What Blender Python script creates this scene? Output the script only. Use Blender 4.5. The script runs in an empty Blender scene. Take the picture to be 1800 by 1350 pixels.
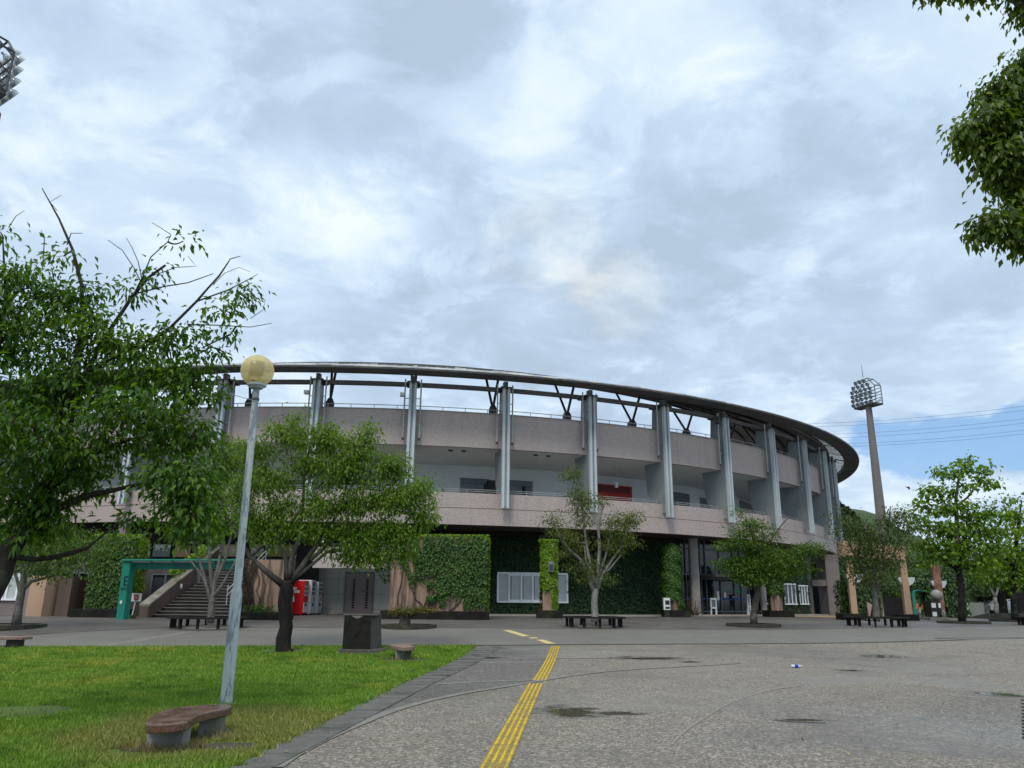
EXPOSURE = 0.22
SKYK = 1.05
SUN_E = 1.5
GRASS_N = 560000
BARE = [(290, 1320, .45), (370, 1298, .35), (400, 1316, .36), (398, 1240, .22), (500, 1146, .8), (632, 1150, .7), (706, 1162, .7), (240, 1325, .35), (30, 1255, .8)]
import bpy, bmesh, math, random
import numpy as np
from mathutils import Vector, Matrix

random.seed(7)
RNG = np.random.default_rng(11)
SC = bpy.context.scene
COL = SC.collection
PI = math.pi
R_ = math.radians

# ---------------------------------------------------------------- camera model
FPX, HOR, HCAM, ROLL = 1352.0, 1052.0, 1.6, 0.0105
PITCH = math.atan((HOR - 675) / FPX)
cp, sp, cr, sr = math.cos(PITCH), math.sin(PITCH), math.cos(ROLL), math.sin(ROLL)
PLAZA = 0.58


def zg(y):
    """the ground rises gently from the lawn to the plaza"""
    t = min(1.0, max(0.0, (y - 20.0) / 16.0))
    return PLAZA * t * t * (3 - 2 * t)


def ray(px, py):
    a0, b0 = px - 900.0, py - 675.0
    a = a0 * cr + b0 * sr
    b = -a0 * sr + b0 * cr
    u = -b / FPX
    return np.array([a / FPX, cp - u * sp, sp + u * cp])


def at(px, py, Y):
    v = ray(px, py)
    p = v * (Y / v[1])
    return Vector((p[0], p[1], p[2] + HCAM))


def G(px, py, dz=0.0):
    """where the line of sight meets the ground"""
    v = ray(px, py)
    z = 0.0
    for _ in range(60):
        t = (HCAM - z - dz) / max(1e-5, -v[2])
        z = 0.6 * z + 0.4 * zg(t * v[1])
    return Vector((v[0] * t, v[1] * t, z + dz))


def mpp(Y):
    """metres per photo pixel at depth Y"""
    return Y / FPX


# ---------------------------------------------------------------- objects
def tag(o, label=None, cat=None, group=None, kind=None):
    if label: o['label'] = label
    if cat: o['category'] = cat
    if group: o['group'] = group
    if kind: o['kind'] = kind
    return o


def thing(name, label, cat, loc=(0, 0, 0), group=None):
    o = bpy.data.objects.new(name, None)
    o.empty_display_size = 0.2
    COL.objects.link(o)
    o.location = loc
    return tag(o, label, cat, group)


def link(name, me, parent=None, keep=True):
    o = bpy.data.objects.new(name, me)
    COL.objects.link(o)
    if parent is not None:
        o.parent = parent
        if keep:
            off = Vector((0, 0, 0))
            q = parent
            while q is not None:
                off += q.location
                q = q.parent
            # vertices are written in world space; bring them to the parent's frame
            me.transform(Matrix.Translation(-off))
    return o


class MB:
    """collects primitives (world space) into one mesh"""

    def __init__(self):
        self.v = []
        self.f = []
        self.m = []
        self.mi = 0

    def add(self, vs, fs):
        n = len(self.v)
        self.v += [tuple(x) for x in vs]
        for f in fs:
            self.f.append(tuple(n + i for i in f))
            self.m.append(self.mi)
        return self

    def box(self, c, s, rz=0.0, M=None):
        hx, hy, hz = s[0] / 2, s[1] / 2, s[2] / 2
        vs = [(x, y, z) for x in (-hx, hx) for y in (-hy, hy) for z in (-hz, hz)]
        T = M if M is not None else Matrix.Translation(Vector(c)) @ Matrix.Rotation(rz, 4, 'Z')
        vs = [T @ Vector(p) for p in vs]
        return self.add(vs, [(0, 1, 3, 2), (4, 6, 7, 5), (0, 4, 5, 1), (2, 3, 7, 6), (0, 2, 6, 4), (1, 5, 7, 3)])

    def bbox(self, x0, x1, y0, y1, z0, z1):
        return self.box(((x0 + x1) / 2, (y0 + y1) / 2, (z0 + z1) / 2), (abs(x1 - x0), abs(y1 - y0), abs(z1 - z0)))

    def hexa(self, b, t):
        """b, t: four bottom and four top points in the same turning order"""
        return self.add(list(b) + list(t), [(3, 2, 1, 0), (4, 5, 6, 7), (0, 1, 5, 4), (1, 2, 6, 5), (2, 3, 7, 6), (3, 0, 4, 7)])

    def prism(self, poly, z0, z1):
        n = len(poly)
        a = sum(poly[i][0] * poly[(i + 1) % n][1] - poly[(i + 1) % n][0] * poly[i][1] for i in range(n))
        if a < 0: poly = list(poly)[::-1]
        vs = [(p[0], p[1], z0) for p in poly] + [(p[0], p[1], z1) for p in poly]
        fs = [tuple(range(n - 1, -1, -1)), tuple(range(n, 2 * n))]
        fs += [(i, (i + 1) % n, n + (i + 1) % n, n + i) for i in range(n)]
        return self.add(vs, fs)

    def tube(self, pts, rad, n=6, cap=True):
        P = [Vector(p) for p in pts]
        if not hasattr(rad, '__len__'): rad = [rad] * len(P)
        vs, fs = [], []
        up = None
        for i, p in enumerate(P):
            d = (P[min(i + 1, len(P) - 1)] - P[max(i - 1, 0)])
            if d.length < 1e-9: d = Vector((0, 0, 1))
            d.normalize()
            if up is None:
                up = Vector((1, 0, 0)) if abs(d.x) < 0.8 else Vector((0, 1, 0))
            s = d.cross(up)
            if s.length < 1e-6: s = d.orthogonal()
            s.normalize()
            up = s.cross(d).normalized()
            for k in range(n):
                a = 2 * PI * k / n
                vs.append(p + (s * math.cos(a) + up * math.sin(a)) * rad[i])
        for i in range(len(P) - 1):
            for k in range(n):
                a, b = i * n + k, i * n + (k + 1) % n
                fs.append((a, b, b + n, a + n))
        if cap:
            fs.append(tuple(range(n - 1, -1, -1)))
            fs.append(tuple(range((len(P) - 1) * n, len(P) * n)))
        return self.add(vs, fs)

    def lathe(self, c, prof, n=24, a0=0.0, a1=2 * PI):
        """prof: [(r, z)]; closed turn"""
        full = abs(a1 - a0 - 2 * PI) < 1e-6
        m = n if full else n + 1
        vs, fs = [], []
        for k in range(m):
            a = a0 + (a1 - a0) * k / n
            for r, z in prof:
                vs.append((c[0] + r * math.cos(a), c[1] + r * math.sin(a), c[2] + z))
        q = len(prof)
        for k in range(n):
            k2 = (k + 1) % m
            for j in range(q - 1):
                fs.append((k * q + j, k2 * q + j, k2 * q + j + 1, k * q + j + 1))
        return self.add(vs, fs)

    def sphere(self, c, r, n=24, h=14, sc=(1, 1, 1)):
        prof = []
        vs, fs = [], []
        for j in range(h + 1):
            t = PI * j / h
            for k in range(n):
                a = 2 * PI * k / n
                vs.append((c[0] + r * sc[0] * math.sin(t) * math.cos(a), c[1] + r * sc[1] * math.sin(t) * math.sin(a), c[2] + r * sc[2] * math.cos(t)))
        for j in range(h):
            for k in range(n):
                k2 = (k + 1) % n
                fs.append((j * n + k, (j + 1) * n + k, (j + 1) * n + k2, j * n + k2))
        return self.add(vs, fs)

    def build(self, name, mats, parent=None, smooth=False, bevel=0.0, seg=2, auto=None):
        me = bpy.data.meshes.new(name)
        me.from_pydata([tuple(p) for p in self.v], [], self.f)
        if not isinstance(mats, (list, tuple)): mats = [mats]
        for m in mats: me.materials.append(m)
        me.polygons.foreach_set('material_index', self.m)
        if smooth:
            me.polygons.foreach_set('use_smooth', [True] * len(self.f))
        me.validate(); me.update()
        bm = bmesh.new(); bm.from_mesh(me)
        bmesh.ops.remove_doubles(bm, verts=bm.verts, dist=1e-5)
        bmesh.ops.recalc_face_normals(bm, faces=bm.faces)
        bm.to_mesh(me); bm.free()
        if smooth and auto:
            try: me.set_sharp_from_angle(angle=R_(auto))
            except Exception: pass
        o = link(name, me, parent)
        if bevel:
            b = o.modifiers.new('bevel', 'BEVEL'); b.width = bevel; b.segments = seg; b.limit_method = 'ANGLE'; b.angle_limit = R_(35)
        return o


def np_mesh(name, V, F, mat, parent=None, smooth=False):
    me = bpy.data.meshes.new(name)
    V = np.asarray(V, np.float32); F = np.asarray(F, np.int32)
    me.vertices.add(len(V)); me.vertices.foreach_set('co', V.ravel())
    k = F.shape[1]
    me.loops.add(F.size); me.loops.foreach_set('vertex_index', F.ravel())
    me.polygons.add(len(F)); me.polygons.foreach_set('loop_start', np.arange(len(F), dtype=np.int32) * k)
    try: me.polygons.foreach_set('loop_total', np.full(len(F), k, np.int32))
    except Exception: pass
    if smooth: me.polygons.foreach_set('use_smooth', np.ones(len(F), bool))
    me.materials.append(mat)
    me.update(calc_edges=True)
    return link(name, me, parent)


# ---------------------------------------------------------------- materials
class NT:
    def __init__(self, nt):
        self.nt = nt; self.n = nt.nodes; self.l = nt.links

    def new(self, t, **kw):
        d = self.n.new(t)
        for k, v in kw.items():
            setattr(d, k, v)
        return d

    def set(self, sock, v):
        if hasattr(v, 'is_linked') or isinstance(v, bpy.types.NodeSocket): self.l.new(v, sock)
        else: sock.default_value = v

    def math(self, op, a, b=0.0, c=0.0, clamp=False):
        d = self.new('ShaderNodeMath', operation=op, use_clamp=clamp)
        self.set(d.inputs[0], a); self.set(d.inputs[1], b)
        if op in ('MULTIPLY_ADD', 'SMOOTH_MIN', 'SMOOTH_MAX', 'COMPARE'): self.set(d.inputs[2], c)
        return d.outputs[0]

    def vmath(self, op, a, b=(0, 0, 0)):
        d = self.new('ShaderNodeVectorMath', operation=op)
        self.set(d.inputs[0], a); self.set(d.inputs[1], b)
        return d.outputs['Value'] if op in ('DOT_PRODUCT', 'LENGTH', 'DISTANCE') else d.outputs[0]

    def noise(self, vec, scale=1.0, detail=3.0, rough=0.55, dist=0.0):
        d = self.new('ShaderNodeTexNoise')
        if vec is not None: self.l.new(vec, d.inputs['Vector'])
        d.inputs['Scale'].default_value = scale; d.inputs['Detail'].default_value = detail
        d.inputs['Roughness'].default_value = rough; d.inputs['Distortion'].default_value = dist
        return d.outputs['Fac']

    def voro(self, vec, scale, out='Color', feature='F1', rand=1.0):
        d = self.new('ShaderNodeTexVoronoi', feature=feature)
        self.l.new(vec, d.inputs['Vector']); d.inputs['Scale'].default_value = scale
        d.inputs['Randomness'].default_value = rand
        return d.outputs[out]

    def mapr(self, v, a, b, c=0.0, d=1.0, smooth=True):
        m = self.new('ShaderNodeMapRange', interpolation_type='SMOOTHSTEP' if smooth else 'LINEAR')
        self.set(m.inputs['Value'], v)
        for k, x in (('From Min', a), ('From Max', b), ('To Min', c), ('To Max', d)): m.inputs[k].default_value = x
        return m.outputs['Result']

    def mix(self, fac, a, b, mode='MIX'):
        d = self.new('ShaderNodeMix', data_type='RGBA', blend_type=mode)
        self.set(d.inputs[0], fac)
        for s, v in ((d.inputs[6], a), (d.inputs[7], b)):
            if isinstance(v, (tuple, list)): s.default_value = (*v[:3], 1)
            else: self.l.new(v, s)
        return d.outputs[2]

    def ramp(self, fac, stops):
        d = self.new('ShaderNodeValToRGB')
        self.l.new(fac, d.inputs[0])
        e = d.color_ramp.elements
        while len(e) < len(stops): e.new(0.5)
        for x, (p, c) in zip(e, stops):
            x.position = p; x.color = (*c[:3], 1)
        return d.outputs[0]

    def pos(self, scale=(1, 1, 1)):
        g = self.new('ShaderNodeNewGeometry')
        if scale == (1, 1, 1): return g.outputs['Position']
        return self.vmath('MULTIPLY', g.outputs['Position'], scale)

    def bump(self, h, strength=0.3, dist=0.02):
        d = self.new('ShaderNodeBump')
        self.l.new(h, d.inputs['Height']); d.inputs['Strength'].default_value = strength; d.inputs['Distance'].default_value = dist
        return d.outputs[0]


def newmat(name):
    m = bpy.data.materials.new(name); m.use_nodes = True
    t = NT(m.node_tree)
    p = m.node_tree.nodes['Principled BSDF']
    return m, t, p


def pm(name, c1, c2=None, scale=3.0, rough=0.7, bump=0.0, bscale=None, spec=0.4, metal=0.0, streak=False, c3=None, fine=None):
    """plain procedural surface: two tones mixed by noise, optional dirt and bump"""
    m, t, p = newmat(name)
    P = t.pos((1, 1, 0.12)) if streak else t.pos()
    c2 = c2 or tuple(x * 0.78 for x in c1)
    n = t.noise(P, scale, 5, 0.6)
    col = t.mix(t.mapr(n, 0.32, 0.68), c1, c2)
    if c3:
        n2 = t.noise(P, scale * 0.31, 4, 0.65, 0.4)
        col = t.mix(t.mapr(n2, 0.5, 0.68), col, c3)
    if fine:
        nf = t.noise(t.pos(), fine, 2, 0.5)
        col = t.mix(t.mapr(nf, 0.3, 0.7, 0.0, 0.5), col, tuple(x * 0.62 for x in c1))
    t.l.new(col, p.inputs['Base Color'])
    rn = t.mapr(t.noise(P, scale * 2.3, 3), 0.3, 0.7, max(0.03, rough - 0.1), min(1, rough + 0.1))
    t.l.new(rn, p.inputs['Roughness'])
    p.inputs['Specular IOR Level'].default_value = spec
    p.inputs['Metallic'].default_value = metal
    if bump:
        t.l.new(t.bump(t.noise(t.pos(), bscale or scale * 6, 4, 0.65), bump), p.inputs['Normal'])
    return m


def leafmat(name, cols, trans=0.35, rough=0.45, spec=0.35):
    m, t, p = newmat(name)
    g = t.new('ShaderNodeNewGeometry')
    big = t.noise(g.outputs['Position'], 0.9, 2)
    f = t.math('ADD', t.math('MULTIPLY', g.outputs['Random Per Island'], 0.72), t.math('MULTIPLY', t.mapr(big, 0.3, 0.7), 0.28))
    k = len(cols)
    col = t.ramp(f, [(i / (k - 1) if k > 1 else 0, c) for i, c in enumerate(cols)])
    t.l.new(col, p.inputs['Base Color'])
    p.inputs['Roughness'].default_value = rough
    p.inputs['Specular IOR Level'].default_value = spec
    tr = t.new('ShaderNodeBsdfTranslucent')
    hs = t.new('ShaderNodeHueSaturation'); hs.inputs['Value'].default_value = 1.35; hs.inputs['Saturation'].default_value = 1.1
    hs.inputs['Hue'].default_value = 0.485
    t.l.new(col, hs.inputs['Color']); t.l.new(hs.outputs[0], tr.inputs['Color'])
    mx = t.new('ShaderNodeMixShader'); mx.inputs[0].default_value = trans
    t.l.new(p.outputs[0], mx.inputs[1]); t.l.new(tr.outputs[0], mx.inputs[2])
    out = t.n['Material Output']
    t.l.new(mx.outputs[0], out.inputs['Surface'])
    return m


def glass(name, tint=(0.02, 0.03, 0.03), rough=0.05):
    m, t, p = newmat(name)
    p.inputs['Base Color'].default_value = (*tint, 1)
    t.l.new(t.mapr(t.noise(t.pos(), 1.5, 2), 0.3, 0.7, rough, rough + 0.06), p.inputs['Roughness'])
    p.inputs['Specular IOR Level'].default_value = 0.5
    return m


# ---------------------------------------------------------------- leaves, trees, ivy
def unit(a):
    return a / np.maximum(1e-9, np.linalg.norm(a, axis=-1, keepdims=True))


def leaf_arrays(P, D, N, L, w=0.42, fold=0.12):
    """P base points, D axis, N leaf normal, L lengths -> folded diamond leaves"""
    D = unit(D); S = unit(np.cross(D, N)); N = unit(np.cross(S, D))
    L = L[:, None]
    b = P; tip = P + D * L - N * L * 0.12
    mid = P + D * L * 0.42
    l = mid + S * L * w * 0.5 + N * L * fold
    r = mid - S * L * w * 0.5 + N * L * fold
    V = np.stack([b, l, tip, r], 1).reshape(-1, 3)
    i = np.arange(len(P))[:, None] * 4
    F = np.concatenate([i + [0, 2, 1], i + [0, 3, 2]], 1).reshape(-1, 3)
    return V, F


def rnd_unit(n):
    return unit(RNG.normal(size=(n, 3)))


def crown_points(blobs, clump_r, nper, flat=0.7, shell=0.35):
    """blobs: (centre, radii, clumps) -> clump centres, leaf points"""
    C = []
    for c, r, n in blobs:
        d = rnd_unit(n)
        q = RNG.random((n, 1)) ** (shell)
        C.append(np.array(c) + d * q * np.array(r))
    C = np.concatenate(C)
    k = RNG.poisson(nper, len(C)).clip(1)
    idx = np.repeat(np.arange(len(C)), k)
    off = RNG.normal(size=(len(idx), 3)) * clump_r * np.array([1, 1, flat])
    return C, idx, off


def make_crown(name, parent, blobs, mat, L, clump_r, nper, droop=0.6, w=0.42, flat=0.6, shell=0.35, top=0.5):
    C, idx, off = crown_points(blobs, clump_r, nper, flat, shell)
    P = C[idx] + off
    n = len(P)
    D = unit(off) * 0.7 + rnd_unit(n) * 0.55 + np.array([0, 0, -droop])
    N = rnd_unit(n) * 0.6 + np.array([0, 0, top + 0.4]) + unit(off) * 0.25
    V, F = leaf_arrays(P, D, N, L * RNG.uniform(0.5, 1.3, n), w)
    np_mesh(name, V, F, mat, parent)
    return C


def bezier_twig(mb, a, b, r0, r1, sag=0.0, n=4, sides=4, jit=0.06):
    a = Vector(a); b = Vector(b); d = b - a
    pts, rad = [], []
    j = Vector(RNG.normal(size=3)) * d.length * jit
    for i in range(n + 1):
        s = i / n
        p = a + d * s + Vector((0, 0, sag * d.length)) * math.sin(PI * s) + j * math.sin(PI * s)
        pts.append(p); rad.append(r0 + (r1 - r0) * s)
    mb.tube(pts, rad, sides, cap=False)


def make_wood(name, parent, trunk, limbs, clumps, mat, twig=0.008, blobs=(), sides=10, every=1, sag=0.06):
    """trunk, limbs: lists of (point, radius); blobs get branches from the nearest wood; clumps get twigs"""
    mb = MB()
    nodes = []  # (point, radius)

    def lay(poly, ns):
        pts = []; rad = []
        for (p, r), (q, s) in zip(poly[:-1], poly[1:]):
            p = Vector(p); q = Vector(q)
            k = max(2, int((q - p).length / 0.35))
            k = min(k, 8)
            for i in range(k):
                t = i / k
                jj = Vector(RNG.normal(size=3)) * min(r, s) * 0.09
                pts.append(p.lerp(q, t) + jj); rad.append((r + (s - r) * t) * RNG.uniform(0.93, 1.07))
        pts.append(Vector(poly[-1][0])); rad.append(poly[-1][1])
        mb.tube(pts, rad, ns, cap=True)
        nodes.extend(zip(pts, rad))

    lay(trunk, sides)
    tn = len(nodes)
    # trunk base should not grow branches
    zmin = min(p.z for p, _ in nodes); zmax = max(p.z for p, _ in nodes)
    nodes[:] = [(p, r) for p, r in nodes if p.z > zmin + 0.55 * (zmax - zmin)] or nodes[-1:]
    for l in limbs: lay(l, 7)
    order = sorted(blobs, key=lambda b: min((Vector(b[0]) - p).length for p, _ in nodes))
    for c, r, n in order:
        c = Vector(c)
        best = min(nodes, key=lambda q: (q[0] - c).length + max(0, q[0].z - c.z) * 1.2 - q[1] * 2)
        p, rr = best
        r0 = max(twig * 1.8, rr * 0.55); r1 = max(twig * 1.1, r0 * 0.4)
        d = c - p
        pts, rad = [], []
        j = Vector(RNG.normal(size=3)) * d.length * 0.07
        k = 5
        for i in range(k + 1):
            s = i / k
            pts.append(p + d * s + (Vector((0, 0, -sag * d.length)) + j) * math.sin(PI * s)); rad.append(r0 + (r1 - r0) * s)
        mb.tube(pts, rad, 6, cap=False)
        nodes.extend(list(zip(pts, rad))[1:])
    NP = np.array([tuple(p) for p, _ in nodes]); NR = np.array([r for _, r in nodes])
    for c in clumps[::every]:
        d = np.linalg.norm(NP - c, axis=1) + np.maximum(0, NP[:, 2] - c[2]) * 0.6
        i = int(np.argmin(d))
        bezier_twig(mb, NP[i], c, min(twig * 1.2, NR[i] * 0.7), twig * 0.4, 0.05, 3, 3)
    return mb.build(name, mat, parent, smooth=True)


def pxblob(px, py, rx, ry, Y, n, dy=0.0, deep=None):
    """a part of a crown seen at that spot, at depth Y + dy"""
    s = mpp(Y + dy) * 1.03
    return (tuple(at(px, py, Y + dy)), (rx * s, (deep if deep else rx * s), ry * s), n)


def pxline(pts, Y):
    """[(px, py, radius px[, dy])] -> limb"""
    out = []
    for q in pts:
        dy = q[3] if len(q) > 3 else 0.0
        out.append((tuple(at(q[0], q[1], Y + dy)), q[2] * mpp(Y)))
    return out


def ivy(name, parent, rects, mat, L=0.13, dens=130, mask=None, out=0.05, smooth_top=None):
    """rects: (origin, u, v, normal): leaves hung over each rectangle"""
    Ps, Ns = [], []
    for o, u, v, nrm in rects:
        o = np.array(o, float); u = np.array(u, float); v = np.array(v, float); nrm = np.array(nrm, float)
        A = np.linalg.norm(u) * np.linalg.norm(v)
        k = max(3, int(A * dens))
        s = RNG.random((k, 1)); t = RNG.random((k, 1))
        P = o + u * s + v * t + nrm * RNG.random((k, 1)) * out
        if mask is not None:
            keep = np.array([mask(p, a, b) for p, a, b in zip(P, s[:, 0], t[:, 0])])
            P = P[keep]
        Ps.append(P); Ns.append(np.repeat(nrm[None], len(P), 0))
    P = np.concatenate(Ps); N0 = np.concatenate(Ns)
    n = len(P)
    D = np.array([0, 0, -1.0]) + N0 * RNG.uniform(0.05, 0.7, (n, 1)) + rnd_unit(n) * 0.45
    N = N0 + np.array([0, 0, 0.45]) + rnd_unit(n) * 0.4
    V, F = leaf_arrays(P, D, N, L * RNG.uniform(0.6, 1.25, n), 0.85, 0.1)
    return np_mesh(name, V, F, mat, parent)


def text_mesh(name, s, size, mat, M, parent=None, depth=0.006):
    cu = bpy.data.curves.new(name, 'FONT'); cu.body = s; cu.size = size; cu.extrude = depth
    cu.align_x = 'CENTER'; cu.align_y = 'CENTER'
    tmp = bpy.data.objects.new('tmp_text', cu); COL.objects.link(tmp)
    dg = bpy.context.evaluated_depsgraph_get()
    me = bpy.data.meshes.new_from_object(tmp.evaluated_get(dg))
    bpy.data.objects.remove(tmp)
    me.name = name
    me.transform(M)
    me.materials.clear(); me.materials.append(mat)
    return link(name, me, parent)
# ================================================================ camera
cam = bpy.data.cameras.new('camera'); cam_o = bpy.data.objects.new('camera', cam); COL.objects.link(cam_o)
cam.sensor_width = 36; cam.lens = FPX / 1800 * 36; cam.clip_end = 3000; cam.clip_start = 0.05
Rv = Vector((1, 0, 0)); Uv = Vector((0, -sp, cp)); Fv = Vector((0, cp, sp))
cx_ = Rv * cr + Uv * sr; cy_ = Uv * cr - Rv * sr
M = Matrix((cx_, cy_, -Fv)).transposed().to_4x4(); M.translation = Vector((0, 0, HCAM))
cam_o.matrix_world = M
SC.camera = cam_o
SC.view_settings.view_transform = 'Standard'; SC.view_settings.look = 'None'
SC.view_settings.gamma = 1; SC.view_settings.exposure = EXPOSURE
SC.cycles.use_denoising = True
try: SC.cycles.denoiser = 'OPENIMAGEDENOISE'
except Exception: pass
SC.cycles.max_bounces = 8; SC.cycles.transparent_max_bounces = 8
SC.cycles.sample_clamp_indirect = 6

# ================================================================ sky
SUN_EL, SUN_AZ = 50.0, 196.0          # degrees; azimuth clockwise from +Y (behind the camera, to its left a little)
w = bpy.data.worlds.new('World'); SC.world = w; w.use_nodes = True
t = NT(w.node_tree)
bg = w.node_tree.nodes['Background']; bg.inputs['Strength'].default_value = 0.1
sky = t.new('ShaderNodeTexSky', sky_type='NISHITA'); sky.sun_disc = False
sky.sun_elevation = R_(SUN_EL); sky.sun_rotation = R_(SUN_AZ); sky.air_density = 1.0; sky.dust_density = 0.7; sky.ozone_density = 1.5
tc = t.new('ShaderNodeTexCoord')
d = t.vmath('NORMALIZE', tc.outputs['Generated'])
sx = t.new('ShaderNodeSeparateXYZ'); t.l.new(d, sx.inputs[0])
den = t.math('ADD', t.math('MAXIMUM', sx.outputs[2], 0.0), 0.22)
cb = t.new('ShaderNodeCombineXYZ')
t.l.new(t.math('DIVIDE', sx.outputs[0], den), cb.inputs[0]); t.l.new(t.math('DIVIDE', sx.outputs[1], den), cb.inputs[1])
plane = t.vmath('ADD', cb.outputs[0], (3.7, 1.9, 0.4))


def skyblob(px, py, rdeg, soft=1.0):
    v = ray(px, py); v = v / np.linalg.norm(v)
    dt = t.vmath('DOT_PRODUCT', d, tuple(v))
    return t.mapr(dt, math.cos(R_(rdeg)), math.cos(R_(rdeg * (1 - soft) + 0.05)))


def addall(l):
    r = l[0]
    for q in l[1:]: r = t.math('ADD', r, q)
    return r


n1 = t.noise(plane, 1.9, 10, 0.60, 0.45)
n2 = t.noise(plane, 4.2, 10, 0.60, 0.55)
n4 = t.noise(t.vmath('ADD', plane, (5.3, 2.2, 1.1)), 2.7, 10, 0.60, 0.2)
edge = t.mapr(n4, 0.47, 0.585)
edge2 = t.mapr(n2, 0.50, 0.60)
n3 = t.noise(plane, 0.7, 3, 0.5, 0.2)
b = t.math('ADD', t.math('MULTIPLY', n1, 0.60), t.math('ADD', t.math('ADD', t.math('MULTIPLY', n2, 0.36), t.math('MULTIPLY', edge2, 0.055)), t.math('MULTIPLY', edge, 0.11)))
# brighter banks and greyer hollows where the photograph's sky has them
bright = addall([t.math('MULTIPLY', skyblob(*q[:3]), q[3]) for q in ((1180, 120, 9, .10), (640, 270, 9, .09), (900, 190, 6, .10), (60, 250, 10, .05), (1400, 420, 12, .04), (1000, 450, 3.2, .12), (1080, 510, 2.5, .06), (400, 380, 9, .05), (1650, 880, 5, .10), (1500, 830, 3, .08))])
grey = addall([t.math('MULTIPLY', skyblob(*q[:3]), q[3]) for q in ((800, 40, 8, .06), (800, 480, 6, .06), (1150, 470, 6, .03), (960, 540, 7, .09), (1230, 420, 8, .04), (720, 560, 8, .05), (1150, 560, 8, .05), (200, 90, 6, .06), (1450, 560, 9, .05), (1350, 330, 5, .04))])
b = t.math('SUBTRACT', t.math('ADD', b, bright), grey)
K = 10.0 * SKYK
cl = t.ramp(b, [(0.36, (.385, .485, .605)), (0.46, (.43, .55, .70)), (0.56, (.51, .64, .785)), (0.66, (.615, .73, .825)), (0.80, (.74, .82, .86))])
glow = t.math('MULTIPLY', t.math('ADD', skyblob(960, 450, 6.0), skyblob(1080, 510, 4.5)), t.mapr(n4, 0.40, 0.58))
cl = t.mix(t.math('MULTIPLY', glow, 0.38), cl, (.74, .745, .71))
cl = t.vmath('MULTIPLY', cl, (K, K, K))
# overcast is brightest overhead; unseen zenith boosted and warm-tinted to light the scene
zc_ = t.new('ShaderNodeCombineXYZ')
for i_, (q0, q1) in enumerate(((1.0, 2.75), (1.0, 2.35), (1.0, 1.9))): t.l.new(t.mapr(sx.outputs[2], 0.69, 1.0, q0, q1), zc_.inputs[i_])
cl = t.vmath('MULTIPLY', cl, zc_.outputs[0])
hole = addall([t.math('MULTIPLY', skyblob(*q[:3]), q[3]) for q in ((1550, 785, 2.6, .5), (1610, 790, 2.8, .6), (1680, 785, 2.8, .6), (1750, 775, 2.8, .6), (1820, 765, 3.0, .6), (1500, 760, 2.5, .25), (1640, 850, 2.5, .12), (1580, 905, 3, .16), (760, 60, 7, .12), (190, 90, 5, .12))])
hn = t.noise(plane, 5.0, 6, 0.62, 0.3)
mask = t.mapr(t.math('ADD', hole, t.math('MULTIPLY', t.math('SUBTRACT', hn, 0.5), 1.3)), 0.2, 0.6, 0.0, 0.92)
blue = t.mix(0.55, sky.outputs[0], (.215 * K, .44 * K, .80 * K))
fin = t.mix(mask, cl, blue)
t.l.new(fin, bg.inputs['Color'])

sun = bpy.data.lights.new('sun', 'SUN'); sun.energy = SUN_E; sun.angle = R_(15); sun.color = (1.0, 0.93, 0.82)
so = bpy.data.objects.new('sun', sun); COL.objects.link(so)
az = R_(SUN_AZ); el = R_(SUN_EL)
sd = Vector((math.sin(az) * math.cos(el), math.cos(az) * math.cos(el), math.sin(el)))
so.rotation_euler = (-sd).to_track_quat('-Z', 'Y').to_euler(); so.location = sd * 200

# ================================================================ ground
YS = sorted(set([-60, -20, 0, 10] + [18 + 0.5 * i for i in range(40)] + [40, 60, 100, 200, 500]))


def sheet(name, poly, mat, lift=0.0, kind='structure', label=None, parent=None, follow=True):
    """a flat sheet laid on the rising ground"""
    bm = bmesh.new()
    vs = [bm.verts.new((p[0], p[1], 0)) for p in poly]
    bm.faces.new(vs)
    ys = [p[1] for p in poly]
    for y in YS:
        if min(ys) < y < max(ys):
            bmesh.ops.bisect_plane(bm, geom=bm.verts[:] + bm.edges[:] + bm.faces[:], plane_co=(0, y, 0), plane_no=(0, 1, 0))
    bmesh.ops.triangulate(bm, faces=bm.faces[:])
    for v in bm.verts: v.co.z = zg(v.co.y) + lift
    bmesh.ops.recalc_face_normals(bm, faces=bm.faces[:])
    for f in bm.faces:
        if f.normal.z < 0: f.normal_flip()
    me = bpy.data.meshes.new(name); bm.to_mesh(me); bm.free()
    me.materials.append(mat)
    o = link(name, me, parent)
    if kind: o['kind'] = kind
    return o


def gp(*pts):
    return [tuple(G(x, y))[:2] for x, y in pts]


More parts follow.
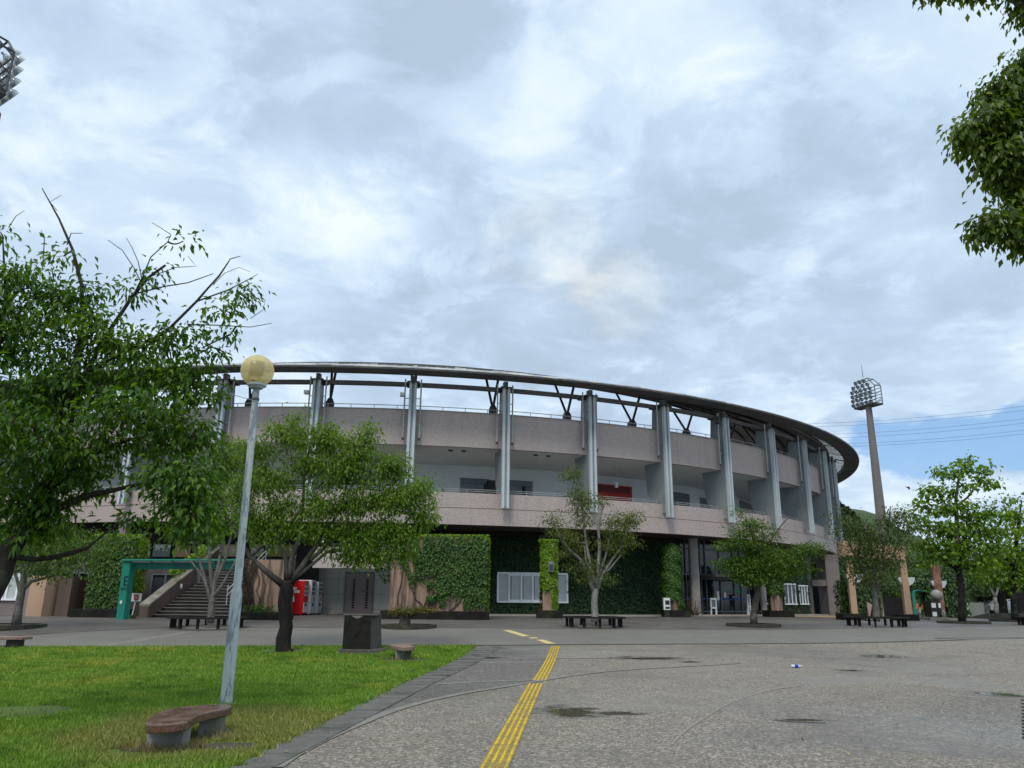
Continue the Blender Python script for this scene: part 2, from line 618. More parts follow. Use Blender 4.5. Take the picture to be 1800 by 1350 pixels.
# exposed-aggregate paving: pebbles of many tones in grey mortar
def aggregate(name, base, tint, lightamt=1.0):
    m, t, p = newmat(name)
    P = t.pos()
    vc = t.voro(P, 62.0)
    sep = t.new('ShaderNodeSeparateColor'); t.l.new(vc, sep.inputs[0])
    peb = t.ramp(sep.outputs[0], [(0.0, (.04, .037, .033)), (0.3, tuple(x * .55 for x in base)), (0.6, base), (0.84, tint), (1.0, (.55 * lightamt, .52 * lightamt, .47 * lightamt))])
    vc2 = t.voro(P, 31.0)
    sep2 = t.new('ShaderNodeSeparateColor'); t.l.new(vc2, sep2.inputs[0])
    peb = t.mix(0.5, peb, t.ramp(sep2.outputs[1], [(0, tuple(x * .45 for x in base)), (.65, base), (1.0, tuple(min(1, x * 2.3) for x in tint))]))
    big = t.noise(P, 0.32, 5, 0.62, 0.4)
    col = t.mix(t.mapr(big, 0.36, 0.66), peb, tuple(x * 0.62 for x in base), 'MIX')
    col = t.mix(t.mapr(big, 0.42, 0.7, 0.0, 0.55), peb, col)
    mid = t.noise(P, 2.1, 5, 0.65)
    col = t.mix(t.mapr(mid, 0.5, 0.78, 0, 0.4), col, (.05, .048, .045))
    band = t.noise(t.vmath('MULTIPLY', P, (.10, .33, 0)), 1.0, 5, 0.6, 1.0)
    col = t.mix(t.mapr(band, 0.52, 0.66, 0, 0.55), col, (.20, .19, .178))
    wet = t.noise(t.vmath('ADD', P, (13, 4, 0)), 0.16, 4, 0.6, 0.6)
    # rain water standing in shallow hollows
    pud = None
    wob = t.math('SUBTRACT', t.noise(t.vmath('MULTIPLY', P, (1.0, 1.0, 0)), 2.6, 6, 0.62), 0.5)
    for (ux, uy, rx, ry) in ((1000, 1251, .52, .7), (1088, 1254, .42, .24), (1133, 1157, 1.15, .5), (1550, 1154, .75, .55), (1215, 1163.5, .35, .25), (1494, 1178.5, .4, .3), (1762, 1221, .45, .45), (1420, 1266, .5, .12), (860, 1157, .5, .3)):
        c = G(ux, uy)
        ln = t.vmath('LENGTH', t.vmath('MULTIPLY', t.vmath('SUBTRACT', P, tuple(c)), (1 / rx, 1 / ry, 0)))
        v = t.math('ADD', t.math('SUBTRACT', 1.0, ln), t.math('MULTIPLY', wob, 2.6))
        pud = v if pud is None else t.math('MAXIMUM', pud, v)
    damp = t.mapr(pud, -.25, .35); water = t.mapr(pud, .12, .42)
    col = t.mix(t.math('MULTIPLY', damp, .62), col, (.035, .032, .026))
    t.l.new(col, p.inputs['Base Color'])
    rg = t.mapr(wet, 0.47, 0.62, 0.78, 0.36)
    mrg = t.new('ShaderNodeMix', data_type='FLOAT')
    t.l.new(water, mrg.inputs[0]); t.l.new(rg, mrg.inputs[2]); mrg.inputs[3].default_value = 0.08
    t.l.new(mrg.outputs[0], p.inputs['Roughness'])
    p.inputs['Specular IOR Level'].default_value = 0.5
    h = t.math('MULTIPLY', t.voro(P, 62.0, 'Distance'), t.math('SUBTRACT', 1.0, water))
    t.l.new(t.bump(h, 0.35, 0.006), p.inputs['Normal'])
    return m


M_agg = aggregate('aggregate_paving', (.165, .145, .120), (.225, .182, .145))
M_agg_dark = aggregate('dark_aggregate_paving', (.10, .093, .088), (.15, .125, .115), 0.7)
M_plaza = pm('plaza_paving', (.10, .090, .085), (.145, .132, .125), 0.5, 0.5, 0.12, 60, 0.45, c3=(.09, .075, .072), fine=45)
M_asph = pm('asphalt', (.150, .142, .128), (.18, .17, .153), 0.6, 0.62, 0.25, 150, 0.4, fine=160)
M_line = pm('pale_joint', (.20, .188, .17), (.15, .14, .127), 4, 0.75)
M_kerb = pm('kerb_stone', (.125, .12, .112), (.085, .082, .075), 3.5, 0.75, 0.3, 40, c3=(.05, .055, .04))
M_soil = pm('lawn_soil', (.06, .105, .012), (.08, .115, .018), 0.7, 0.95, 0.4, 30)
M_dirt = pm('bare_soil', (.07, .058, .04), (.045, .04, .03), 5, 0.95, 0.4, 30)
M_black = pm('dark_joint', (.02, .02, .02), (.035, .033, .03), 5, 0.8)

g = sheet('ground', [(-400, -60), (400, -60), (400, 700), (-400, 700)], M_agg)
# plaza in front of the stadium and the asphalt drive in front of the plaza
road_near = [(-200, G(0, 1137.5).y - 0.4)] + gp((0, 1139), (400, 1138), (840, 1135), (1000, 1133.5), (1200, 1132.5), (1400, 1131.5), (1560, 1129), (1700, 1125), (1800, 1121.5)) + [(60, 33.5), (200, 40)]
road_far = gp((0, 1121), (120, 1112), (330, 1103), (600, 1104), (780, 1103.5), (1000, 1105.5), (1300, 1107), (1500, 1105), (1700, 1102), (1800, 1101)) + [(60, 43), (200, 48)]
sheet('plaza', [road_near[0]] + road_near[1:] + [(300, 45), (300, 140), (-200, 140)], M_plaza, 0.004)
sheet('drive', road_near + road_far[::-1] + [(-200, 30)], M_asph, 0.008)


def ribbon(name, pts, width, mat, lift, kind='structure'):
    L, Rr = [], []
    P = [Vector((p[0], p[1], 0)) for p in pts]
    for i, p in enumerate(P):
        dd = (P[min(i + 1, len(P) - 1)] - P[max(i - 1, 0)]).normalized()
        s = Vector((-dd.y, dd.x, 0)) * width / 2
        L.append(p + s); Rr.append(p - s)
    mb = MB()
    for i in range(len(P) - 1):
        mb.add([(q.x, q.y, zg(q.y) + lift) for q in (L[i], L[i + 1], Rr[i + 1], Rr[i])], [(0, 1, 2, 3)])
    o = mb.build(name, mat)
    if kind: o['kind'] = kind
    return o


def dense(pts, n=8):
    out = []
    P = [Vector((*p[:2], 0)) for p in pts]
    for i in range(len(P) - 1):
        p0, p1, p2, p3 = P[max(i - 1, 0)], P[i], P[i + 1], P[min(i + 2, len(P) - 1)]
        for k in range(n):
            s = k / n
            out.append(tuple(0.5 * ((2 * p1) + (p2 - p0) * s + (2 * p0 - 5 * p1 + 4 * p2 - p3) * s * s + (3 * p1 - p0 - 3 * p2 + p3) * s ** 3))[:2])
    out.append(tuple(P[-1])[:2])
    return out


# dark joint along the drive's edge, and a pale joint between drive and plaza
ribbon('drive_edge_joint', dense(road_near[1:-1], 4), 0.10, M_black, 0.012)
ribbon('plaza_edge_joint', dense(gp((0, 1121), (120, 1112), (330, 1103), (600, 1104.5), (780, 1104), (1000, 1105.5), (1300, 1107), (1500, 1105), (1700, 1102), (1800, 1101)), 4), 0.07, M_black, 0.012)
ribbon('plaza_band', dense(gp((165, 1138), (250, 1125), (330, 1112)), 4), 0.5, M_line, 0.012)
# darker wedge of paving between the lawn kerb and the pale curved joints
sheet('dark_paving', gp((862, 1136), (976, 1136), (958, 1165), (932, 1196), (900, 1205), (800, 1222), (700, 1247), (590, 1292), (500, 1340), (560, 1300)), M_agg_dark, 0.004)
for k, (pts, wd) in enumerate(((((484, 1350), (520, 1326), (590, 1291), (700, 1247), (800, 1222), (900, 1205.5), (1000, 1189), (1100, 1178), (1300, 1166)), 0.16),
                               (((756, 1204), (850, 1199), (940, 1196)), 0.18),
                               (((826, 1161), (930, 1159), (1000, 1158), (1200, 1155)), 0.11))):
    ribbon('paving_joint', dense(gp(*pts)), wd, M_line, 0.010)
# fine pale arc in the open paving
M_arc = pm('worn_arc', (.27, .24, .21), (.19, .165, .14), 14, 0.85)
ribbon('paving_joint', dense(gp((1180, 1310), (1205, 1285), (1250, 1255), (1290, 1234), (1350, 1215), (1410, 1206))), 0.035, M_arc, 0.006)

# cracked square of relaid paving with a dark edge
ribbon('paving_joint', dense(gp((1362, 1266), (1400, 1270), (1452, 1271))), 0.04, M_black, 0.007)
# drain grating at the right border of the photograph
mb = MB()
for i in range(12):
    a = G(1796 + i * 0.2, 1232 + i * 6)
    mb.box((a.x + 0.45, a.y, 0.012), (0.9, 0.035, 0.018))
grate = mb.build('drain_grating', pm('grating_iron', (.07, .068, .06), (.04, .04, .038), 6, 0.7))
tag(grate, 'dark slatted drain grating at the right border of the paving', 'grating')

# ---------------------------------------------------------------- lawn and its kerb
gE = gp((838, 1136.5), (700, 1206), (560, 1277), (413, 1350))
d0 = Vector((gE[-1][0] - gE[-2][0], gE[-1][1] - gE[-2][1])).normalized()
gE.append((gE[-1][0] + d0.x * 5, gE[-1][1] + d0.y * 5))
kE = gp((882, 1136.5), (757, 1205), (620, 1278), (484, 1350))
kE.append((kE[-1][0] + d0.x * 5, kE[-1][1] + d0.y * 5))
topY = gE[0][1]
lawn_poly = gE + [(-40, gE[-1][1]), (-40, topY - 0.5), tuple(G(0, 1139))[:2]]
lawn = sheet('lawn', lawn_poly, M_soil, 0.02)
mb = MB()
for i in range(len(gE) - 1):
    a0, a1, b0, b1 = Vector((*gE[i], 0)), Vector((*gE[i + 1], 0)), Vector((*kE[i], 0)), Vector((*kE[i + 1], 0))
    k = max(2, int((a1 - a0).length / 0.62))
    for j in range(k):
        s0, s1 = j / k + 0.006, (j + 1) / k - 0.006
        q = [a0.lerp(a1, s0), b0.lerp(b1, s0), b0.lerp(b1, s1), a0.lerp(a1, s1)]
        wobble = RNG.uniform(-0.004, 0.004)
        mb.hexa([(v.x, v.y, zg(v.y) - 0.05) for v in q], [(v.x, v.y, zg(v.y) + 0.022 + wobble) for v in q])
kerb = mb.build('kerb', M_kerb, bevel=0.006); kerb['kind'] = 'structure'

# grass blades: many, short and mown
NB = GRASS_N


def inside(px, py, poly):
    c = np.zeros(len(px), bool); n = len(poly)
    for i in range(n):
        x0, y0 = poly[i]; x1, y1 = poly[(i + 1) % n]
        hit = ((y0 > py) != (y1 > py)) & (px < (x1 - x0) * (py - y0) / (y1 - y0 + 1e-12) + x0)
        c ^= hit
    return c


u = RNG.random(NB)
yy = 6.0 * (topY / 6.0) ** (u ** 0.9)
xx = -yy * 0.72 - 3.0 + RNG.random(NB) * (yy * 0.72 + 4.5)
ok = inside(xx - 0.10 * (np.sin(xx * 9.1 + yy * 7.3) * np.sin(yy * 23.0 + xx * 3.1) + RNG.random(NB) * .55 - .25), yy, lawn_poly)
xx, yy = xx[ok], yy[ok]
# bare, trodden places under the benches and the lamp
bare = np.zeros(len(xx))
for (bx, by, br) in BARE:
    c = G(bx, by)
    bare = np.maximum(bare, 1 - ((xx - c.x) ** 2 + (yy - c.y) ** 2) / br ** 2)
keep = RNG.random(len(xx)) > np.clip(bare * 2.6, 0, 0.97)
xx, yy = xx[keep], yy[keep]
n = len(xx)
zz = np.array([zg(y) for y in yy]) + 0.02
h = RNG.uniform(0.022, 0.055, n) * (1 + 0.5 * (RNG.random(n) > 0.96)) * (1 + 0.02 * yy)
wd = RNG.uniform(0.003, 0.006, n) * (1 + 0.10 * yy)
ang = RNG.random(n) * 2 * PI
lean = RNG.normal(size=(n, 2)) * 0.45
P0 = np.stack([xx, yy, zz], 1)
S = np.stack([np.cos(ang), np.sin(ang), np.zeros(n)], 1) * wd[:, None]
T = P0 + np.stack([lean[:, 0] * h, lean[:, 1] * h, h], 1)
V = np.stack([P0 - S, P0 + S, T], 1).reshape(-1, 3)
F = np.arange(3 * n).reshape(-1, 3)
m, tt, p = newmat('grass_blade')
gg = tt.new('ShaderNodeNewGeometry')
pn = tt.noise(gg.outputs['Position'], 0.55, 4, 0.6)
pn2 = tt.noise(gg.outputs['Position'], 0.13, 3, 0.6)
c1 = tt.ramp(gg.outputs['Random Per Island'], [(0, (.085, .195, .012)), (.5, (.165, .315, .018)), (.85, (.24, .375, .028)), (1, (.37, .365, .085))])
c2 = tt.ramp(gg.outputs['Random Per Island'], [(0, (.19, .27, .010)), (.5, (.32, .38, .02)), (1, (.46, .42, .11))])
col = tt.mix(tt.mapr(tt.math('ADD', tt.math('MULTIPLY', pn, .6), tt.math('MULTIPLY', pn2, .4)), 0.50, 0.64), c1, c2)
dk = tt.noise(gg.outputs['Position'], 1.3, 5, 0.65)
col = tt.mix(tt.mapr(dk, 0.50, 0.62, 0, .7), col, (.075, .17, .008))
# turf worn yellowish round the bench and lamp
wp = G(420, 1290); dist_ = tt.vmath('DISTANCE', gg.outputs['Position'], (wp.x, wp.y, 0))
wv = tt.math('ADD', tt.mapr(dist_, .5, 3.4, 1.0, 0.0), tt.math('MULTIPLY', tt.math('SUBTRACT', pn, .5), 1.2))
col = tt.mix(tt.mapr(wv, .25, .75, 0, .75), col, tt.ramp(gg.outputs['Random Per Island'], [(0, (.16, .16, .03)), (.5, (.28, .27, .06)), (1, (.40, .34, .14))]))
tt.l.new(col, p.inputs['Base Color']); p.inputs['Roughness'].default_value = 0.5
tr = tt.new('ShaderNodeBsdfTranslucent'); tt.l.new(col, tr.inputs[0])
mx = tt.new('ShaderNodeMixShader'); mx.inputs[0].default_value = 0.35
tt.l.new(p.outputs[0], mx.inputs[1]); tt.l.new(tr.outputs[0], mx.inputs[2]); tt.l.new(mx.outputs[0], tt.n['Material Output'].inputs[0])
M_grass = m
go = np_mesh('lawn_grass', V, F, M_grass)
go['kind'] = 'stuff'; tag(go, 'short mown green grass with yellowish patches covering the lawn', 'grass')

# long dry tufts at the foot of the near bench
tuftV, tuftF = [], []


def tufts(name, spots, hgt, mat, label):
    Vs = []
    for (c, r, k) in spots:
        a = RNG.random(k) * 2 * PI; q = np.sqrt(RNG.random(k)) * r
        x = c[0] + np.cos(a) * q; y = c[1] + np.sin(a) * q
        z = np.array([zg(v) for v in y]) + 0.02
        hh = RNG.uniform(0.4, 1.0, k) * hgt; ww = RNG.uniform(.0025, .004, k)
        b = RNG.random(k) * 2 * PI; ln = RNG.normal(size=(k, 2)) * 0.8
        P = np.stack([x, y, z], 1); S = np.stack([np.cos(b), np.sin(b), 0 * b], 1) * ww[:, None]
        T = P + np.stack([ln[:, 0] * hh, ln[:, 1] * hh, hh], 1)
        Vs.append(np.stack([P - S, P + S, T], 1).reshape(-1, 3))
    V = np.concatenate(Vs)
    o = np_mesh(name, V, np.arange(len(V)).reshape(-1, 3), mat)
    o['kind'] = 'stuff'; tag(o, label, 'dry grass')


M_dry = leafmat('dry_grass', [(.16, .12, .05), (.28, .22, .11), (.2, .19, .06)], 0.2, 0.7)
tufts('dry_grass', [(G(290, 1322), .22, 420), (G(240, 1318), .2, 160), (G(330, 1318), .15, 200), (G(372, 1298), .2, 220), (G(420, 1300), .25, 120),
                    (G(706, 1163), .5, 200)], 0.11, M_dry, 'straw coloured dry grass tufts round the feet of the benches')
for c, rx, ry in ((G(405, 1316), 0.34, 0.26), (G(215, 1310), 0.33, 0.2), (G(290, 1318), 0.4, 0.3), (G(660, 1160), .8, .35), (G(740, 1159), .6, .3), (G(395, 1262), .3, .3)):
    pts = [(c.x + rx * math.cos(a) * (1 + .2 * math.sin(3 * a + c.x)), c.y + ry * math.sin(a) * (1 + .2 * math.cos(2 * a))) for a in [2 * PI * i / 22 for i in range(22)]]
    sheet('bare_soil', pts, M_dirt, 0.026)

# ---------------------------------------------------------------- tactile paving
M_yel = pm('tactile_yellow', (.62, .42, .02), (.46, .31, .03), 6, 0.7, 0.1, 60, c3=(.26, .20, .06))
M_yel_bed = pm('tactile_bed', (.30, .215, .03), (.17, .13, .04), 7, 0.7)
M_yel_pale = pm('tactile_painted', (.62, .50, .20), (.45, .37, .17), 9, 0.75)


def tactile(A, B, name='tactile_strip'):
    A = Vector((*A, 0)); B = Vector((*B, 0)); dd = (B - A).normalized(); s = Vector((dd.y, -dd.x, 0)); Ln = (B - A).length
    bed = MB(); bar = MB()
    root = thing(name, None, None, (A.x, A.y, zg(A.y)))
    root['kind'] = 'structure'
    nt = int(Ln / 0.3)
    rn = random.Random(4)
    for i in range(nt):
        a = A + dd * (i * 0.3 + 0.003); b = A + dd * (i * 0.3 + 0.297)
        q = [a - s * .145, a + s * .145, b + s * .145, b - s * .145]
        bed.add([(v.x, v.y, zg(v.y) + 0.007) for v in q], [(0, 1, 2, 3)])
        for k in range(4):
            o = (-0.1125 + 0.075 * k)
            for e0, e1 in ((0.012, 0.288),):
                a2 = A + dd * (i * .3 + e0) + s * o; b2 = A + dd * (i * .3 + e1) + s * o
                w0, w1 = .0165, .0105
                lo = [a2 - s * w0, a2 + s * w0, b2 + s * w0, b2 - s * w0]; hi = [a2 - s * w1, a2 + s * w1, b2 + s * w1, b2 - s * w1]
                bar.hexa([(v.x, v.y, zg(v.y) + .007) for v in lo], [(v.x, v.y, zg(v.y) + .0125) for v in hi])
    bed.build('tile_bed', M_yel_bed, root); bar.build('guide_bar', M_yel, root)
    return root


a = G(868, 1350); b_ = G(943, 1199.5); dd = (b_ - a).normalized(); a2 = a - dd * 1.5
tactile((a2.x, a2.y), (b_.x, b_.y))
a = G(948, 1197); b_ = G(977, 1135.5)
tactile((a.x, a.y), (b_.x, b_.y))
for pts in (((884, 1108.5), (896, 1108), (931, 1118.6), (918, 1119.2)), ((929, 1121.3), (944, 1121), (945, 1122.8), (933, 1123)), ((942, 1125.2), (955, 1125), (977, 1131.6), (962, 1132.2))):
    sheet('tactile_strip', gp(*pts), M_yel_pale, 0.0125)
# pale entrance band before the stadium doors
sheet('entrance_band', gp((1395, 1081.5), (1480, 1082.5), (1484, 1086), (1395, 1084)), pm('ochre_tile', (.42, .27, .12), (.33, .23, .12), 3, .7), 0.012)
# ================================================================ stadium
CX, CY = -11.695, 88.896
TH0, DTH = -0.1158, 0.1226
UBT, UBB, LBT, LBB = 12.277, 10.193, 7.497, 5.667


def cyl(th, r, z):
    return Vector((CX + r * math.sin(th), CY - r * math.cos(th), z))


def oncyl(px, py, r):
    """first hit of the sight line with the ring of radius r -> (theta, z)"""
    v = ray(px, py)
    a = v[0] ** 2 + v[1] ** 2; b = -2 * (v[0] * CX + v[1] * CY); c = CX ** 2 + CY ** 2 - r * r
    D = max(0, b * b - 4 * a * c)
    tt = (-b - math.sqrt(D)) / (2 * a)
    x, y = v[0] * tt, v[1] * tt
    return math.atan2(x - CX, CY - y), HCAM + v[2] * tt


def arc(mb, prof, th0, th1, n=120, caps=True, closed=True):
    q = len(prof); vs = []; fs = []
    for i in range(n + 1):
        th = th0 + (th1 - th0) * i / n
        vs += [cyl(th, r, z) for r, z in prof]
    for i in range(n):
        for j in range(q if closed else q - 1):
            k = (j + 1) % q
            fs.append((i * q + j, (i + 1) * q + j, (i + 1) * q + k, i * q + k))
    if caps and closed:
        fs.append(tuple(range(q))); fs.append(tuple(range(n * q, (n + 1) * q)))
    return mb.add(vs, fs)


def rbox(mb, th, r0, r1, wd, z0, z1, off=0.0):
    """box on a radius: r0..r1 radially, wd wide, shifted off sideways"""
    e = Vector((math.sin(th), -math.cos(th), 0)); s = Vector((math.cos(th), math.sin(th), 0))
    c = Vector((CX, CY, 0)) + s * off
    q = [c + e * r0 - s * wd / 2, c + e * r1 - s * wd / 2, c + e * r1 + s * wd / 2, c + e * r0 + s * wd / 2]
    return mb.hexa([(v.x, v.y, z0) for v in q], [(v.x, v.y, z1) for v in q])


# split-faced stone tile of the parapets
def stone_mat(name, c1, c2, c3):
    m, t, p = newmat(name)
    P = t.pos()
    br = t.voro(t.vmath('MULTIPLY', P, (8, 8, 16)), 1.0)
    sep = t.new('ShaderNodeSeparateColor'); t.l.new(br, sep.inputs[0])
    n = t.noise(P, 7, 4, 0.7); n2 = t.noise(t.vmath('MULTIPLY', P, (1, 1, .1)), 0.8, 4, 0.6)
    col = t.mix(t.mapr(n, 0.34, 0.66), c1, c2)
    col = t.mix(t.math('MULTIPLY', sep.outputs[0], 0.22), col, c3)
    col = t.mix(t.mapr(n2, 0.5, 0.75, 0, 0.4), col, tuple(x * .62 for x in c1))
    n5 = t.noise(t.vmath('MULTIPLY', P, (2.6, 2.6, .12)), 1.0, 5, 0.7)
    col = t.mix(t.mapr(n5, 0.54, 0.72, 0, 0.35), col, tuple(x * .5 for x in c1))
    t.l.new(col, p.inputs['Base Color']); p.inputs['Roughness'].default_value = 0.8
    p.inputs['Specular IOR Level'].default_value = 0.25
    h = t.math('ADD', t.math('MULTIPLY', sep.outputs[1], 0.7), n)
    t.l.new(t.bump(h, 0.55, 0.03), p.inputs['Normal'])
    return m


M_stone = stone_mat('split_stone', (.50, .425, .395), (.43, .36, .335), (.31, .26, .24))
M_concrete = pm('pale_concrete', (.36, .335, .31), (.29, .265, .245), 1.2, 0.8, 0.15, 25, c3=(.21, .19, .17))
M_greyw = pm('loggia_wall', (.74, .79, .80), (.68, .73, .75), 0.4, 0.75)
M_ceil = pm('loggia_ceiling', (.70, .71, .69), (.63, .64, .62), 0.4, 0.85)
M_soff = pm('brown_soffit', (.085, .07, .062), (.06, .05, .045), 0.5, 0.7)
M_pillar = pm('pillar_paint', (.27, .305, .315), (.235, .265, .275), 0.7, 0.55, c3=(.20, .225, .23))
M_flange = pm('flange_paint', (.50, .56, .58), (.44, .50, .52), 0.8, 0.75, c3=(.40, .44, .45))
M_dsteel = pm('dark_roof_steel', (.085, .08, .078), (.06, .057, .055), 0.6, 0.55)
M_rimtop = pm('roof_trim_metal', (.60, .58, .55), (.26, .24, .22), 1.1, 0.38, metal=0.55, c3=(.15, .13, .12))
M_roof = pm('roof_sheet', (.30, .28, .265), (.20, .185, .175), 0.8, 0.45, metal=0.4, c3=(.12, .11, .1))
M_under = pm('roof_underside', (.165, .125, .112), (.13, .10, .09), 0.6, 0.7)
m, t, p = newmat('skylight_panel')
p.inputs['Base Color'].default_value = (.8, .82, .84, 1); p.inputs['Roughness'].default_value = .5
t_l = t.new('ShaderNodeBsdfTranslucent'); t_l.inputs[0].default_value = (.85, .87, .9, 1)
t_m = t.new('ShaderNodeMixShader'); t_m.inputs[0].default_value = .75
t.l.new(p.outputs[0], t_m.inputs[1]); t.l.new(t_l.outputs[0], t_m.inputs[2]); t.l.new(t_m.outputs[0], t.n['Material Output'].inputs[0])
M_sky_pan = m
M_pipe = pm('pipe_paint', (.42, .44, .44), (.34, .35, .35), 2, 0.45)
M_wframe = pm('white_window_frame', (.80, .83, .86), (.74, .77, .80), 2, 0.4)
M_gframe = pm('grey_window_frame', (.14, .155, .17), (.11, .12, .135), 2, 0.4)
M_blind = pm('window_blind', (.46, .50, .50), (.41, .445, .44), 1.2, 0.6)
M_dglass = glass('dark_glass', (.012, .016, .018), 0.04)
M_dglass2 = glass('dim_glass', (.05, .06, .07), 0.06)
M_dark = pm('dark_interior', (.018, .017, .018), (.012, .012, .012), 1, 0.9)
M_redp = pm('red_panel', (.50, .018, .015), (.40, .014, .014), 1, 0.45)
M_shut = pm('grey_shutter', (.20, .23, .27), (.16, .18, .21), 2, 0.5)
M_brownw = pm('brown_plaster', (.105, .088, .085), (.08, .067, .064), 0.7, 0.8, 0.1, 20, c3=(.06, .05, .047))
M_peach = pm('peach_plaster', (.46, .305, .205), (.39, .255, .17), 0.6, 0.85, 0.2, 18)
M_black_m = pm('black_paint', (.015, .015, .016), (.022, .021, .02), 3, 0.5)
M_white = pm('white_paint', (.72, .73, .73), (.62, .63, .63), 2, 0.45)

ST = thing('stadium', 'round pinkish grey stone stadium stand with a dark ring roof on slim grey pillars', 'stadium', (CX, CY - 45, 0))
TA, TB = -1.25, 1.62
mb = MB(); arc(mb, [(45, UBB), (45, UBT), (44.7, UBT), (44.7, UBB)], TA, TB, 180); mb.build('upper_parapet', M_stone, ST)
mb = MB(); arc(mb, [(45.05, UBT + .002), (45.05, UBT + .05), (44.66, UBT + .05), (44.66, UBT + .002)], TA, TB, 180); mb.build('coping', M_concrete, ST)
# lower parapet in two courses with a shadow joint
zs = oncyl(886, 895.5, 45)[1]
mb = MB()
arc(mb, [(45, LBB), (45, zs - .015), (44.68, zs - .015), (44.68, LBB)], TA, TB, 180)
arc(mb, [(45, zs + .015), (45, LBT), (44.68, LBT), (44.68, zs + .015)], TA, TB, 180)
lp = mb.build('lower_parapet', M_stone, ST)
mb = MB(); arc(mb, [(44.97, zs - .014), (44.97, zs + .014), (44.9, zs + .014), (44.9, zs - .014)], TA, TB, 180); mb.build('shadow_joint', M_black_m, lp)
RW = 38.4
mb = MB(); arc(mb, [(44.66, UBB + .004), (44.66, UBB + .2), (RW - .2, UBB + .2), (RW - .2, UBB + .004)], TA, TB, 120); mb.build('loggia_ceiling', M_ceil, ST)
mb = MB(); arc(mb, [(44.66, 6.30), (44.66, 6.45), (RW - .2, 6.45), (RW - .2, 6.30)], TA, TB, 120); mb.build('loggia_floor', pm('pale_floor', (.70, .69, .67), (.64, .63, .61), 1, .6), ST)
mb = MB(); arc(mb, [(44.66, LBB + .02), (44.66, LBB + .15), (33, LBB + .15), (33, LBB + .02)], TA, TB, 120); mb.build('soffit', M_soff, ST)
mb = MB(); arc(mb, [(44.64, 11.2), (44.64, 11.35), (34, 11.35), (34, 11.2)], TA, TB, 120); mb.build('upper_deck', M_concrete, ST)
mb = MB(); arc(mb, [(RW, 6.46), (RW, UBB), (RW - .25, UBB), (RW - .25, 6.46)], TA, TB, 140); lw = mb.build('loggia_wall', M_greyw, ST)

# openings of the loggia wall: (x0, x1, y top, y bottom, kind)
def wall_patch(mb, r, p0, p1, z0, z1, t0=0.0, t1=0.05):
    """curved patch between two angles, t0..t1 proud of r"""
    arc(mb, [(r + t0, z0), (r + t0, z1), (r + t1, z1), (r + t1, z0)], p0, p1, max(2, int(abs(p1 - p0) * r / 0.5)))


def loggia(x0, x1, yt, kind, yb=None):
    th0 = oncyl(x0, yt, RW)[0]; th1 = oncyl(x1, yt, RW)[0]
    z1 = oncyl((x0 + x1) / 2, yt, RW)[1]; z0 = 6.46
    if kind == 'window':
        f = MB(); wall_patch(f, RW, th0, th1, z0, z1, 0.01, 0.05)
        o = f.build('window', M_shut, ST)
        tm = th0 + (th1 - th0) * RNG.uniform(.48, .56)
        g_ = MB(); wall_patch(g_, RW, tm, th0 + (th1 - th0) * .9, z0, z1 - .32, 0.052, 0.07); g_.build('pane', M_dglass, o)
        f = MB(); wall_patch(f, RW, th0, th1, z1 - .30, z1 - .25, 0.06, 0.1); wall_patch(f, RW, th0 - .001, th1 + .001, z1, z1 + .06, 0.0, 0.1)
        f.build('frame', M_gframe, o)
    elif kind == 'red':
        f = MB(); wall_patch(f, RW, th0, th1, z0, z1, 0.01, 0.3); o = f.build('red_shop_front', M_redp, ST)
        f = MB(); wall_patch(f, RW, th0 + .002, th1 - .006, z1 - .55, z1 - .08, 0.302, 0.33); f.build('dark_fascia', pm('maroon_panel', (.16, .02, .02), (.11, .016, .016), 1, .5), o)
    elif kind == 'painted_recess':
        f = MB(); wall_patch(f, RW, th0, th1, z0, z1, 0.01, 0.04); f.build('painted_recess', M_gframe, ST)  # flat panel, its dark grey stands in for the shade of a recess
    elif kind == 'door':
        f = MB(); wall_patch(f, RW, th0, th1, z0, z1, 0.01, 0.05); f.build('door', M_dark, ST)


for a in ((809, 858, 843, 'window'), (895, 936, 847, 'window'), (1044, 1106, 853.5, 'red'), (1174, 1211, 866, 'painted_recess'), (1230, 1258, 878.5, 'window'),
          (1300, 1338, 888, 'window'), (600, 660, 842, 'window'), (470, 540, 846, 'window'), (250, 310, 855, 'window'), (1281, 1287, 884, 'door')):
    loggia(*a)
th = oncyl(862, 846, RW)[0]
f = MB(); rbox(f, th, RW + .2, RW + .75, .62, 6.46, oncyl(862, 845, RW + .5)[1]); f.build('vending_cabinet', M_black_m, ST)
th = oncyl(1298, 884, RW)[0]
f = MB(); rbox(f, th, RW + .05, RW + .5, .8, 7.9, 8.5); f.build('green_sign_box', pm('green_sign', (.01, .16, .09), None, 2, .4), ST)
f = MB(); arc(f, [(RW + .35, 6.46), (RW + .35, 8.2), (RW + .2, 8.2), (RW + .2, 6.46)], 0.87, 1.02, 10); f.build('red_counter', M_redp, ST)
# hanging lantern, ceiling speakers
th, z = oncyl(1083, 838, 42.5)
f = MB(); p = cyl(th, 42.5, 0); f.tube([(p.x, p.y, UBB), (p.x, p.y, 9.05)], 0.02, 6); lr = f.build('lantern_stem', M_pipe, ST)
f = MB(); f.lathe((p.x, p.y, 8.72), [(0, 0), (.11, 0), (.14, .33), (0, .33)], 16); f.build('lantern_glass', M_white, lr)
for px, py, r in ((792, 793.5, 43.8), (815, 794.5, 43.8), (942, 801.5, 43.8), (964, 803, 43.8), (640, 792, 43.8)):
    th = oncyl(px, py, r)[0]; p = cyl(th, r, UBB + .004)
    f = MB(); f.lathe((p.x, p.y, UBB - .06), [(0, 0), (.13, 0), (.16, .064), (0, .064)], 14); f.build('ceiling_spot', M_black_m, ST)

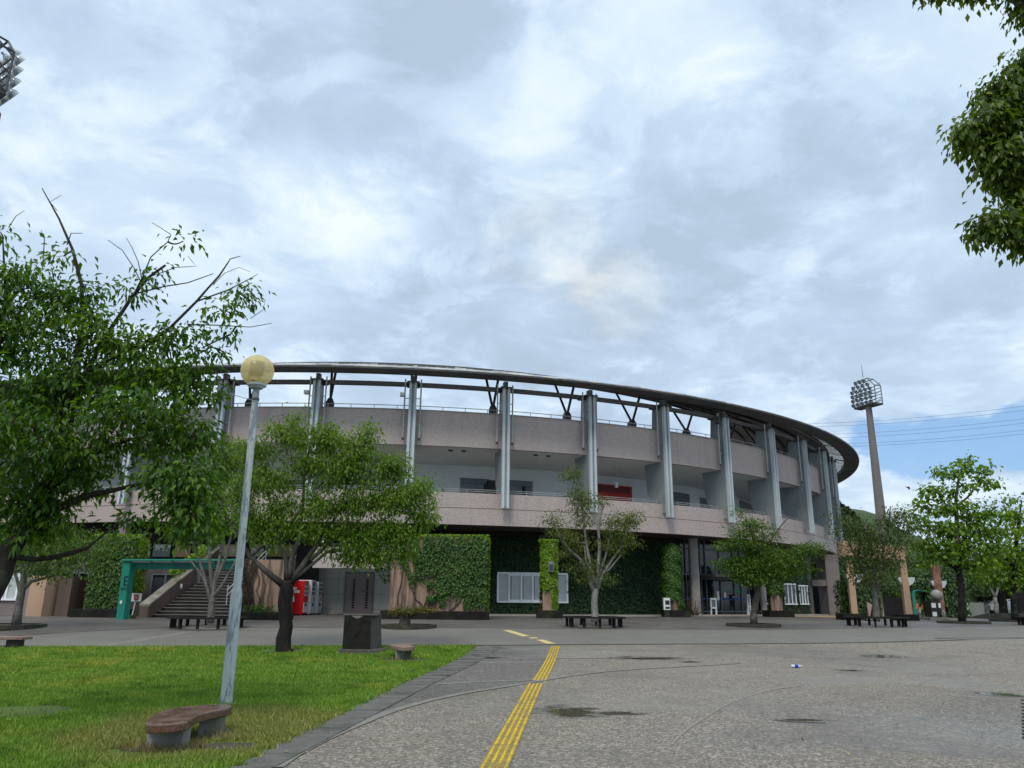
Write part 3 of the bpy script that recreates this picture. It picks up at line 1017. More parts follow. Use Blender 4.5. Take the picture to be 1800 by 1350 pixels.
# loggia railing and deck railing
def railing(name, r, z0, hgt, step, rails, parent, a=TA, b=TB, rad=.018):
    mb = MB()
    n = int((b - a) * r / step)
    for i in range(n + 1):
        th = a + (b - a) * i / n
        p = cyl(th, r, z0); mb.tube([p, p + Vector((0, 0, hgt))], rad * .9, 5)
    for k in rails:
        mb.tube([cyl(a + (b - a) * i / 160, r, z0 + hgt * k) for i in range(161)], rad, 5)
    return mb.build(name, M_pipe, parent)


railing('deck_railing', 44.8, UBT + .05, .26, 1.35, (1.0,), ST, rad=.024)
railing('loggia_railing', 44.75, LBT, .24, 1.8, (1.0, .55), ST, rad=.016)

# pillars
for k in range(-8, 13):
    th = TH0 + DTH * k
    f = MB(); e = Vector((math.sin(th), -math.cos(th), 0)); s = Vector((math.cos(th), math.sin(th), 0)); c0 = Vector((CX, CY, 0))
    # fin: narrow at the foot, wide under the upper parapet, narrow above
    prof = [(45.42, 6.9), (45.42, 13.80), (44.35, 13.80), (44.25, 12.5), (43.35, UBB - .0), (43.55, 8.3), (44.3, 7.0), (44.9, 6.9)]
    vs = [c0 + e * r + s * q + Vector((0, 0, z)) for q in (-.12, .12) for r, z in prof]
    m_ = len(prof)
    f.add(vs, [tuple(range(m_)), tuple(range(2 * m_ - 1, m_ - 1, -1))] + [(i, (i + 1) % m_, m_ + (i + 1) % m_, m_ + i) for i in range(m_)])
    pl = f.build('pillar', M_pillar, ST)
    f = MB()
    rbox(f, th, 45.424, 45.47, .40, 6.72, 13.8)
    for q in (-.145, .145):
        rbox(f, th, 45.472, 45.68, .15, 6.62, 13.8, q)
    f.build('twin_flange', M_flange, pl)
    f = MB()
    rbox(f, th, 44.3, 45.78, .74, 13.805, 13.86)
    f.build('cap_plate', M_dsteel, pl)
    f = MB(); rbox(f, th, 45.1, 45.5, .24, 13.862, 14.25); rbox(f, th, 45.0, 45.2, .5, 13.87, 14.0); f.build('roof_post', M_dsteel, pl)
    for q in (-.47, .47):
        f = MB(); p0 = cyl(th, 45.28, 0) + s * q
        f.tube([(p0.x, p0.y, 10.55), (p0.x, p0.y, 14.1)], .045, 8)
        for z in (11.3, 12.9): rbox(f, th, 45.24, 45.32, .42, z, z + .03, q * .55)
        f.build('downpipe', M_pipe, pl)
        f = MB(); f.tube([(p0.x, p0.y, 10.42), (p0.x, p0.y, 10.56)], .075, 8); f.build('pipe_shoe', M_dsteel, pl)
    if k in (1, 2, 6):
        f = MB(); rbox(f, th, 45.2, 45.55, .26, 13.0 if k < 3 else 13.3, 13.2 if k < 3 else 13.8, -.62); f.build('floodlight_box', M_white if k < 3 else M_dsteel, pl)

# ring beam, roof
mb = MB(); arc(mb, [(45.05, 13.71), (45.05, 13.97), (44.85, 13.97), (44.85, 13.71)], TA, TB, 180); mb.build('ring_beam', M_dsteel, ST)
SL = 0.306
zr = lambda r: 14.09 + (47.6 - r) * SL
mb = MB(); arc(mb, [(47.62, 14.0), (47.62, 14.085), (46.35, 14.09 + .30), (46.35, 14.02)], TA, TB, 200); rim = mb.build('roof_rim', M_dsteel, ST)
mb = MB(); arc(mb, [(47.64, 14.086), (47.64, 14.12), (46.9, 14.40), (46.9, 14.366)], TA, TB, 200); mb.build('edge_trim', M_rimtop, rim)
mb = MB(); arc(mb, [(45.14, zr(45.14)), (45.14, zr(45.14) + .05), (36.2, zr(36.2) + .05), (36.2, zr(36.2))], TA, TB, 160); mb.build('roof_sheet', M_roof, ST)
mb = MB(); arc(mb, [(45.15, zr(45.15) - .22), (45.15, zr(45.15) - .16), (36.2, zr(36.2) - .1), (36.2, zr(36.2) - .16)], TA, TB, 160); mb.build('underside', M_under, ST)
mb = MB(); arc(mb, [(46.33, zr(46.33)), (46.33, zr(46.33) + .03), (45.15, zr(45.15) + .03), (45.15, zr(45.15))], TA, TB, 160); sk = mb.build('skylight_strip', M_sky_pan, ST)
mb = MB()
for i in range(240):
    th = TA + (TB - TA) * i / 240
    e = [cyl(th, 46.34, zr(46.34) - .05), cyl(th, 45.16, zr(45.16) - .05)]
    mb.tube(e, .03, 4)
mb.build('skylight_bar', M_dsteel, sk)
# standing ribs on the roof, some thicker and in the bright trim metal
mb = MB(); mb2 = MB()
for i in range(150):
    th = TA + (TB - TA) * i / 150
    q = [cyl(th, 46.9, zr(46.9) + .04), cyl(th + .006, 36.3, zr(36.3) + .06)]
    (mb2 if i % 4 == 0 else mb).tube(q, .045 if i % 4 else .09, 4)
rb = mb.build('roof_rib', M_roof, ST); rb['kind'] = 'stuff'
rb = mb2.build('roof_rib', M_rimtop, ST); rb['kind'] = 'stuff'
mb = MB(); arc(mb, [(36.3, zr(36.3) + .05), (36.3, zr(36.3) + .24), (36.0, zr(36.0) + .22), (36.0, zr(36) - .1)], TA, TB, 160); mb.build('inner_gutter', M_dsteel, ST)
# purlins seen on the underside at the right
mb = MB()
for r in (37.5, 39.5, 41.2, 43.6):
    arc(mb, [(r, zr(r) - .36), (r, zr(r) - .2), (r - .12, zr(r) - .2), (r - .12, zr(r) - .36)], TA, TB, 140)
mb.build('purlin', M_dsteel, ST)

# V struts on pedestals behind the parapet
for k in range(-8, 12):
    th = TH0 + DTH * k
    f = MB(); rbox(f, th, 41.8, 42.2, .46, 11.36, 13.36)
    q = MB()
    e = Vector((math.sin(th), -math.cos(th), 0)); s = Vector((math.cos(th), math.sin(th), 0)); c0 = Vector((CX, CY, 0))
    lo = [c0 + e * a + s * b + Vector((0, 0, 13.36)) for a, b in ((41.8, -.23), (42.2, -.23), (42.2, .23), (41.8, .23))]
    hi = [c0 + e * a + s * b + Vector((0, 0, 13.62)) for a, b in ((41.9, -.12), (42.1, -.12), (42.1, .12), (41.9, .12))]
    f.hexa(lo, hi)
    ped = f.build('strut_pedestal', M_dsteel, ST)
    for sgn in (-1, 1):
        f = MB(); rt_out = .85 if sgn > 0 else -1.7; a = c0 + e * (42.0 + .05 * sgn) + s * .02 * sgn + Vector((0, 0, 13.5)); b = c0 + e * (42.0 + rt_out) + s * .16 * sgn + Vector((0, 0, zr(42.0 + rt_out) - .2))
        f.tube([a, b], .085, 8); f.build('strut', M_dsteel, ped)
    # small block on the parapet seen at some pedestals
# ================================================================ ground floor of the stadium (bulges outwards to the right)
def depth_floor(py, x, z):
    """depth Y of a ground-floor foot seen at height py when it stands at height z"""
    v = ray(x, py); return (z - HCAM) / v[2] * v[1]


PLAN_PX = [(560, 49.5), (850, 49.3), (950, 49.6), (1040, 50.6), (1120, 52.0), (1197, 54.0), (1232, 55.0), (1342, 58.0), (1385, 59.8), (1425, 61.6)]
PLAN = [Vector((at(px, 1077, Y).x, Y, 0)) for px, Y in PLAN_PX]
_cum = [0]
for a, b in zip(PLAN[:-1], PLAN[1:]): _cum.append(_cum[-1] + (b - a).length)


def plan_at(s):
    s = min(max(s, 0), _cum[-1] - 1e-6)
    for i in range(len(PLAN) - 1):
        if s <= _cum[i + 1]:
            t = (s - _cum[i]) / (_cum[i + 1] - _cum[i])
            p = PLAN[i].lerp(PLAN[i + 1], t)
            # smoothed normal
            d = (PLAN[min(i + 1, len(PLAN) - 1)] - PLAN[i]).normalized()
            return p, Vector((d.y, -d.x, 0)), d
    return PLAN[-1], Vector((0, -1, 0)), Vector((1, 0, 0))


def onplan(px, py, out=0.0):
    """(s, z) where the sight line meets the ground-floor wall (moved out by that much)"""
    v = ray(px, py)
    for i in range(len(PLAN) - 1):
        d = (PLAN[i + 1] - PLAN[i]); n = Vector((d.y, -d.x, 0)).normalized()
        A = PLAN[i] + n * out
        det = v[0] * (-d.y) - v[1] * (-d.x)
        if abs(det) < 1e-9: continue
        tt = (A.x * (-d.y) - A.y * (-d.x)) / det
        u = (v[0] * A.y - v[1] * A.x) / det
        if tt > 0 and ((-1e-6 <= u <= 1 + 1e-6) or (i == 0 and u < 0) or (i == len(PLAN) - 2 and u > 1)):
            return _cum[i] + u * (_cum[i + 1] - _cum[i]), HCAM + v[2] * tt
    return 0, 0


def wallstrip(mb, s0, s1, z0, z1, t0, t1, step=0.9):
    """slab on the ground-floor wall from s0 to s1, t0..t1 out from it"""
    n = max(1, int(abs(s1 - s0) / step))
    ss = [s0 + (s1 - s0) * i / n for i in range(n + 1)]
    for a, b in zip(ss[:-1], ss[1:]):
        pa, na, _ = plan_at(a + 1e-5); pb, nb, _ = plan_at(b - 1e-5)
        q = [pa + na * t0, pa + na * t1, pb + nb * t1, pb + nb * t0]
        mb.hexa([(v.x, v.y, z0) for v in q], [(v.x, v.y, z1) for v in q])


def panel(x0, x1, yt, yb, out=0.0):
    """pixel rectangle -> (s0, s1, z0, z1)"""
    xm = (x0 + x1) / 2; ym = (yt + yb) / 2
    return onplan(x0, ym, out)[0], onplan(x1, ym, out)[0], onplan(xm, yb, out)[1], onplan(xm, yt, out)[1]


ZP = PLAZA + 0.10           # low terrace the stadium stands on
# terrace step
outer = []
for i in range(40):
    s = _cum[-1] * i / 39; p, n, _ = plan_at(s); outer.append(p + n * 1.5)
inner = [plan_at(_cum[-1] * i / 39)[0] - plan_at(_cum[-1] * i / 39)[1] * 3 for i in range(40)]
mb = MB()
for i in range(1, 39):
    q = [outer[i], outer[i + 1], inner[i + 1], inner[i]]
    mb.hexa([(v.x, v.y, PLAZA - .05) for v in q], [(v.x, v.y, ZP) for v in q])
mb.build('terrace_step', M_concrete, ST)

s_iv0 = onplan(845, 1000)[0]; s_iv1 = onplan(1197, 1000)[0]
s_w1 = _cum[-1]
mb = MB(); wallstrip(mb, 0, s_iv1, ZP, LBB + .02, -.3, 0); gw = mb.build('ground_floor_wall', pm('ivy_backing', (.022, .024, .016), (.014, .016, .011), 1, .95), ST)
# long white window in the ivy
s0, s1, z0, z1 = panel(875, 996, 1010, 1057)
WIN = [(s0, s1, z0, z1)]
mb = MB(); wallstrip(mb, s0, s1, z0, z1, .01, .06); wn = mb.build('window', M_blind, ST)
mb = MB()
wallstrip(mb, s0 - .04, s1 + .04, z1, z1 + .12, .0, .16); wallstrip(mb, s0 - .04, s1 + .04, z0 - .09, z0, .0, .2)
for px in (875, 895, 916.5, 936.5, 957, 974, 996):
    a = onplan(px, 1035)[0]; wallstrip(mb, a - .06, a + .06, z0, z1, .062, .12)
for x0, x1 in ((895, 916), (916, 936), (936, 957)):
    a, b = onplan(x0, 1035)[0], onplan(x1, 1035)[0]
    wallstrip(mb, a + .06, b - .06, z1 - .09, z1, .062, .1); wallstrip(mb, a + .06, b - .06, z0, z0 + .09, .062, .1)
mb.build('frame', M_wframe, wn)
mb = MB()
for x0, x1 in ((895, 916), (916, 936), (936, 957)):
    a, b = onplan(x0, 1035)[0], onplan(x1, 1035)[0]; wallstrip(mb, a + .08, a + .13, z0 + .1, z1 - .1, .062, .075)
mb.build('curtain_gap', M_dglass2, wn)

# ivy sheet on that wall
M_ivy_d = leafmat('dark_ivy', [(.008, .028, .010), (.014, .044, .013), (.024, .064, .016), (.05, .10, .02)], .2, .5)  # darkest green of the ivy leaf mixes
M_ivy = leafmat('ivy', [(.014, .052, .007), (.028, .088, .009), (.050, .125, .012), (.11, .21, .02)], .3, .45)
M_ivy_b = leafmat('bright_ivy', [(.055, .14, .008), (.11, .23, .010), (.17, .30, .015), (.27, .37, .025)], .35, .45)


def ivy_plan(name, parent, s0, s1, z0, z1, mat, holes=(), L=.14, dens=200, ragged=.25):
    rects = []
    n = max(1, int((s1 - s0) / 1.0))
    for i in range(n):
        a, b = s0 + (s1 - s0) * i / n, s0 + (s1 - s0) * (i + 1) / n
        pa, na, _ = plan_at(a + 1e-4); pb, nb, _ = plan_at(b - 1e-4)
        rects.append(((pa.x, pa.y, z0), tuple(pb - pa), (0, 0, z1 - z0), tuple(na)))
        rects[-1] = rects[-1] + ((a, b),)
    Ps = []
    full = []
    for o, u, v, nn, (a, b) in rects:
        full.append((o, u, v, nn))

    def mask(p, s, t):
        # arc length of the point
        best = None
        for (o, u, v, nn, (a, b)) in rects:
            q = Vector((p[0] - o[0], p[1] - o[1], 0)); L_ = Vector(u); k = q.dot(L_) / L_.length_squared
            if -.02 <= k <= 1.02:
                dd = abs((q - L_ * k).length)
                if best is None or dd < best[0]: best = (dd, a + (b - a) * k)
        if best is None: return False
        ss = best[1]
        wob = ragged * math.sin(ss * 5.1 + p[2] * 3) * .5
        for h0, h1, y0, y1 in holes:
            if h0 + wob * .4 < ss < h1 + wob * .4 and y0 - .03 < p[2] < y1 + .12 + wob * .2: return False
        return True
    return ivy(name, parent, full, mat, L, dens, mask, .12)


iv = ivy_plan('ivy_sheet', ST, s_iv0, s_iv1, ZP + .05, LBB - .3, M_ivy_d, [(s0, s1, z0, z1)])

# glazed entrance
s0 = s_iv1; s1 = onplan(1342, 1040)[0]
mb = MB(); wallstrip(mb, s0, s1, ZP, LBB, -.35, -.25); eg = mb.build('entrance_glazing', M_dglass, ST)
mb = MB()
for px in (1199, 1211, 1237, 1246, 1271, 1295, 1307, 1320, 1334, 1342):
    a = onplan(px, 1040)[0]; wallstrip(mb, a - .035, a + .035, ZP, LBB, -.25, -.17)
for py in (967, 1011, 1075):
    z = onplan(1270, py)[1]; wallstrip(mb, s0, s1, z - .05, z + .05, -.25, -.19)
mb.build('mullion', M_gframe, eg)
z = onplan(1270, 1053)[1]
mb = MB(); wallstrip(mb, s0, s1, z - .06, z + .06, -.245, -.24); mb.build('blue_safety_stripe', pm('blue_film', (.012, .07, .25), (.01, .05, .2), 2, .4), eg)
# canopy over the doors
a0, a1 = onplan(1226, 1015)[0], onplan(1320, 1015)[0]; zc = onplan(1270, 1020)[1]
mb = MB(); wallstrip(mb, a0, a1, zc, zc + .16, -.2, 1.5, 20); wallstrip(mb, a0 - .1, a1 + .1, zc + .16, zc + .34, -.2, 1.75, 20); mb.build('door_canopy', M_brownw, ST)
# paper notices and lettering on the doors
mb = MB()
for px, py, w_, h_ in ((1266.5, 1047, .26, .62), (1279, 1046, .22, .34), (1295, 1049.5, .3, .09)):
    a, z = onplan(px, py); wallstrip(mb, a - w_ / 2, a + w_ / 2, z - h_ / 2, z + h_ / 2, -.238, -.232)
mb.build('paper_notice', M_white, eg)
a, z = onplan(1296, 1041); p, n, d = plan_at(a)
Mx = Matrix((d, Vector((0, 0, 1)), n)).transposed().to_4x4(); Mx.translation = p - n * .225 + Vector((0, 0, z))
try:
    text_mesh('door_lettering', 'アリーナ受付', .26, pm('green_letter', (.05, .62, .30), None, 3, .5), Mx, eg)
except Exception as ex:
    print('text', ex)
# bare concrete columns either side of the doors
for x0, x1, yy_ in ((1215, 1231, 1077), (1337, 1347, 1077)):
    Yc = plan_at(onplan((x0 + x1) / 2, 1040)[0])[0].y - (1.3 if x0 < 1300 else .4)
    c = at((x0 + x1) / 2, 1060, Yc); wv = (x1 - x0) * mpp(Yc)
    mb = MB(); mb.prism([(c.x + wv / 2 * math.copysign(abs(math.cos(q)) ** .6, math.cos(q)), c.y + wv / 2 * math.copysign(abs(math.sin(q)) ** .6, math.sin(q))) for q in [2 * PI * i / 20 for i in range(20)]], ZP, LBB + .01)
    mb.build('concrete_column', M_concrete, ST, smooth=True, auto=40)

# right wing, ivied with tall windows
mb = MB(); wallstrip(mb, s1, s_w1, ZP, LBB, -.3, 0); mb.build('right_wing_wall', M_brownw, ST)
holes = []
for x0, x1, yt, yb in ((1344, 1357, 1027, 1060), (1377, 1397, 1028, 1061), (1404, 1418, 1031, 1061)):
    a, b, z0, z1 = panel(x0, x1, yt, yb)
    holes.append((a, b, z0, z1))
    mb = MB(); wallstrip(mb, a, b, z0, z1, .01, .05); wn = mb.build('window', M_dglass2, ST)
    mb = MB()
    for i in range(4):
        q = a + (b - a) * i / 3; wallstrip(mb, q - .03, q + .03, z0, z1, .052, .11)
    wallstrip(mb, a - .05, b + .05, z0 - .08, z0, .0, .18); wallstrip(mb, a - .05, b + .05, z1, z1 + .1, .0, .14)
    mb.build('frame', M_wframe, wn)
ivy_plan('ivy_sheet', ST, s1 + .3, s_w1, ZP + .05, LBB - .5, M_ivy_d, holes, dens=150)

# open corner of heavy posts and beams at the far right
Yr = 64.5
Pq = lambda px, py: at(px, py, Yr)
m_frame = pm('taupe_concrete', (.235, .20, .19), (.19, .16, .15), .8, .75, .1, 20)
mb = MB()
def postpx(mb, x0, x1, yt, yb, Y, dpt, foot=None):
    """box seen between those pixels at depth Y"""
    a = at(x0, yb, Y); b = at(x1, yb, Y); zt = at((x0 + x1) / 2, yt, Y).z
    zb = foot if foot is not None else a.z
    xs = (a.x, b.x)
    mb.bbox(xs[0], xs[1], Y, Y + dpt, zb, zt)
postpx(mb, 1459, 1483, 975, 1079, Yr, 1.4, PLAZA)
for o in ():
    pass
mb.build('corner_post', m_frame, ST)
mb = MB(); postpx(mb, 1451, 1466, 980, 1079, Yr + 1.6, 1.0, PLAZA); mb.build('corner_post', m_frame, ST)
mb = MB(); postpx(mb, 1428, 1459, 1019, 1030, Yr + .1, 1.2); mb.build('cross_beam', m_frame, ST)
mb = MB(); postpx(mb, 1425, 1432, 960, 1079, Yr + .3, 1.0, PLAZA); mb.build('corner_post', m_frame, ST)
mb = MB(); a = at(1427, 1070, Yr + 5); mb.bbox(a.x, a.x + 2.4, Yr + 4.8, Yr + 5, PLAZA, 3.4); mb.build('back_wall', M_dark, ST)
mb = MB(); a = at(1446, 1070, Yr + 4); b = at(1453, 1070, Yr + 4); mb.bbox(a.x, b.x, Yr + 3.5, Yr + 4, PLAZA, 3.0); mb.build('door', M_shut, ST)

# ---------------------------------------------------------------- behind the stairs and the trees on the left: deep brown ground floor
def bx(mb, x0, x1, yt, yb, Y, dpt, foot=None, zt=None):
    a = at(x0, yb, Y); b = at(x1, yb, Y); z1 = at((x0 + x1) / 2, yt, Y).z if zt is None else zt
    mb.bbox(a.x, b.x, Y, Y + dpt, a.z if foot is None else foot, z1)
    return a.x, b.x, z1


# left wing wall, straight, with windows
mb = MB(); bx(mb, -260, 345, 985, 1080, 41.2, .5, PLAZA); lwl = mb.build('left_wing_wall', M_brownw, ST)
for x0, x1, yt, yb, fm, gm in ((101, 152, 1008, 1048, M_gframe, M_dglass), (262, 335, 1011, 1062, M_gframe, M_dglass2)):
    mb = MB(); X0, X1, z1 = bx(mb, x0, x1, yt, yb, 41.15, .04); wn = mb.build('window', gm, ST)
    z0 = at((x0 + x1) / 2, yb, 41.15).z
    mb = MB()
    for i in range(4):
        q = X0 + (X1 - X0) * i / 3; mb.bbox(q - .05, q + .05, 41.07, 41.148, z0, z1)
    mb.bbox(X0, X1, 41.06, 41.146, z0 - .08, z0); mb.bbox(X0, X1, 41.06, 41.146, z1, z1 + .08)
    mb.build('frame', fm, wn)
# upper dark gallery above it with pale posts carrying the parapet
for x0, x1 in ((199, 213), (60, 74), (-70, -55)):
    mb = MB(); Yp = 43.2; bx(mb, x0, x1, 915, 987, Yp, .6, None, LBB + .02); mb.build('gallery_post', m_frame, ST)
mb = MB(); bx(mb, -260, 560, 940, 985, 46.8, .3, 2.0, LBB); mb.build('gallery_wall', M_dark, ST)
mb = MB(); bx(mb, -260, 344, 985, 989, 41.7, 4.9, None, at(100, 985, 41.7).z); mb.build('gallery_slab', M_brownw, ST)
# ================================================================ things in front of the stadium
M_plant = pm('planter_block', (.020, .019, .017), (.012, .0115, .011), 2.5, .9, .2, 20, spec=.15, c3=(.03, .033, .018))
M_rustpeach = None


def stained_peach():
    m, t, p = newmat('stained_peach_plaster')
    P = t.pos()
    st = t.noise(t.vmath('MULTIPLY', P, (3.2, 3.2, .22)), 1.0, 5, .65)
    n = t.noise(P, 1.2, 4, .6)
    col = t.mix(t.mapr(n, .35, .65), (.35, .235, .175), (.26, .175, .13))
    col = t.mix(t.mapr(st, .43, .60, 0, .9), col, (.075, .05, .036))
    t.l.new(col, p.inputs['Base Color']); p.inputs['Roughness'].default_value = .9
    t.l.new(t.bump(t.noise(P, 18, 4), .2), p.inputs['Normal'])
    return m


M_rustpeach = stained_peach()
M_vine = pm('vine_stem', (.075, .05, .035), (.05, .035, .025), 8, .9)

# ---------------------------------------------------------------- free-standing ivied columns round the forecourt
COLS = [
    # x centre, planter x0..x1, y base, ivy x0..x1, y top, body x0..x1, ivy hem at left / right, shape, label
    (967, 943, 988, 1089.5, 948, 982, 946, 957, 968, 1035, 1072, 'square', 'square column wrapped in bright yellow green ivy with a wall lamp, before the white window', M_ivy_b),
    (1187, 1165, 1210, 1087.5, 1162, 1201, 951, 1178, 1190, 1052, 1076, 'round', 'round topped column thick with mid green ivy, beside the glass entrance', M_ivy),
    (1371, 1347, 1390, 1087.5, 1348, 1378, 985, 1358, 1374, 1043, 1046, 'round', 'peach column with ivy only on its upper part, right of the entrance', M_ivy),
]
for (xc, p0, p1, yb, i0, i1, yt, b0, b1, hl, hr, shp, lab, im) in COLS:
    c = G(xc, yb - 3); Y = c.y
    root = thing('ivy_column', lab, 'column', (c.x, c.y, PLAZA), 'free-standing ivied columns')
    sc_ = mpp(Y) / math.cos(0.0)
    hw = (i1 - i0) * sc_ / 2 * .93
    cxm = at((i0 + i1) / 2, (yt + yb) / 2, Y).x
    zt = at(xc, yt + 3, Y).z
    body = MB()
    bw = (b1 - b0) * sc_
    bxm = at((b0 + b1) / 2, hl + 10, Y).x
    # column body under the leaves
    if shp == 'square':
        body.bbox(cxm - hw * .70, cxm + hw * .70, Y - hw * .6, Y + hw * .6, PLAZA + .2, zt - .12)
    else:
        body.lathe((cxm, Y, PLAZA + .2), [(hw * .70, 0), (hw * .72, zt - PLAZA - .9), (hw * .6, zt - PLAZA - .55), (.01, zt - PLAZA - .35)], 20)
    body.build('shaft', M_rustpeach, root, smooth=(shp != 'square'))
    # leaves all round
    n = int(13000 * hw)
    ang = RNG.random(n) * 2 * PI
    zz = PLAZA + .25 + RNG.random(n) ** .9 * (zt - PLAZA - .25)
    rr = np.ones(n) * hw * .9
    if shp == 'square':
        ca, sa = np.cos(ang), np.sin(ang); k = 1 / np.maximum(np.abs(ca), np.abs(sa)); rr = rr * np.minimum(k, 1.22) * .88
    else:
        top = (zt - zz) / (hw * 1.1); rr = rr * np.sqrt(np.clip(1 - (1 - np.clip(top, 0, 1)) ** 2, 0.02, 1))
    rr = rr * (1 + .07 * np.sin(zz * 7 + ang * 3)) + RNG.uniform(-.05, .06, n)
    P = np.stack([cxm + rr * np.cos(ang), Y + rr * np.sin(ang), zz], 1)
    # hem: leaves stop lower on one side
    zl = at(xc, hl, Y).z; zr_ = at(xc, hr, Y).z
    xx_ = (P[:, 0] - cxm) / hw
    hem = np.where(xx_ < .1, zl, zl + (zr_ - zl) * np.clip((xx_ - .1) / .25, 0, 1)) + .12 * np.sin(ang * 7)
    back = P[:, 1] > Y + hw * .3
    keep = (P[:, 2] > hem) | back
    P = P[keep]; ang2 = ang[keep]
    Nn = np.stack([np.cos(ang2), np.sin(ang2), np.zeros(len(P))], 1)
    # cap of the square one
    if shp == 'square':
        k = 900; Pt = np.stack([cxm + RNG.uniform(-hw, hw, k), Y + RNG.uniform(-hw, hw, k) * .9, zt - .06 + RNG.uniform(0, .1, k)], 1)
        P = np.concatenate([P, Pt]); Nn = np.concatenate([Nn, np.tile([0, -.3, .9], (k, 1))])
    m_ = len(P)
    D = np.array([0, 0, -1.0]) + Nn * RNG.uniform(.1, .75, (m_, 1)) + rnd_unit(m_) * .4
    N = Nn + np.array([0, 0, .5]) + rnd_unit(m_) * .35
    V, F = leaf_arrays(P, D, N, .125 * RNG.uniform(.55, 1.25, m_), .85, .1)
    np_mesh('ivy', V, F, im, root)
    # square planter box of dark blocks
    a = at(p0, yb - 1, Y); b = at(p1, yb - 1, Y)
    w_ = b.x - a.x
    mb = MB()
    x0, x1 = a.x, b.x; y0, y1 = Y - w_ / 2, Y + w_ / 2; h_ = .42; tk = .12
    mb.bbox(x0, x1, y0, y0 + tk, PLAZA - .02, PLAZA + h_); mb.bbox(x0, x1, y1 - tk, y1, PLAZA - .02, PLAZA + h_)
    mb.bbox(x0, x0 + tk, y0 + tk, y1 - tk, PLAZA - .02, PLAZA + h_); mb.bbox(x1 - tk, x1, y0 + tk, y1 - tk, PLAZA - .02, PLAZA + h_)
    pl = mb.build('planter', M_plant, root, bevel=.015)
    mb = MB(); mb.bbox(x0 + tk, x1 - tk, y0 + tk, y1 - tk, PLAZA + .2, PLAZA + h_ - .06); mb.build('planter_soil', M_dirt, pl)
    if shp == 'square':
        q = at(968.5, 996, Y - hw - .12)
        mb = MB(); mb.bbox(q.x - .14, q.x + .14, q.y - .1, q.y + .12, q.z - .28, q.z + .26); lm = mb.build('wall_lamp', pm('lamp_casing', (.20, .21, .22), None, 3, .4), root, bevel=.02)
        mb = MB(); mb.bbox(q.x - .10, q.x + .10, q.y - .112, q.y - .101, q.z - .22, q.z + .12); mb.build('lamp_pane', M_dglass2, lm)
# white cabinet leaning against the middle column's planter
c = G(1170, 1080); Yc = G(1187, 1084.5).y - .75
a = at(1166, 1079, Yc); b = at(1177.5, 1079, Yc)
mb = MB(); zt = at(1172, 1051, Yc).z
mb.bbox(a.x, b.x, Yc - .25, Yc + .05, PLAZA + .42, zt); cab = mb.build('notice_stand', M_white, bevel=.02)
cab['label'] = 'pale grey notice stand with dark panels left of the round ivied column'; cab['category'] = 'notice stand'
mb = MB(); mb.bbox(a.x + .1, b.x - .04, Yc - .262, Yc - .252, PLAZA + .75, PLAZA + 1.0); mb.bbox(a.x + .1, b.x - .04, Yc - .262, Yc - .252, PLAZA + .5, PLAZA + .62); mb.build('dark_panel', M_black_m, cab)
mb = MB(); mb.bbox(a.x + .05, b.x - .05, Yc - .2, Yc, PLAZA, PLAZA + .43); mb.build('foot', M_black_m, cab)

# two white hand-sanitiser stands by the doors
for k, (x0, x1, yt, yb, lab) in enumerate(((1250, 1261, 1051, 1077.5, 'white slatted stand left of the door notices'), (1315, 1321, 1045, 1078, 'narrow white stand right of the green door lettering'))):
    Yc = plan_at(onplan((x0 + x1) / 2, 1050)[0])[0].y - 1.0
    a = at(x0, yb, Yc); b = at(x1, yb, Yc); zt = at((x0 + x1) / 2, yt, Yc).z
    mb = MB(); mb.bbox(a.x, b.x, Yc, Yc + .3, ZP + (zt - ZP) * .35, zt)
    o = mb.build('white_stand', M_white, bevel=.02); tag(o, lab, 'stand', 'white stands by the doors')
    mb = MB()
    for q in (a.x + .04, b.x - .04):
        for y in (Yc + .03, Yc + .27): mb.bbox(q - .03, q + .03, y - .03, y + .03, ZP, ZP + (zt - ZP) * .35 - .002)
    mb.build('leg', M_white, o)
    mb = MB(); mb.bbox(a.x + .08, b.x - .08, Yc - .012, Yc - .002, ZP + (zt - ZP) * .45, zt - .12); mb.build('dark_front', M_gframe, o)

# bare shrub at the foot of the left concrete column
c = at(1222, 1076, 52.5)
rt = thing('bare_shrub', 'leafless tangled brown shrub at the foot of the concrete column', 'shrub', (c.x, c.y, ZP))
mb = MB()
for i in range(26):
    a_ = RNG.random() * 2 * PI; p0 = Vector((c.x + .15 * math.cos(a_), c.y + .15 * math.sin(a_), ZP)); r_ = RNG.uniform(.3, .75); p1 = p0 + Vector((math.cos(a_) * r_, math.sin(a_) * r_ * .6, RNG.uniform(.4, 1.25)))
    bezier_twig(mb, p0, p1, .02, .007, .1, 4, 4, .2)
    bezier_twig(mb, p0.lerp(p1, .6), p1 + Vector(RNG.normal(size=3)) * .25, .01, .005, .1, 3, 3, .2)
mb.build('branches', M_vine, rt)

# ---------------------------------------------------------------- ivied peach garden wall
Yw = 40.3
root = thing('garden_wall', 'stained peach wall half covered by a curtain of green ivy, right of the grey door', 'wall', (at(770, 1085, Yw).x, Yw, PLAZA))
xl = at(683, 1080, Yw).x; xr = at(852, 1080, Yw).x; zt = at(780, 944, Yw).z; zt2 = at(700, 962, Yw).z
mb = MB(); mb.bbox(xl, xr, Yw, Yw + .45, PLAZA, zt); mb.build('wall', M_rustpeach, root)
mb = MB(); mb.bbox(xl, xl + .45, Yw + .452, Yw + 5, PLAZA, zt); mb.build('side_wall', M_rustpeach, root)


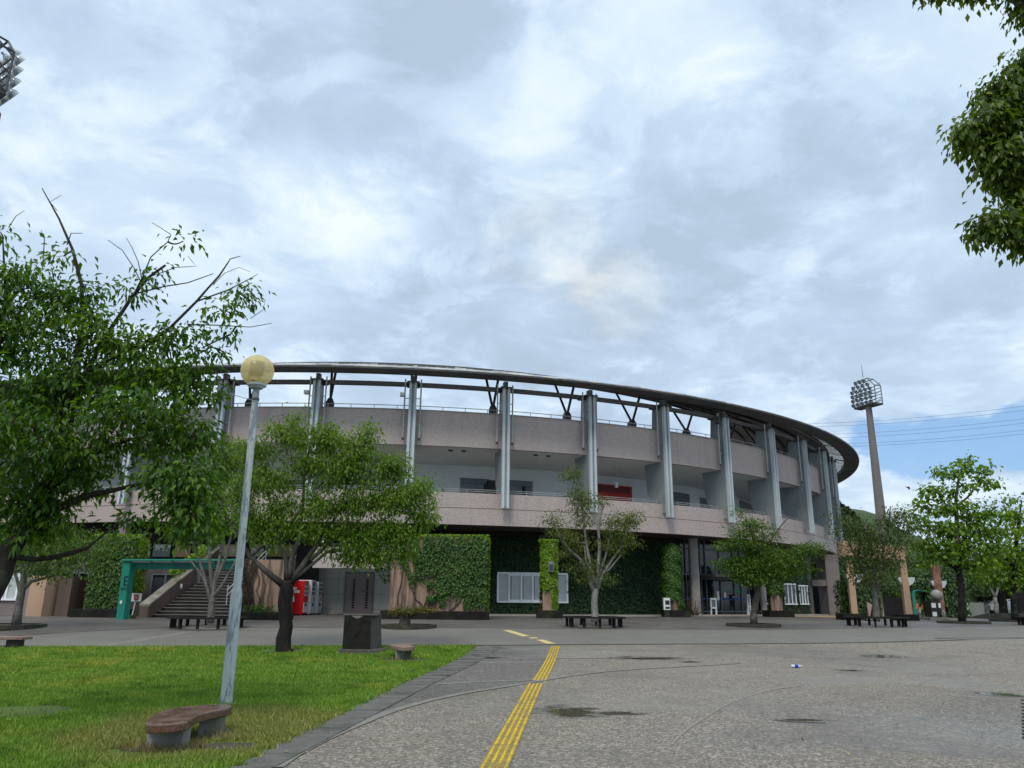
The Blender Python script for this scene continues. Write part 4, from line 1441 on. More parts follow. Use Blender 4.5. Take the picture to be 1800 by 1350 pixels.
def wmask(p, s, t):
    # photo-like hem of the ivy: dense at the top right, thinning to the left foot
    x = s; h = t
    hem = .62 if x < .12 else (.62 - (x - .12) * .9 if x < .5 else .28 - (x - .5) * .25)
    if x > .93: hem = .05
    hem += .09 * math.sin(x * 21) + .05 * math.sin(x * 53) + RNG.normal() * .035
    if h > .975 + .03 * math.sin(x * 37) + .02 * math.sin(x * 91): return False
    if x < .32 and h > .55 and math.sin(x * 40 + h * 9) > .55: return False
    if .38 < x < .47 and .18 < h < .5: return math.sin(p[2] * 9) > -.2
    return h > hem


ivy('ivy', root, [((xl, Yw - .02, PLAZA), (xr - xl + .1, 0, 0), (0, 0, zt - PLAZA + .1), (0, -1, 0))], M_ivy, .12, 520, wmask, .24)
ivy('ivy', root, [((xl, Yw - .1, zt - .05), (xr - xl + .15, 0, 0), (0, .6, 0.05), (0, -.25, 1)), ((xr, Yw - .1, PLAZA + .3), (0, .7, 0), (0, 0, zt - PLAZA - .3), (1, 0, 0))], M_ivy_b, .12, 380, None, .2)
mb = MB()
for x0, pts in ((742, [(742, 1078), (741, 1062), (730, 1052), (724, 1030), (728, 1000)]), (743, [(744, 1078), (748, 1058), (760, 1045), (765, 1020)]), (786, [(788, 1076), (800, 1066), (812, 1052), (818, 1030)]),
                (700, [(700, 1078), (699, 1050), (706, 1020), (710, 985)]), (755, [(752, 1077), (757, 1060), (752, 1035), (756, 1000)])):
    mb.tube([at(x, y, Yw - .06) for x, y in dense(pts, 5)], [.035 - .02 * i / (len(dense(pts, 5)) - 1) for i in range(len(dense(pts, 5)))], 6)
mb.build('vine_stem', M_vine, root)
# its low planter of dark blocks
mb = MB(); xa = at(668, 1088, Yw - 1.6).x; xb = at(858, 1088, Yw - 1.6).x
mb.bbox(xa, xb, Yw - 1.6, Yw - 1.4, PLAZA - .02, PLAZA + .40)
mb.bbox(xa, xa + .2, Yw - 1.398, Yw, PLAZA - .02, PLAZA + .40); mb.bbox(xb - .2, xb, Yw - 1.398, Yw + .4, PLAZA - .02, PLAZA + .40)
pl = mb.build('planter', M_plant, root, bevel=.015)
mb = MB(); mb.bbox(xa + .2, xb - .2, Yw - 1.398, Yw, PLAZA - .02, PLAZA + .30); mb.build('planter_soil', M_dirt, pl)
# dark ivy hanging in the corner between the wall and the door bay
ivy('hanging_ivy', root, [((at(640, 1000, Yw + 1.6).x, Yw + 1.6, at(640, 1022, Yw + 1.6).z), (at(688, 1000, Yw + 1.6).x - at(640, 1000, Yw + 1.6).x, 0, 0), (0, 0, 2.2), (0, -1, 0))], M_ivy_d, .15, 200,
    lambda p, s, t: t > (1 - s) * .75 - .15, .3)

# ---------------------------------------------------------------- door bay
Yb = 48.3
root = thing('service_bay', 'recessed grey tiled bay with a brown double door', 'building', (at(620, 1080, Yb).x, Yb, PLAZA))
mb = MB(); xa = at(500, 1080, Yb).x; xb = at(695, 1080, Yb).x; zt = at(600, 990, Yb).z
mb.bbox(xa - 1, xb, Yb, Yb + .3, PLAZA, zt + 1.0)
m_t, t_, p_ = newmat('grey_tile_wall')
P = t_.pos()
gx = t_.math('ABSOLUTE', t_.math('SUBTRACT', t_.math('FRACT', t_.math('MULTIPLY', t_.new('ShaderNodeSeparateXYZ').outputs[0], 1.0)), .5))
sep = [n for n in t_.n if n.bl_idname == 'ShaderNodeSeparateXYZ'][0]; t_.l.new(P, sep.inputs[0])
lx = t_.math('LESS_THAN', t_.math('FRACT', t_.math('MULTIPLY', sep.outputs[0], 1.15)), .02)
lz = t_.math('LESS_THAN', t_.math('FRACT', t_.math('MULTIPLY', sep.outputs[2], 1.15)), .02)
colr = t_.mix(t_.mapr(t_.noise(P, .9, 4), .3, .7), (.46, .45, .41), (.39, .385, .35))
colr = t_.mix(t_.math('MAXIMUM', lx, lz), colr, (.12, .12, .11))
t_.l.new(colr, p_.inputs['Base Color']); p_.inputs['Roughness'].default_value = .6
mb.build('back_wall', m_t, root)
x0, x1 = at(608, 1040, Yb).x, at(655, 1040, Yb).x; z1 = at(632, 1008, Yb).z
m_door = pm('brown_steel_door', (.25, .20, .20), (.215, .175, .175), .8, .5)
mb = MB(); mb.bbox(x0, x1, Yb - .06, Yb - .002, PLAZA + .02, z1); dr = mb.build('door', m_door, root)
mb = MB()
for px in (622, 645.5):
    q = at(px, 1040, Yb).x
    for k in range(12): mb.bbox(q - .075, q + .075, Yb - .075, Yb - .062, PLAZA + .35 + k * .145, PLAZA + .45 + k * .145)
mb.build('louvre', M_dark, dr)
mb = MB(); mb.bbox(x0 - .08, x0, Yb - .1, Yb - .002, PLAZA, z1 + .09); mb.bbox(x1, x1 + .08, Yb - .1, Yb - .002, PLAZA, z1 + .09); mb.bbox(x0, x1, Yb - .1, Yb - .002, z1, z1 + .09); mb.build('door_frame', M_gframe, dr)
mb = MB(); q = at(638, 1039, Yb); mb.bbox(q.x - .12, q.x + .12, Yb - .066, Yb - .061, q.z - .035, q.z + .035); mb.build('red_mark', pm('faded_red', (.30, .08, .08), None, 3, .6), dr)
m_beam = pm('pink_grey_beam', (.46, .40, .38), (.40, .345, .33), .8, .75)
mb = MB(); q0 = at(549, 998, 47.7); q1 = at(690, 998, 47.7); q0 = at(549, 998, 44.3); q1 = at(690, 998, 44.3); mb.bbox(q0.x, q1.x, 44.3, 44.8, q0.z, at(600, 962, 44.3).z); q0 = at(549, 998, 47.7); mb.build('beam', m_beam, root)
mb = MB(); q1 = at(540, 1000, 47.7); mb.bbox(q1.x, q0.x - .003, 47.75, 48.29, PLAZA, at(547, 975, 47.7).z); mb.build('post', m_beam, root)
mb = MB(); mb.bbox(at(508, 1050, 44.2).x - .5, at(508, 1050, 44.2).x - .3, 44.2, Yb - .003, PLAZA, zt); mb.build('side_wall', M_brownw, root)
mb = MB(); mb.bbox(at(510, 1050, 44.5).x - .5, xb, 47.6, Yb - .003, zt + 1.0, zt + 1.15); mb.build('ceiling_slab', m_beam, root)

# vending machines standing in a row in depth, fronts to the right
M_vred = pm('vending_red', (.58, .012, .012), (.50, .01, .01), 1.2, .35)
M_vwht = pm('vending_white', (.72, .74, .76), (.66, .68, .70), 1.5, .35)
M_vgrey = glass('vending_window', (.22, .25, .27), .1)
X0 = at(529.5, 1080, 44.2).x
for k, (body, lab) in enumerate(((M_vred, 'red drink vending machine with white stickers on its side, nearest in the row'), (M_vwht, 'white drink vending machine, middle of the row of three'), (M_vwht, 'white drink vending machine, farthest of the row of three'))):
    y0 = 44.2 + k * 1.2; xf = X0 + k * .11; hh = (1.86, 1.92, 1.84)[k]
    rt = thing('vending_machine', lab, 'vending machine', (xf - .35, y0 + .5, PLAZA), 'drink vending machines in a row')
    mb = MB(); mb.bbox(xf - .72, xf, y0, y0 + 1.08, PLAZA + .06, PLAZA + hh); mb.build('cabinet', body, rt, bevel=.02)
    mb = MB(); mb.bbox(xf + .002, xf + .05, y0 + .03, y0 + 1.05, PLAZA + .10, PLAZA + hh - .02); dr = mb.build('front_door', M_vwht if k else M_vred, rt, bevel=.012)
    mb = MB(); mb.bbox(xf + .052, xf + .06, y0 + .1, y0 + .98, PLAZA + 1.05, PLAZA + hh - .1); mb.build('display_window', M_vgrey, dr)
    mb = MB()
    for j in range(3): mb.bbox(xf + .062, xf + .072, y0 + .1, y0 + .98, PLAZA + 1.05 + j * .24, PLAZA + 1.085 + j * .24)
    mb.build('shelf_edge', M_vwht, dr)
    mb = MB(); mb.bbox(xf + .052, xf + .065, y0 + .06, y0 + 1.02, PLAZA + .16, PLAZA + .68); mb.build('lower_panel', M_vwht, dr)
    mb = MB(); mb.bbox(xf + .067, xf + .075, y0 + .3, y0 + .7, PLAZA + .48, PLAZA + .64); mb.build('dispense_slot', M_black_m, dr)
    mb = MB(); mb.bbox(xf + .052, xf + .065, y0 + .6, y0 + .72, PLAZA + .75, PLAZA + .98); mb.build('coin_panel', M_redp if k != 1 else M_gframe, dr)
    mb = MB(); mb.bbox(xf - .66, xf - .05, y0 + .05, y0 + 1.02, PLAZA, PLAZA + .058); mb.build('plinth', M_black_m, rt)
    if k == 0:
        mb = MB()
        for (a0, a1, z0, z1) in ((-.66, -.36, 1.38, 1.5), (-.5, -.2, 1.2, 1.34)):
            mb.bbox(xf + a0, xf + a1, y0 - .004, y0 - .001, PLAZA + z0, PLAZA + z1)
        mb.add([(xf + x, y0 - .003, PLAZA + z) for x, z in ((-.70, .72), (-.42, .72), (-.46, .95), (-.52, 1.15), (-.64, 1.15))], [(0, 1, 2, 3, 4)])
        mb.build('sticker', M_white, rt)

# ---------------------------------------------------------------- great stairs
Ys0 = G(300, 1086).y
root = thing('stairs', 'broad dark stone stairs with pale worn nosings climbing beside a brown parapet', 'stairs', (at(345, 1086, Ys0).x, Ys0, PLAZA))
xl = at(268, 1086, Ys0).x; xr = at(424, 1086, Ys0).x
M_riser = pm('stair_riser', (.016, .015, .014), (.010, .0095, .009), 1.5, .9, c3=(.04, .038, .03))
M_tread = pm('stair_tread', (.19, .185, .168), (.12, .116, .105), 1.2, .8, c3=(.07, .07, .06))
mb = MB(); mt = MB()
TR, RS = .36, .15
NS = 20
for i in range(NS):
    y0 = Ys0 + i * TR; z0 = PLAZA + i * RS
    sh = .012 * i
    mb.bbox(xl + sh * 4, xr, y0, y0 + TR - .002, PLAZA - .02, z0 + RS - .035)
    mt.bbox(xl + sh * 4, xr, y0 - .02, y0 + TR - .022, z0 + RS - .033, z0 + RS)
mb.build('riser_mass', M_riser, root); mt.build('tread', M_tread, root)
Ye = Ys0 + NS * TR; Zt = PLAZA + NS * RS
mb = MB(); mb.bbox(xl - .5, xr - .58, Ye, 46.6, PLAZA, Zt); mb.build('landing', M_plaza, root)
# sloping parapet on the left
M_par = pm('weathered_brown_parapet', (.125, .085, .07), (.085, .06, .05), .9, .85, .15, 20, streak=True, c3=(.04, .032, .028))
M_cop = pm('weathered_coping', (.24, .215, .19), (.15, .135, .12), 2.5, .85, c3=(.09, .09, .06))
f0 = at(247, 1062, Ys0 - .4)


def par(mb, dz0, dz1, w0, w1, y0=Ys0 - .5, n=1):
    xa = xl - .42
    k = RS / TR
    y1 = Ys0 + NS * TR
    za = PLAZA + .60; zb = PLAZA + .60 + (y1 - y0) * k
    lo = [(xa + w0, y0, PLAZA - .02 if dz0 is None else za + dz0), (xa + w1, y0, PLAZA - .02 if dz0 is None else za + dz0), (xa + w1 + .3, y1, PLAZA if dz0 is None else zb + dz0), (xa + w0 + .3, y1, PLAZA if dz0 is None else zb + dz0)]
    hi = [(xa + w0, y0, za + dz1), (xa + w1, y0, za + dz1), (xa + w1 + .3, y1, zb + dz1), (xa + w0 + .3, y1, zb + dz1)]
    return mb.hexa(lo, hi)


mb = MB(); par(mb, None, -.09, 0, .40); pw = mb.build('parapet', M_par, root)
mb = MB(); par(mb, -.088, 0, -.04, .43); mb.build('coping', M_cop, pw)
for fy in (3.0, 8.4):
    y = Ys0 + fy - .5; x = xl - .42 + .40 + .3 * fy / (NS * TR) + .012; z = PLAZA + .60 + fy * RS / TR - .42
    mb = MB(); mb.sphere((x, y, z), .14, 14, 8, (.35, 1, 1)); mb.build('step_light', M_white, pw, smooth=True)
# leaves lying over the parapet
ivy('ivy', root, [((xl - .5, Ys0 + 2.4, PLAZA + .6 + 2.9 * RS / TR - .02), (.35, 0, 0), (.2, 5.2, 5.2 * RS / TR), (0, -.3, 1)), ((xl - .35, Ys0 + 3.2, PLAZA + .6 + 3.7 * RS / TR), (.3, 0, 0), (.2, 4.2, 4.2 * RS / TR + .3), (0, -.3, 1))], M_ivy_b, .17, 210, None, .45)
# handrail in the middle
mb = MB()
xm = at(372, 1086, Ys0).x + .15
for h_ in (.75, .5):
    mb.tube([(xm, Ys0 + 1.2, PLAZA + .5 + h_), (xm + .1, Ys0 + 8.5, PLAZA + .5 + 7.3 * RS / TR + h_)], .025, 6)
for k in range(5):
    y = Ys0 + 1.3 + k * 1.75; z = PLAZA + RS * ((y - Ys0) / TR)
    mb.tube([(xm + .02 * k, y, z), (xm + .02 * k, y, z + .98)], .022, 6)
mb.build('handrail', M_pipe, root)

# banners on the dark gallery at the head of the stairs
Yn = 46.7
M_wht_b = pm('banner_white', (.62, .62, .6), (.5, .5, .48), 2, .6)
for x0, x1, yt, yb, base, tp, lab in (
        (245, 262, 957, 978, (.55, .56, .56), 'portrait', 'white portrait notice on the dark gallery wall left of the banners'),
        (267.5, 298, 957, 978, (.16, .18, .17), 'house', 'grey green board with white marks, right of the white notice'),
        (307, 333, 958, 979, (.42, .27, .12), 'plain', 'orange tan banner above the green gate'),
        (345, 375, 957, 978, (.46, .36, .17), 'plain', 'sandy yellow banner behind the thin stair tree'),
        (377, 420, 957, 978, (.47, .38, .19), 'plain', 'wide straw yellow banner just left of the lamp post'),
        (440, 462, 957, 978, (.45, .42, .30), 'plain', 'pale cream banner just right of the lamp post'),
        (466, 521, 957, 978, (.24, .19, .03), 'plain', 'olive yellow banner with white marks behind the dark trunked tree')):
    a = at(x0, yb, Yn); b = at(x1, yb, Yn); zt = at(x0, yt, Yn).z
    rt = thing('banner', lab, 'banner', ((a.x + b.x) / 2, Yn, a.z), 'banners along the gallery')
    mb = MB(); mb.bbox(a.x, b.x, Yn, Yn + .03, a.z, zt); mb.build('sheet', pm('banner_sheet', base, tuple(q * .8 for q in base), 1.5, .6), rt)
    mb = MB()
    if tp == 'portrait':
        mb.bbox(a.x + .18, b.x - .18, Yn - .01, Yn - .002, a.z + .35, a.z + .42); mb.sphere(((a.x + b.x) / 2, Yn - .005, a.z + .5), .15, 12, 8, (1, .03, .5))
        mb.build('printed_mark', M_gframe, rt)
    elif tp == 'house':
        for q in (.25, .68):
            x = a.x + (b.x - a.x) * q; mb.bbox(x - .13, x + .13, Yn - .01, Yn - .002, a.z + .42, a.z + .5); mb.bbox(x - .13, x - .06, Yn - .01, Yn - .002, a.z + .32, a.z + .418); mb.bbox(x + .06, x + .13, Yn - .01, Yn - .002, a.z + .32, a.z + .418)
        mb.bbox(a.x, b.x, Yn - .01, Yn - .002, zt - .18, zt); mb.build('printed_mark', M_wht_b, rt)
    else:
        k = max(2, int((b.x - a.x) / .42))
        for i in range(k):
            x = a.x + .15 + i * .42
            mb.bbox(x, x + .2, Yn - .01, Yn - .002, zt - .34, zt - .26); mb.bbox(x + .06, x + .12, Yn - .01, Yn - .002, zt - .5, zt - .342); mb.bbox(x - .02, x + .04, Yn - .01, Yn - .002, zt - .24, zt - .12)
        mb.build('printed_mark', M_wht_b, rt)

# peach pier right of the stairs, with creeper, and its planter
Yp = 36.4
root = thing('peach_pier', 'streaked peach wall pier tangled with dry vines, right of the stairs', 'wall', (at(460, 1080, Yp).x, Yp, PLAZA))
mb = MB(); xa = at(426, 1078, Yp).x; xb = at(496, 1078, Yp).x; zt = at(460, 984, Yp).z; mb.bbox(xa, xb, Yp, Yp + .5, PLAZA, zt); mb.build('wall', M_rustpeach, root)
mb = MB()
for i in range(26):
    x = RNG.uniform(422, 452); pts = [(x, 1076)]
    y = 1076
    while y > 992:
        y -= RNG.uniform(10, 20); x = min(470, max(421, x + RNG.normal() * 5 + (.9 if y < 1030 else -.2))); pts.append((x, y))
    mb.tube([at(a, b, Yp - .05 - .02 * (i % 3)) for a, b in pts], .022, 4)
mb.build('dry_vine', M_vine, root)
ivy('ivy', root, [((at(424, 1000, Yp).x, Yp - .05, at(424, 1076, Yp).z), (1.2, 0, 0), (0, 0, .5), (0, -1, 0)), ((at(470, 1000, Yp).x, Yp - .05, at(424, 1076, Yp).z), (.7, 0, 0), (0, 0, .5), (0, -1, 0))], M_ivy, .1, 160, lambda p, s, t: t < .9 * math.sin(PI * s), .3)
mb = MB(); mb.bbox(at(420, 1088, Yp - 1).x, at(505, 1088, Yp - 1).x, Yp - 1.2, Yp - .002, PLAZA - .02, PLAZA + .33); mb.build('planter', M_plant, root, bevel=.015)
# narrow second flight right of the pier
root = thing('side_steps', 'narrow pale flight of steps between the peach pier and the red vending machine', 'steps', (at(505, 1080, Yp + 3).x, Yp + 3, PLAZA))
mb = MB()
XS = at(513.5, 1080, 44).x - .02
for i in range(10): mb.bbox(XS - .75, XS - .15, 40.2 + i * .36, 40.2 + i * .36 + .358, PLAZA, PLAZA + .17 * (i + 1))
mb.build('step', M_tread, root)
mb = MB(); y0, y1 = 40.0, 43.9
mb.hexa([(XS - .148, y0, PLAZA), (XS, y0, PLAZA), (XS, y1, PLAZA), (XS - .148, y1, PLAZA)], [(XS - .148, y0, PLAZA + .7), (XS, y0, PLAZA + .7), (XS, y1, PLAZA + 3.2), (XS - .148, y1, PLAZA + 3.2)])
mb.build('parapet', M_cop, root)

# ---------------------------------------------------------------- green entrance gate with the letter E
M_green = pm('gate_green', (.012, .215, .155), (.010, .175, .13), .9, .45, c3=(.02, .25, .19))
M_green_d = pm('gate_green_edge', (.03, .30, .21), (.02, .25, .18), 1, .4)
M_navy = pm('navy_letter', (.012, .018, .07), None, 3, .5)
Yg = G(216, 1089).y
root = thing('entrance_gate', 'green steel gate frame with a navy letter E on its splayed leg', 'gate', (at(215, 1089, Yg).x, Yg, PLAZA))
A, B_, C_, D_ = at(203.5, 1089, Yg), at(216.5, 1089, Yg), at(231, 999, Yg), at(216.5, 983.5, Yg)
dp = Vector((0, .9, 0))
mb = MB()
q = [A, B_, at(229.5, 985, Yg), D_]
mb.hexa(q, [v + Vector((.10, .30, 0)) for v in q]); leg = mb.build('leg', M_green, root)
mb = MB()
q = [at(220, 1000, Yg) + Vector((0, .3, 0)), at(419, 1000, Yg) + Vector((0, .3, 0)), at(419, 987, Yg) + Vector((0, .3, 0)), at(220, 987, Yg) + Vector((0, .3, 0))]
mb.hexa(q, [v + Vector((0, .25, 0)) for v in q]); bm_ = mb.build('crossbeam', M_green, root)
mb = MB()
q = [at(216.5, 985.6, Yg) - Vector((0, .12, 0)), at(420, 985.6, Yg) - Vector((0, .12, 0)), at(420, 983, Yg) - Vector((0, .12, 0)), at(216.5, 983, Yg) - Vector((0, .12, 0))]
mb.hexa(q, [v + Vector((0, .75, 0)) for v in q]); mb.build('top_flange', M_green_d, root)
mb = MB()
q = [at(411, 1000, Yg) + Vector((0, .552, 0)), at(418, 1000, Yg) + Vector((0, .552, 0)), at(418, 988, Yg) + Vector((0, .552, 0)), at(411, 988, Yg) + Vector((0, .552, 0))]
mb.hexa(q, [v + Vector((-.7, 2.2, 0)) for v in q]); mb.build('wall_bracket', M_green, root)
mb = MB()
for x0, x1 in ((232, 264), (269, 301.5), (306, 338), (343, 375)):
    a = at(x0, 988.5, Yg + .1); b = at(x1, 988.5, Yg + .1); mb.bbox(a.x, b.x, Yg + .05, Yg + .28, a.z + .002, a.z + .05)
mb.build('strip_lamp', M_white, root)


def signM(p, right, up):
    right = right.normalized(); up = (up - right * up.dot(right)).normalized(); n = right.cross(up)
    m_ = Matrix((right, up, n)).transposed().to_4x4(); m_.translation = p; return m_


upv = (D_ - A)
rt_ = Vector((1, 0, 0))
shear = Matrix.Identity(4)


def legtext(s, px, py, size, w=1.0):
    p = at(px, py, Yg) - Vector((0, .012, 0))
    m_ = Matrix(((1 * w, upv.x / upv.z, 0, p.x), (0, 0, -1, p.y), (0, 1, 0, p.z), (0, 0, 0, 1)))
    text_mesh('lettering', s, size, M_navy, m_, root)


legtext('E', 221, 1022, .58, .72); legtext('GATE', 219.3, 1035, .15, .9)
legtext('GATE', 317, 992.5, .2, 1.0)
mb = MB(); q = at(213, 1059, Yg); mb.sphere((q.x, q.y - .02, q.z), .055, 12, 8, (1, .4, 1.5)); mb.build('white_badge', M_white, root)
# small white board on a post in a pot
Yq = Yg + .9
a = at(230, 1057, Yq); b = at(247.5, 1057, Yq); zt = at(239, 1043, Yq).z
root = thing('notice_board', 'small white board with a red drawing on a white post in a green pot', 'notice board', (at(236, 1085, Yq).x, Yq, PLAZA))
mb = MB(); mb.bbox(a.x, b.x, Yq, Yq + .03, a.z, zt); mb.build('board', M_white, root)
mb = MB(); mb.bbox(a.x, b.x, Yq + .001, Yq + .029, a.z - .03, a.z - .002); mb.build('green_edge', M_green_d, root)
xm_ = (a.x + b.x) / 2
mb = MB(); mb.tube([(xm_ - .04, Yq + .045, a.z - .001), (xm_ - .1, Yq + .045, PLAZA + .12)], .03, 8); mb.build('post', M_white, root)
mb = MB(); mb.lathe((xm_ - .1, Yq + .045, PLAZA), [(.0, 0), (.17, 0), (.2, .15), (0, .15)], 18); mb.build('pot', pm('pot_green', (.09, .13, .04), None, 3, .7), root)
mb = MB()
for k in range(7):
    an = 2 * PI * k / 7; mb.sphere((xm_ + .07 * math.cos(an), Yq - .004, a.z + .16 + .09 * math.sin(an)), .055, 8, 6, (1, .04, 1))
mb.build('red_drawing', pm('red_print', (.40, .05, .05), (.30, .04, .04), 8, .6), root)
mb = MB(); mb.bbox(a.x + .05, a.x + .22, Yq - .004, Yq - .001, zt - .09, zt - .04); mb.bbox(a.x + .22, b.x - .04, Yq - .004, Yq - .001, zt - .065, zt - .045); mb.build('heading_bar', M_gframe, root)

# ivied wall block left of the gate with its planter, and the peach post beyond
Yl = 38.0
root = thing('ivy_wall_block', 'wall block thickly grown with ivy, left of the green gate', 'wall', (at(180, 1080, Yl).x, Yl, PLAZA))
a = at(152, 1078, Yl); b = at(222, 1078, Yl); zt = at(190, 944, Yl).z
mb = MB(); mb.bbox(a.x, b.x, Yl, Yl + 1.4, PLAZA, zt); mb.build('wall', M_rustpeach, root)


def lmask(p, s, t):
    if t < .06: return False
    if s > .78 and t < .34: return math.sin(p[2] * 7 + p[0] * 5) > .75
    return True


ivy('ivy', root, [((a.x - .1, Yl - .02, PLAZA), (b.x - a.x + .15, 0, 0), (0, 0, zt - PLAZA + .08), (0, -1, 0))], M_ivy, .12, 460, lmask, .22)
ivy('ivy', root, [((a.x - .1, Yl - .1, zt - .02), (b.x - a.x + .2, 0, 0), (0, 1.0, .05), (0, -.3, 1)), ((b.x, Yl, PLAZA + 1.2), (0, 1.2, 0), (0, 0, zt - PLAZA - 1.2), (1, 0, 0))], M_ivy_b, .14, 260, None, .2)
mb = MB(); mb.bbox(at(124, 1088, Yl - 1.6).x, at(206, 1088, Yl - 1.6).x, Yl - 1.8, Yl - .002, PLAZA - .02, PLAZA + .36); mb.build('planter', M_plant, root, bevel=.015)

Yk = 37.2
root = thing('peach_pier', 'plain orange peach pier with dark brown side, left of the dark window', 'pier', (at(75, 1080, Yk).x, Yk, PLAZA))
a = at(44, 1080, Yk); b = at(72, 1080, Yk); c = at(96, 1080, Yk); zt = at(70, 1012, Yk).z
mb = MB(); mb.hexa([(a.x, Yk, PLAZA), (b.x, Yk, PLAZA), (b.x + .3, Yk + 1.4, PLAZA), (a.x, Yk + 1.4, PLAZA)], [(a.x, Yk, zt), (b.x, Yk, zt), (b.x + .3, Yk + 1.4, zt), (a.x, Yk + 1.4, zt)]); mb.build('shaft', M_peach, root)
mb = MB(); mb.bbox(b.x + .32, c.x + .3, Yk + .5, Yk + 2, PLAZA, zt); mb.build('brown_side', M_par, root)
# low white-windowed kiosk at the left border
Yk = 38.2
root = thing('kiosk', 'low pinkish kiosk with a white framed window at the left border', 'kiosk', (at(10, 1080, Yk).x, Yk, PLAZA))
a = at(-150, 1080, Yk); b = at(46, 1080, Yk); zt = at(20, 1002, Yk).z
mb = MB(); mb.bbox(a.x, b.x, Yk, Yk + 2.4, PLAZA, zt); mb.build('wall', m_frame, root)
mb = MB(); mb.bbox(a.x - .1, b.x + .1, Yk - .2, Yk + 2.5, zt + .002, zt + .12); mb.build('roof', M_cop, root)
x0 = at(-30, 1050, Yk).x; x1 = at(33, 1050, Yk).x; z1 = at(15, 1007, Yk).z; z0 = at(15, 1052, Yk).z
mb = MB(); mb.bbox(x0, x1, Yk - .03, Yk - .002, z0, z1); wn = mb.build('window', M_blind, root)
mb = MB()
for px in (-28, 5, 11, 29):
    q = at(px, 1050, Yk).x; mb.bbox(q - .05, q + .05, Yk - .09, Yk - .032, z0, z1)
mb.bbox(x0 - .05, x1 + .05, Yk - .12, Yk - .001, z0 - .09, z0 - .001); mb.build('frame', M_wframe, wn)
# ================================================================ benches
M_gran = None


def granite(name, c1, c2, c3, rough=.25):
    m, t, p = newmat(name)
    P = t.pos()
    v = t.voro(P, 160); sep = t.new('ShaderNodeSeparateColor'); t.l.new(v, sep.inputs[0])
    col = t.ramp(sep.outputs[0], [(0, c3), (.35, c1), (.7, c2), (1, tuple(min(1, x * 1.7) for x in c2))])
    col = t.mix(t.mapr(t.noise(P, 3, 4), .4, .7, 0, .45), col, tuple(x * .6 for x in c1))
    t.l.new(col, p.inputs['Base Color'])
    t.l.new(t.mapr(t.noise(P, 5, 4, .6), .35, .6, rough * .5, min(1, rough * 2.4)), p.inputs['Roughness'])
    p.inputs['Specular IOR Level'].default_value = .5 if rough < .3 else .2
    return m


M_gran = granite('red_granite', (.115, .058, .043), (.155, .082, .062), (.035, .024, .02), .13)
M_gran_w = granite('weathered_granite', (.20, .13, .11), (.26, .19, .165), (.07, .055, .05), .5)
M_footc = pm('bench_foot_concrete', (.24, .235, .22), (.17, .165, .15), 4, .9, .25, 60, c3=(.10, .11, .07))


def onz(px, py, z):
    v = ray(px, py); t_ = (z - HCAM) / v[2]
    return Vector((v[0] * t_, v[1] * t_, z))


def smooth_closed(pts, n=4):
    P = [Vector((p[0], p[1], 0)) for p in pts]; out = []
    m_ = len(P)
    for i in range(m_):
        p0, p1, p2, p3 = P[i - 1], P[i], P[(i + 1) % m_], P[(i + 2) % m_]
        for k in range(n):
            s = k / n
            q = .5 * ((2 * p1) + (p2 - p0) * s + (2 * p0 - 5 * p1 + 4 * p2 - p3) * s * s + (3 * p1 - p0 - 3 * p2 + p3) * s ** 3)
            out.append((q.x, q.y))
    return out


ZS = .315
outl = [onz(x, y, ZS) for x, y in ((256, 1269), (264, 1260), (282, 1250.5), (310, 1243.5), (342, 1240), (378, 1238), (400, 1238), (409, 1240.5), (400, 1244.5), (375, 1249.5), (353, 1255), (340, 1261.5), (330, 1268), (309, 1271.5), (282, 1273.5), (262, 1273))]
outl = smooth_closed(outl, 3)
cen = Vector((sum(p[0] for p in outl) / len(outl), sum(p[1] for p in outl) / len(outl), 0))
NEAR = thing('kidney_bench', 'wet polished red granite kidney shaped bench at the foot of the lamp post', 'bench', (cen.x, cen.y, 0.0), 'low kidney shaped stone benches')
mb = MB(); mb.prism(outl, ZS - .092, ZS); mb.build('seat', M_gran, NEAR, bevel=.016, seg=3)


def foot(pxs, top, name='leg', parent=NEAR, sh=.0):
    pts = [onz(x, y, .0) for x, y in pxs]
    mb = MB(); mb.prism([(p.x, p.y) for p in pts], -.03, top); return mb.build(name, M_footc, parent, bevel=.012)


f1 = [onz(252, 1320, 0), onz(318, 1322, 0)]
v1 = Vector((f1[1].x - f1[0].x, f1[1].y - f1[0].y, 0)); 
mb = MB(); q = [(f1[0].x, f1[0].y + .03), (f1[1].x, f1[1].y), (f1[1].x + .02, f1[1].y + .17), (f1[0].x + .05, f1[0].y + .2)]
mb.prism(q, -.03, ZS - .094); mb.build('leg', M_footc, NEAR, bevel=.012)
f2 = [onz(346, 1301, 0), onz(388, 1297, 0)]
mb = MB(); q = [(f2[0].x, f2[0].y), (f2[1].x, f2[1].y), (f2[1].x - .02, f2[1].y + .17), (f2[0].x + .0, f2[0].y + .17)]
mb.prism(q, -.03, ZS - .094); mb.build('leg', M_footc, NEAR, bevel=.012)


def copy_tree(o, parent=None, mats=None):
    c = o.copy(); COL.objects.link(c)
    if parent is not None:
        c.parent = parent
    for ch in list(o.children):
        copy_tree(ch, c)
    return c


c = G(708, 1160)
MID = copy_tree(NEAR); MID['label'] = 'dull weathered kidney shaped stone bench beside the stone block on the lawn'
MID.location = (c.x, c.y + .3, zg(c.y)); MID.rotation_euler = (0, 0, R_(12)); MID.scale = (1.0, 1.0, 1.12)
for ch in list(MID.children):
    if ch.name.startswith('seat'):
        ch.data = ch.data.copy(); ch.data.materials.clear(); ch.data.materials.append(M_gran_w)
        ch.name = 'seat'
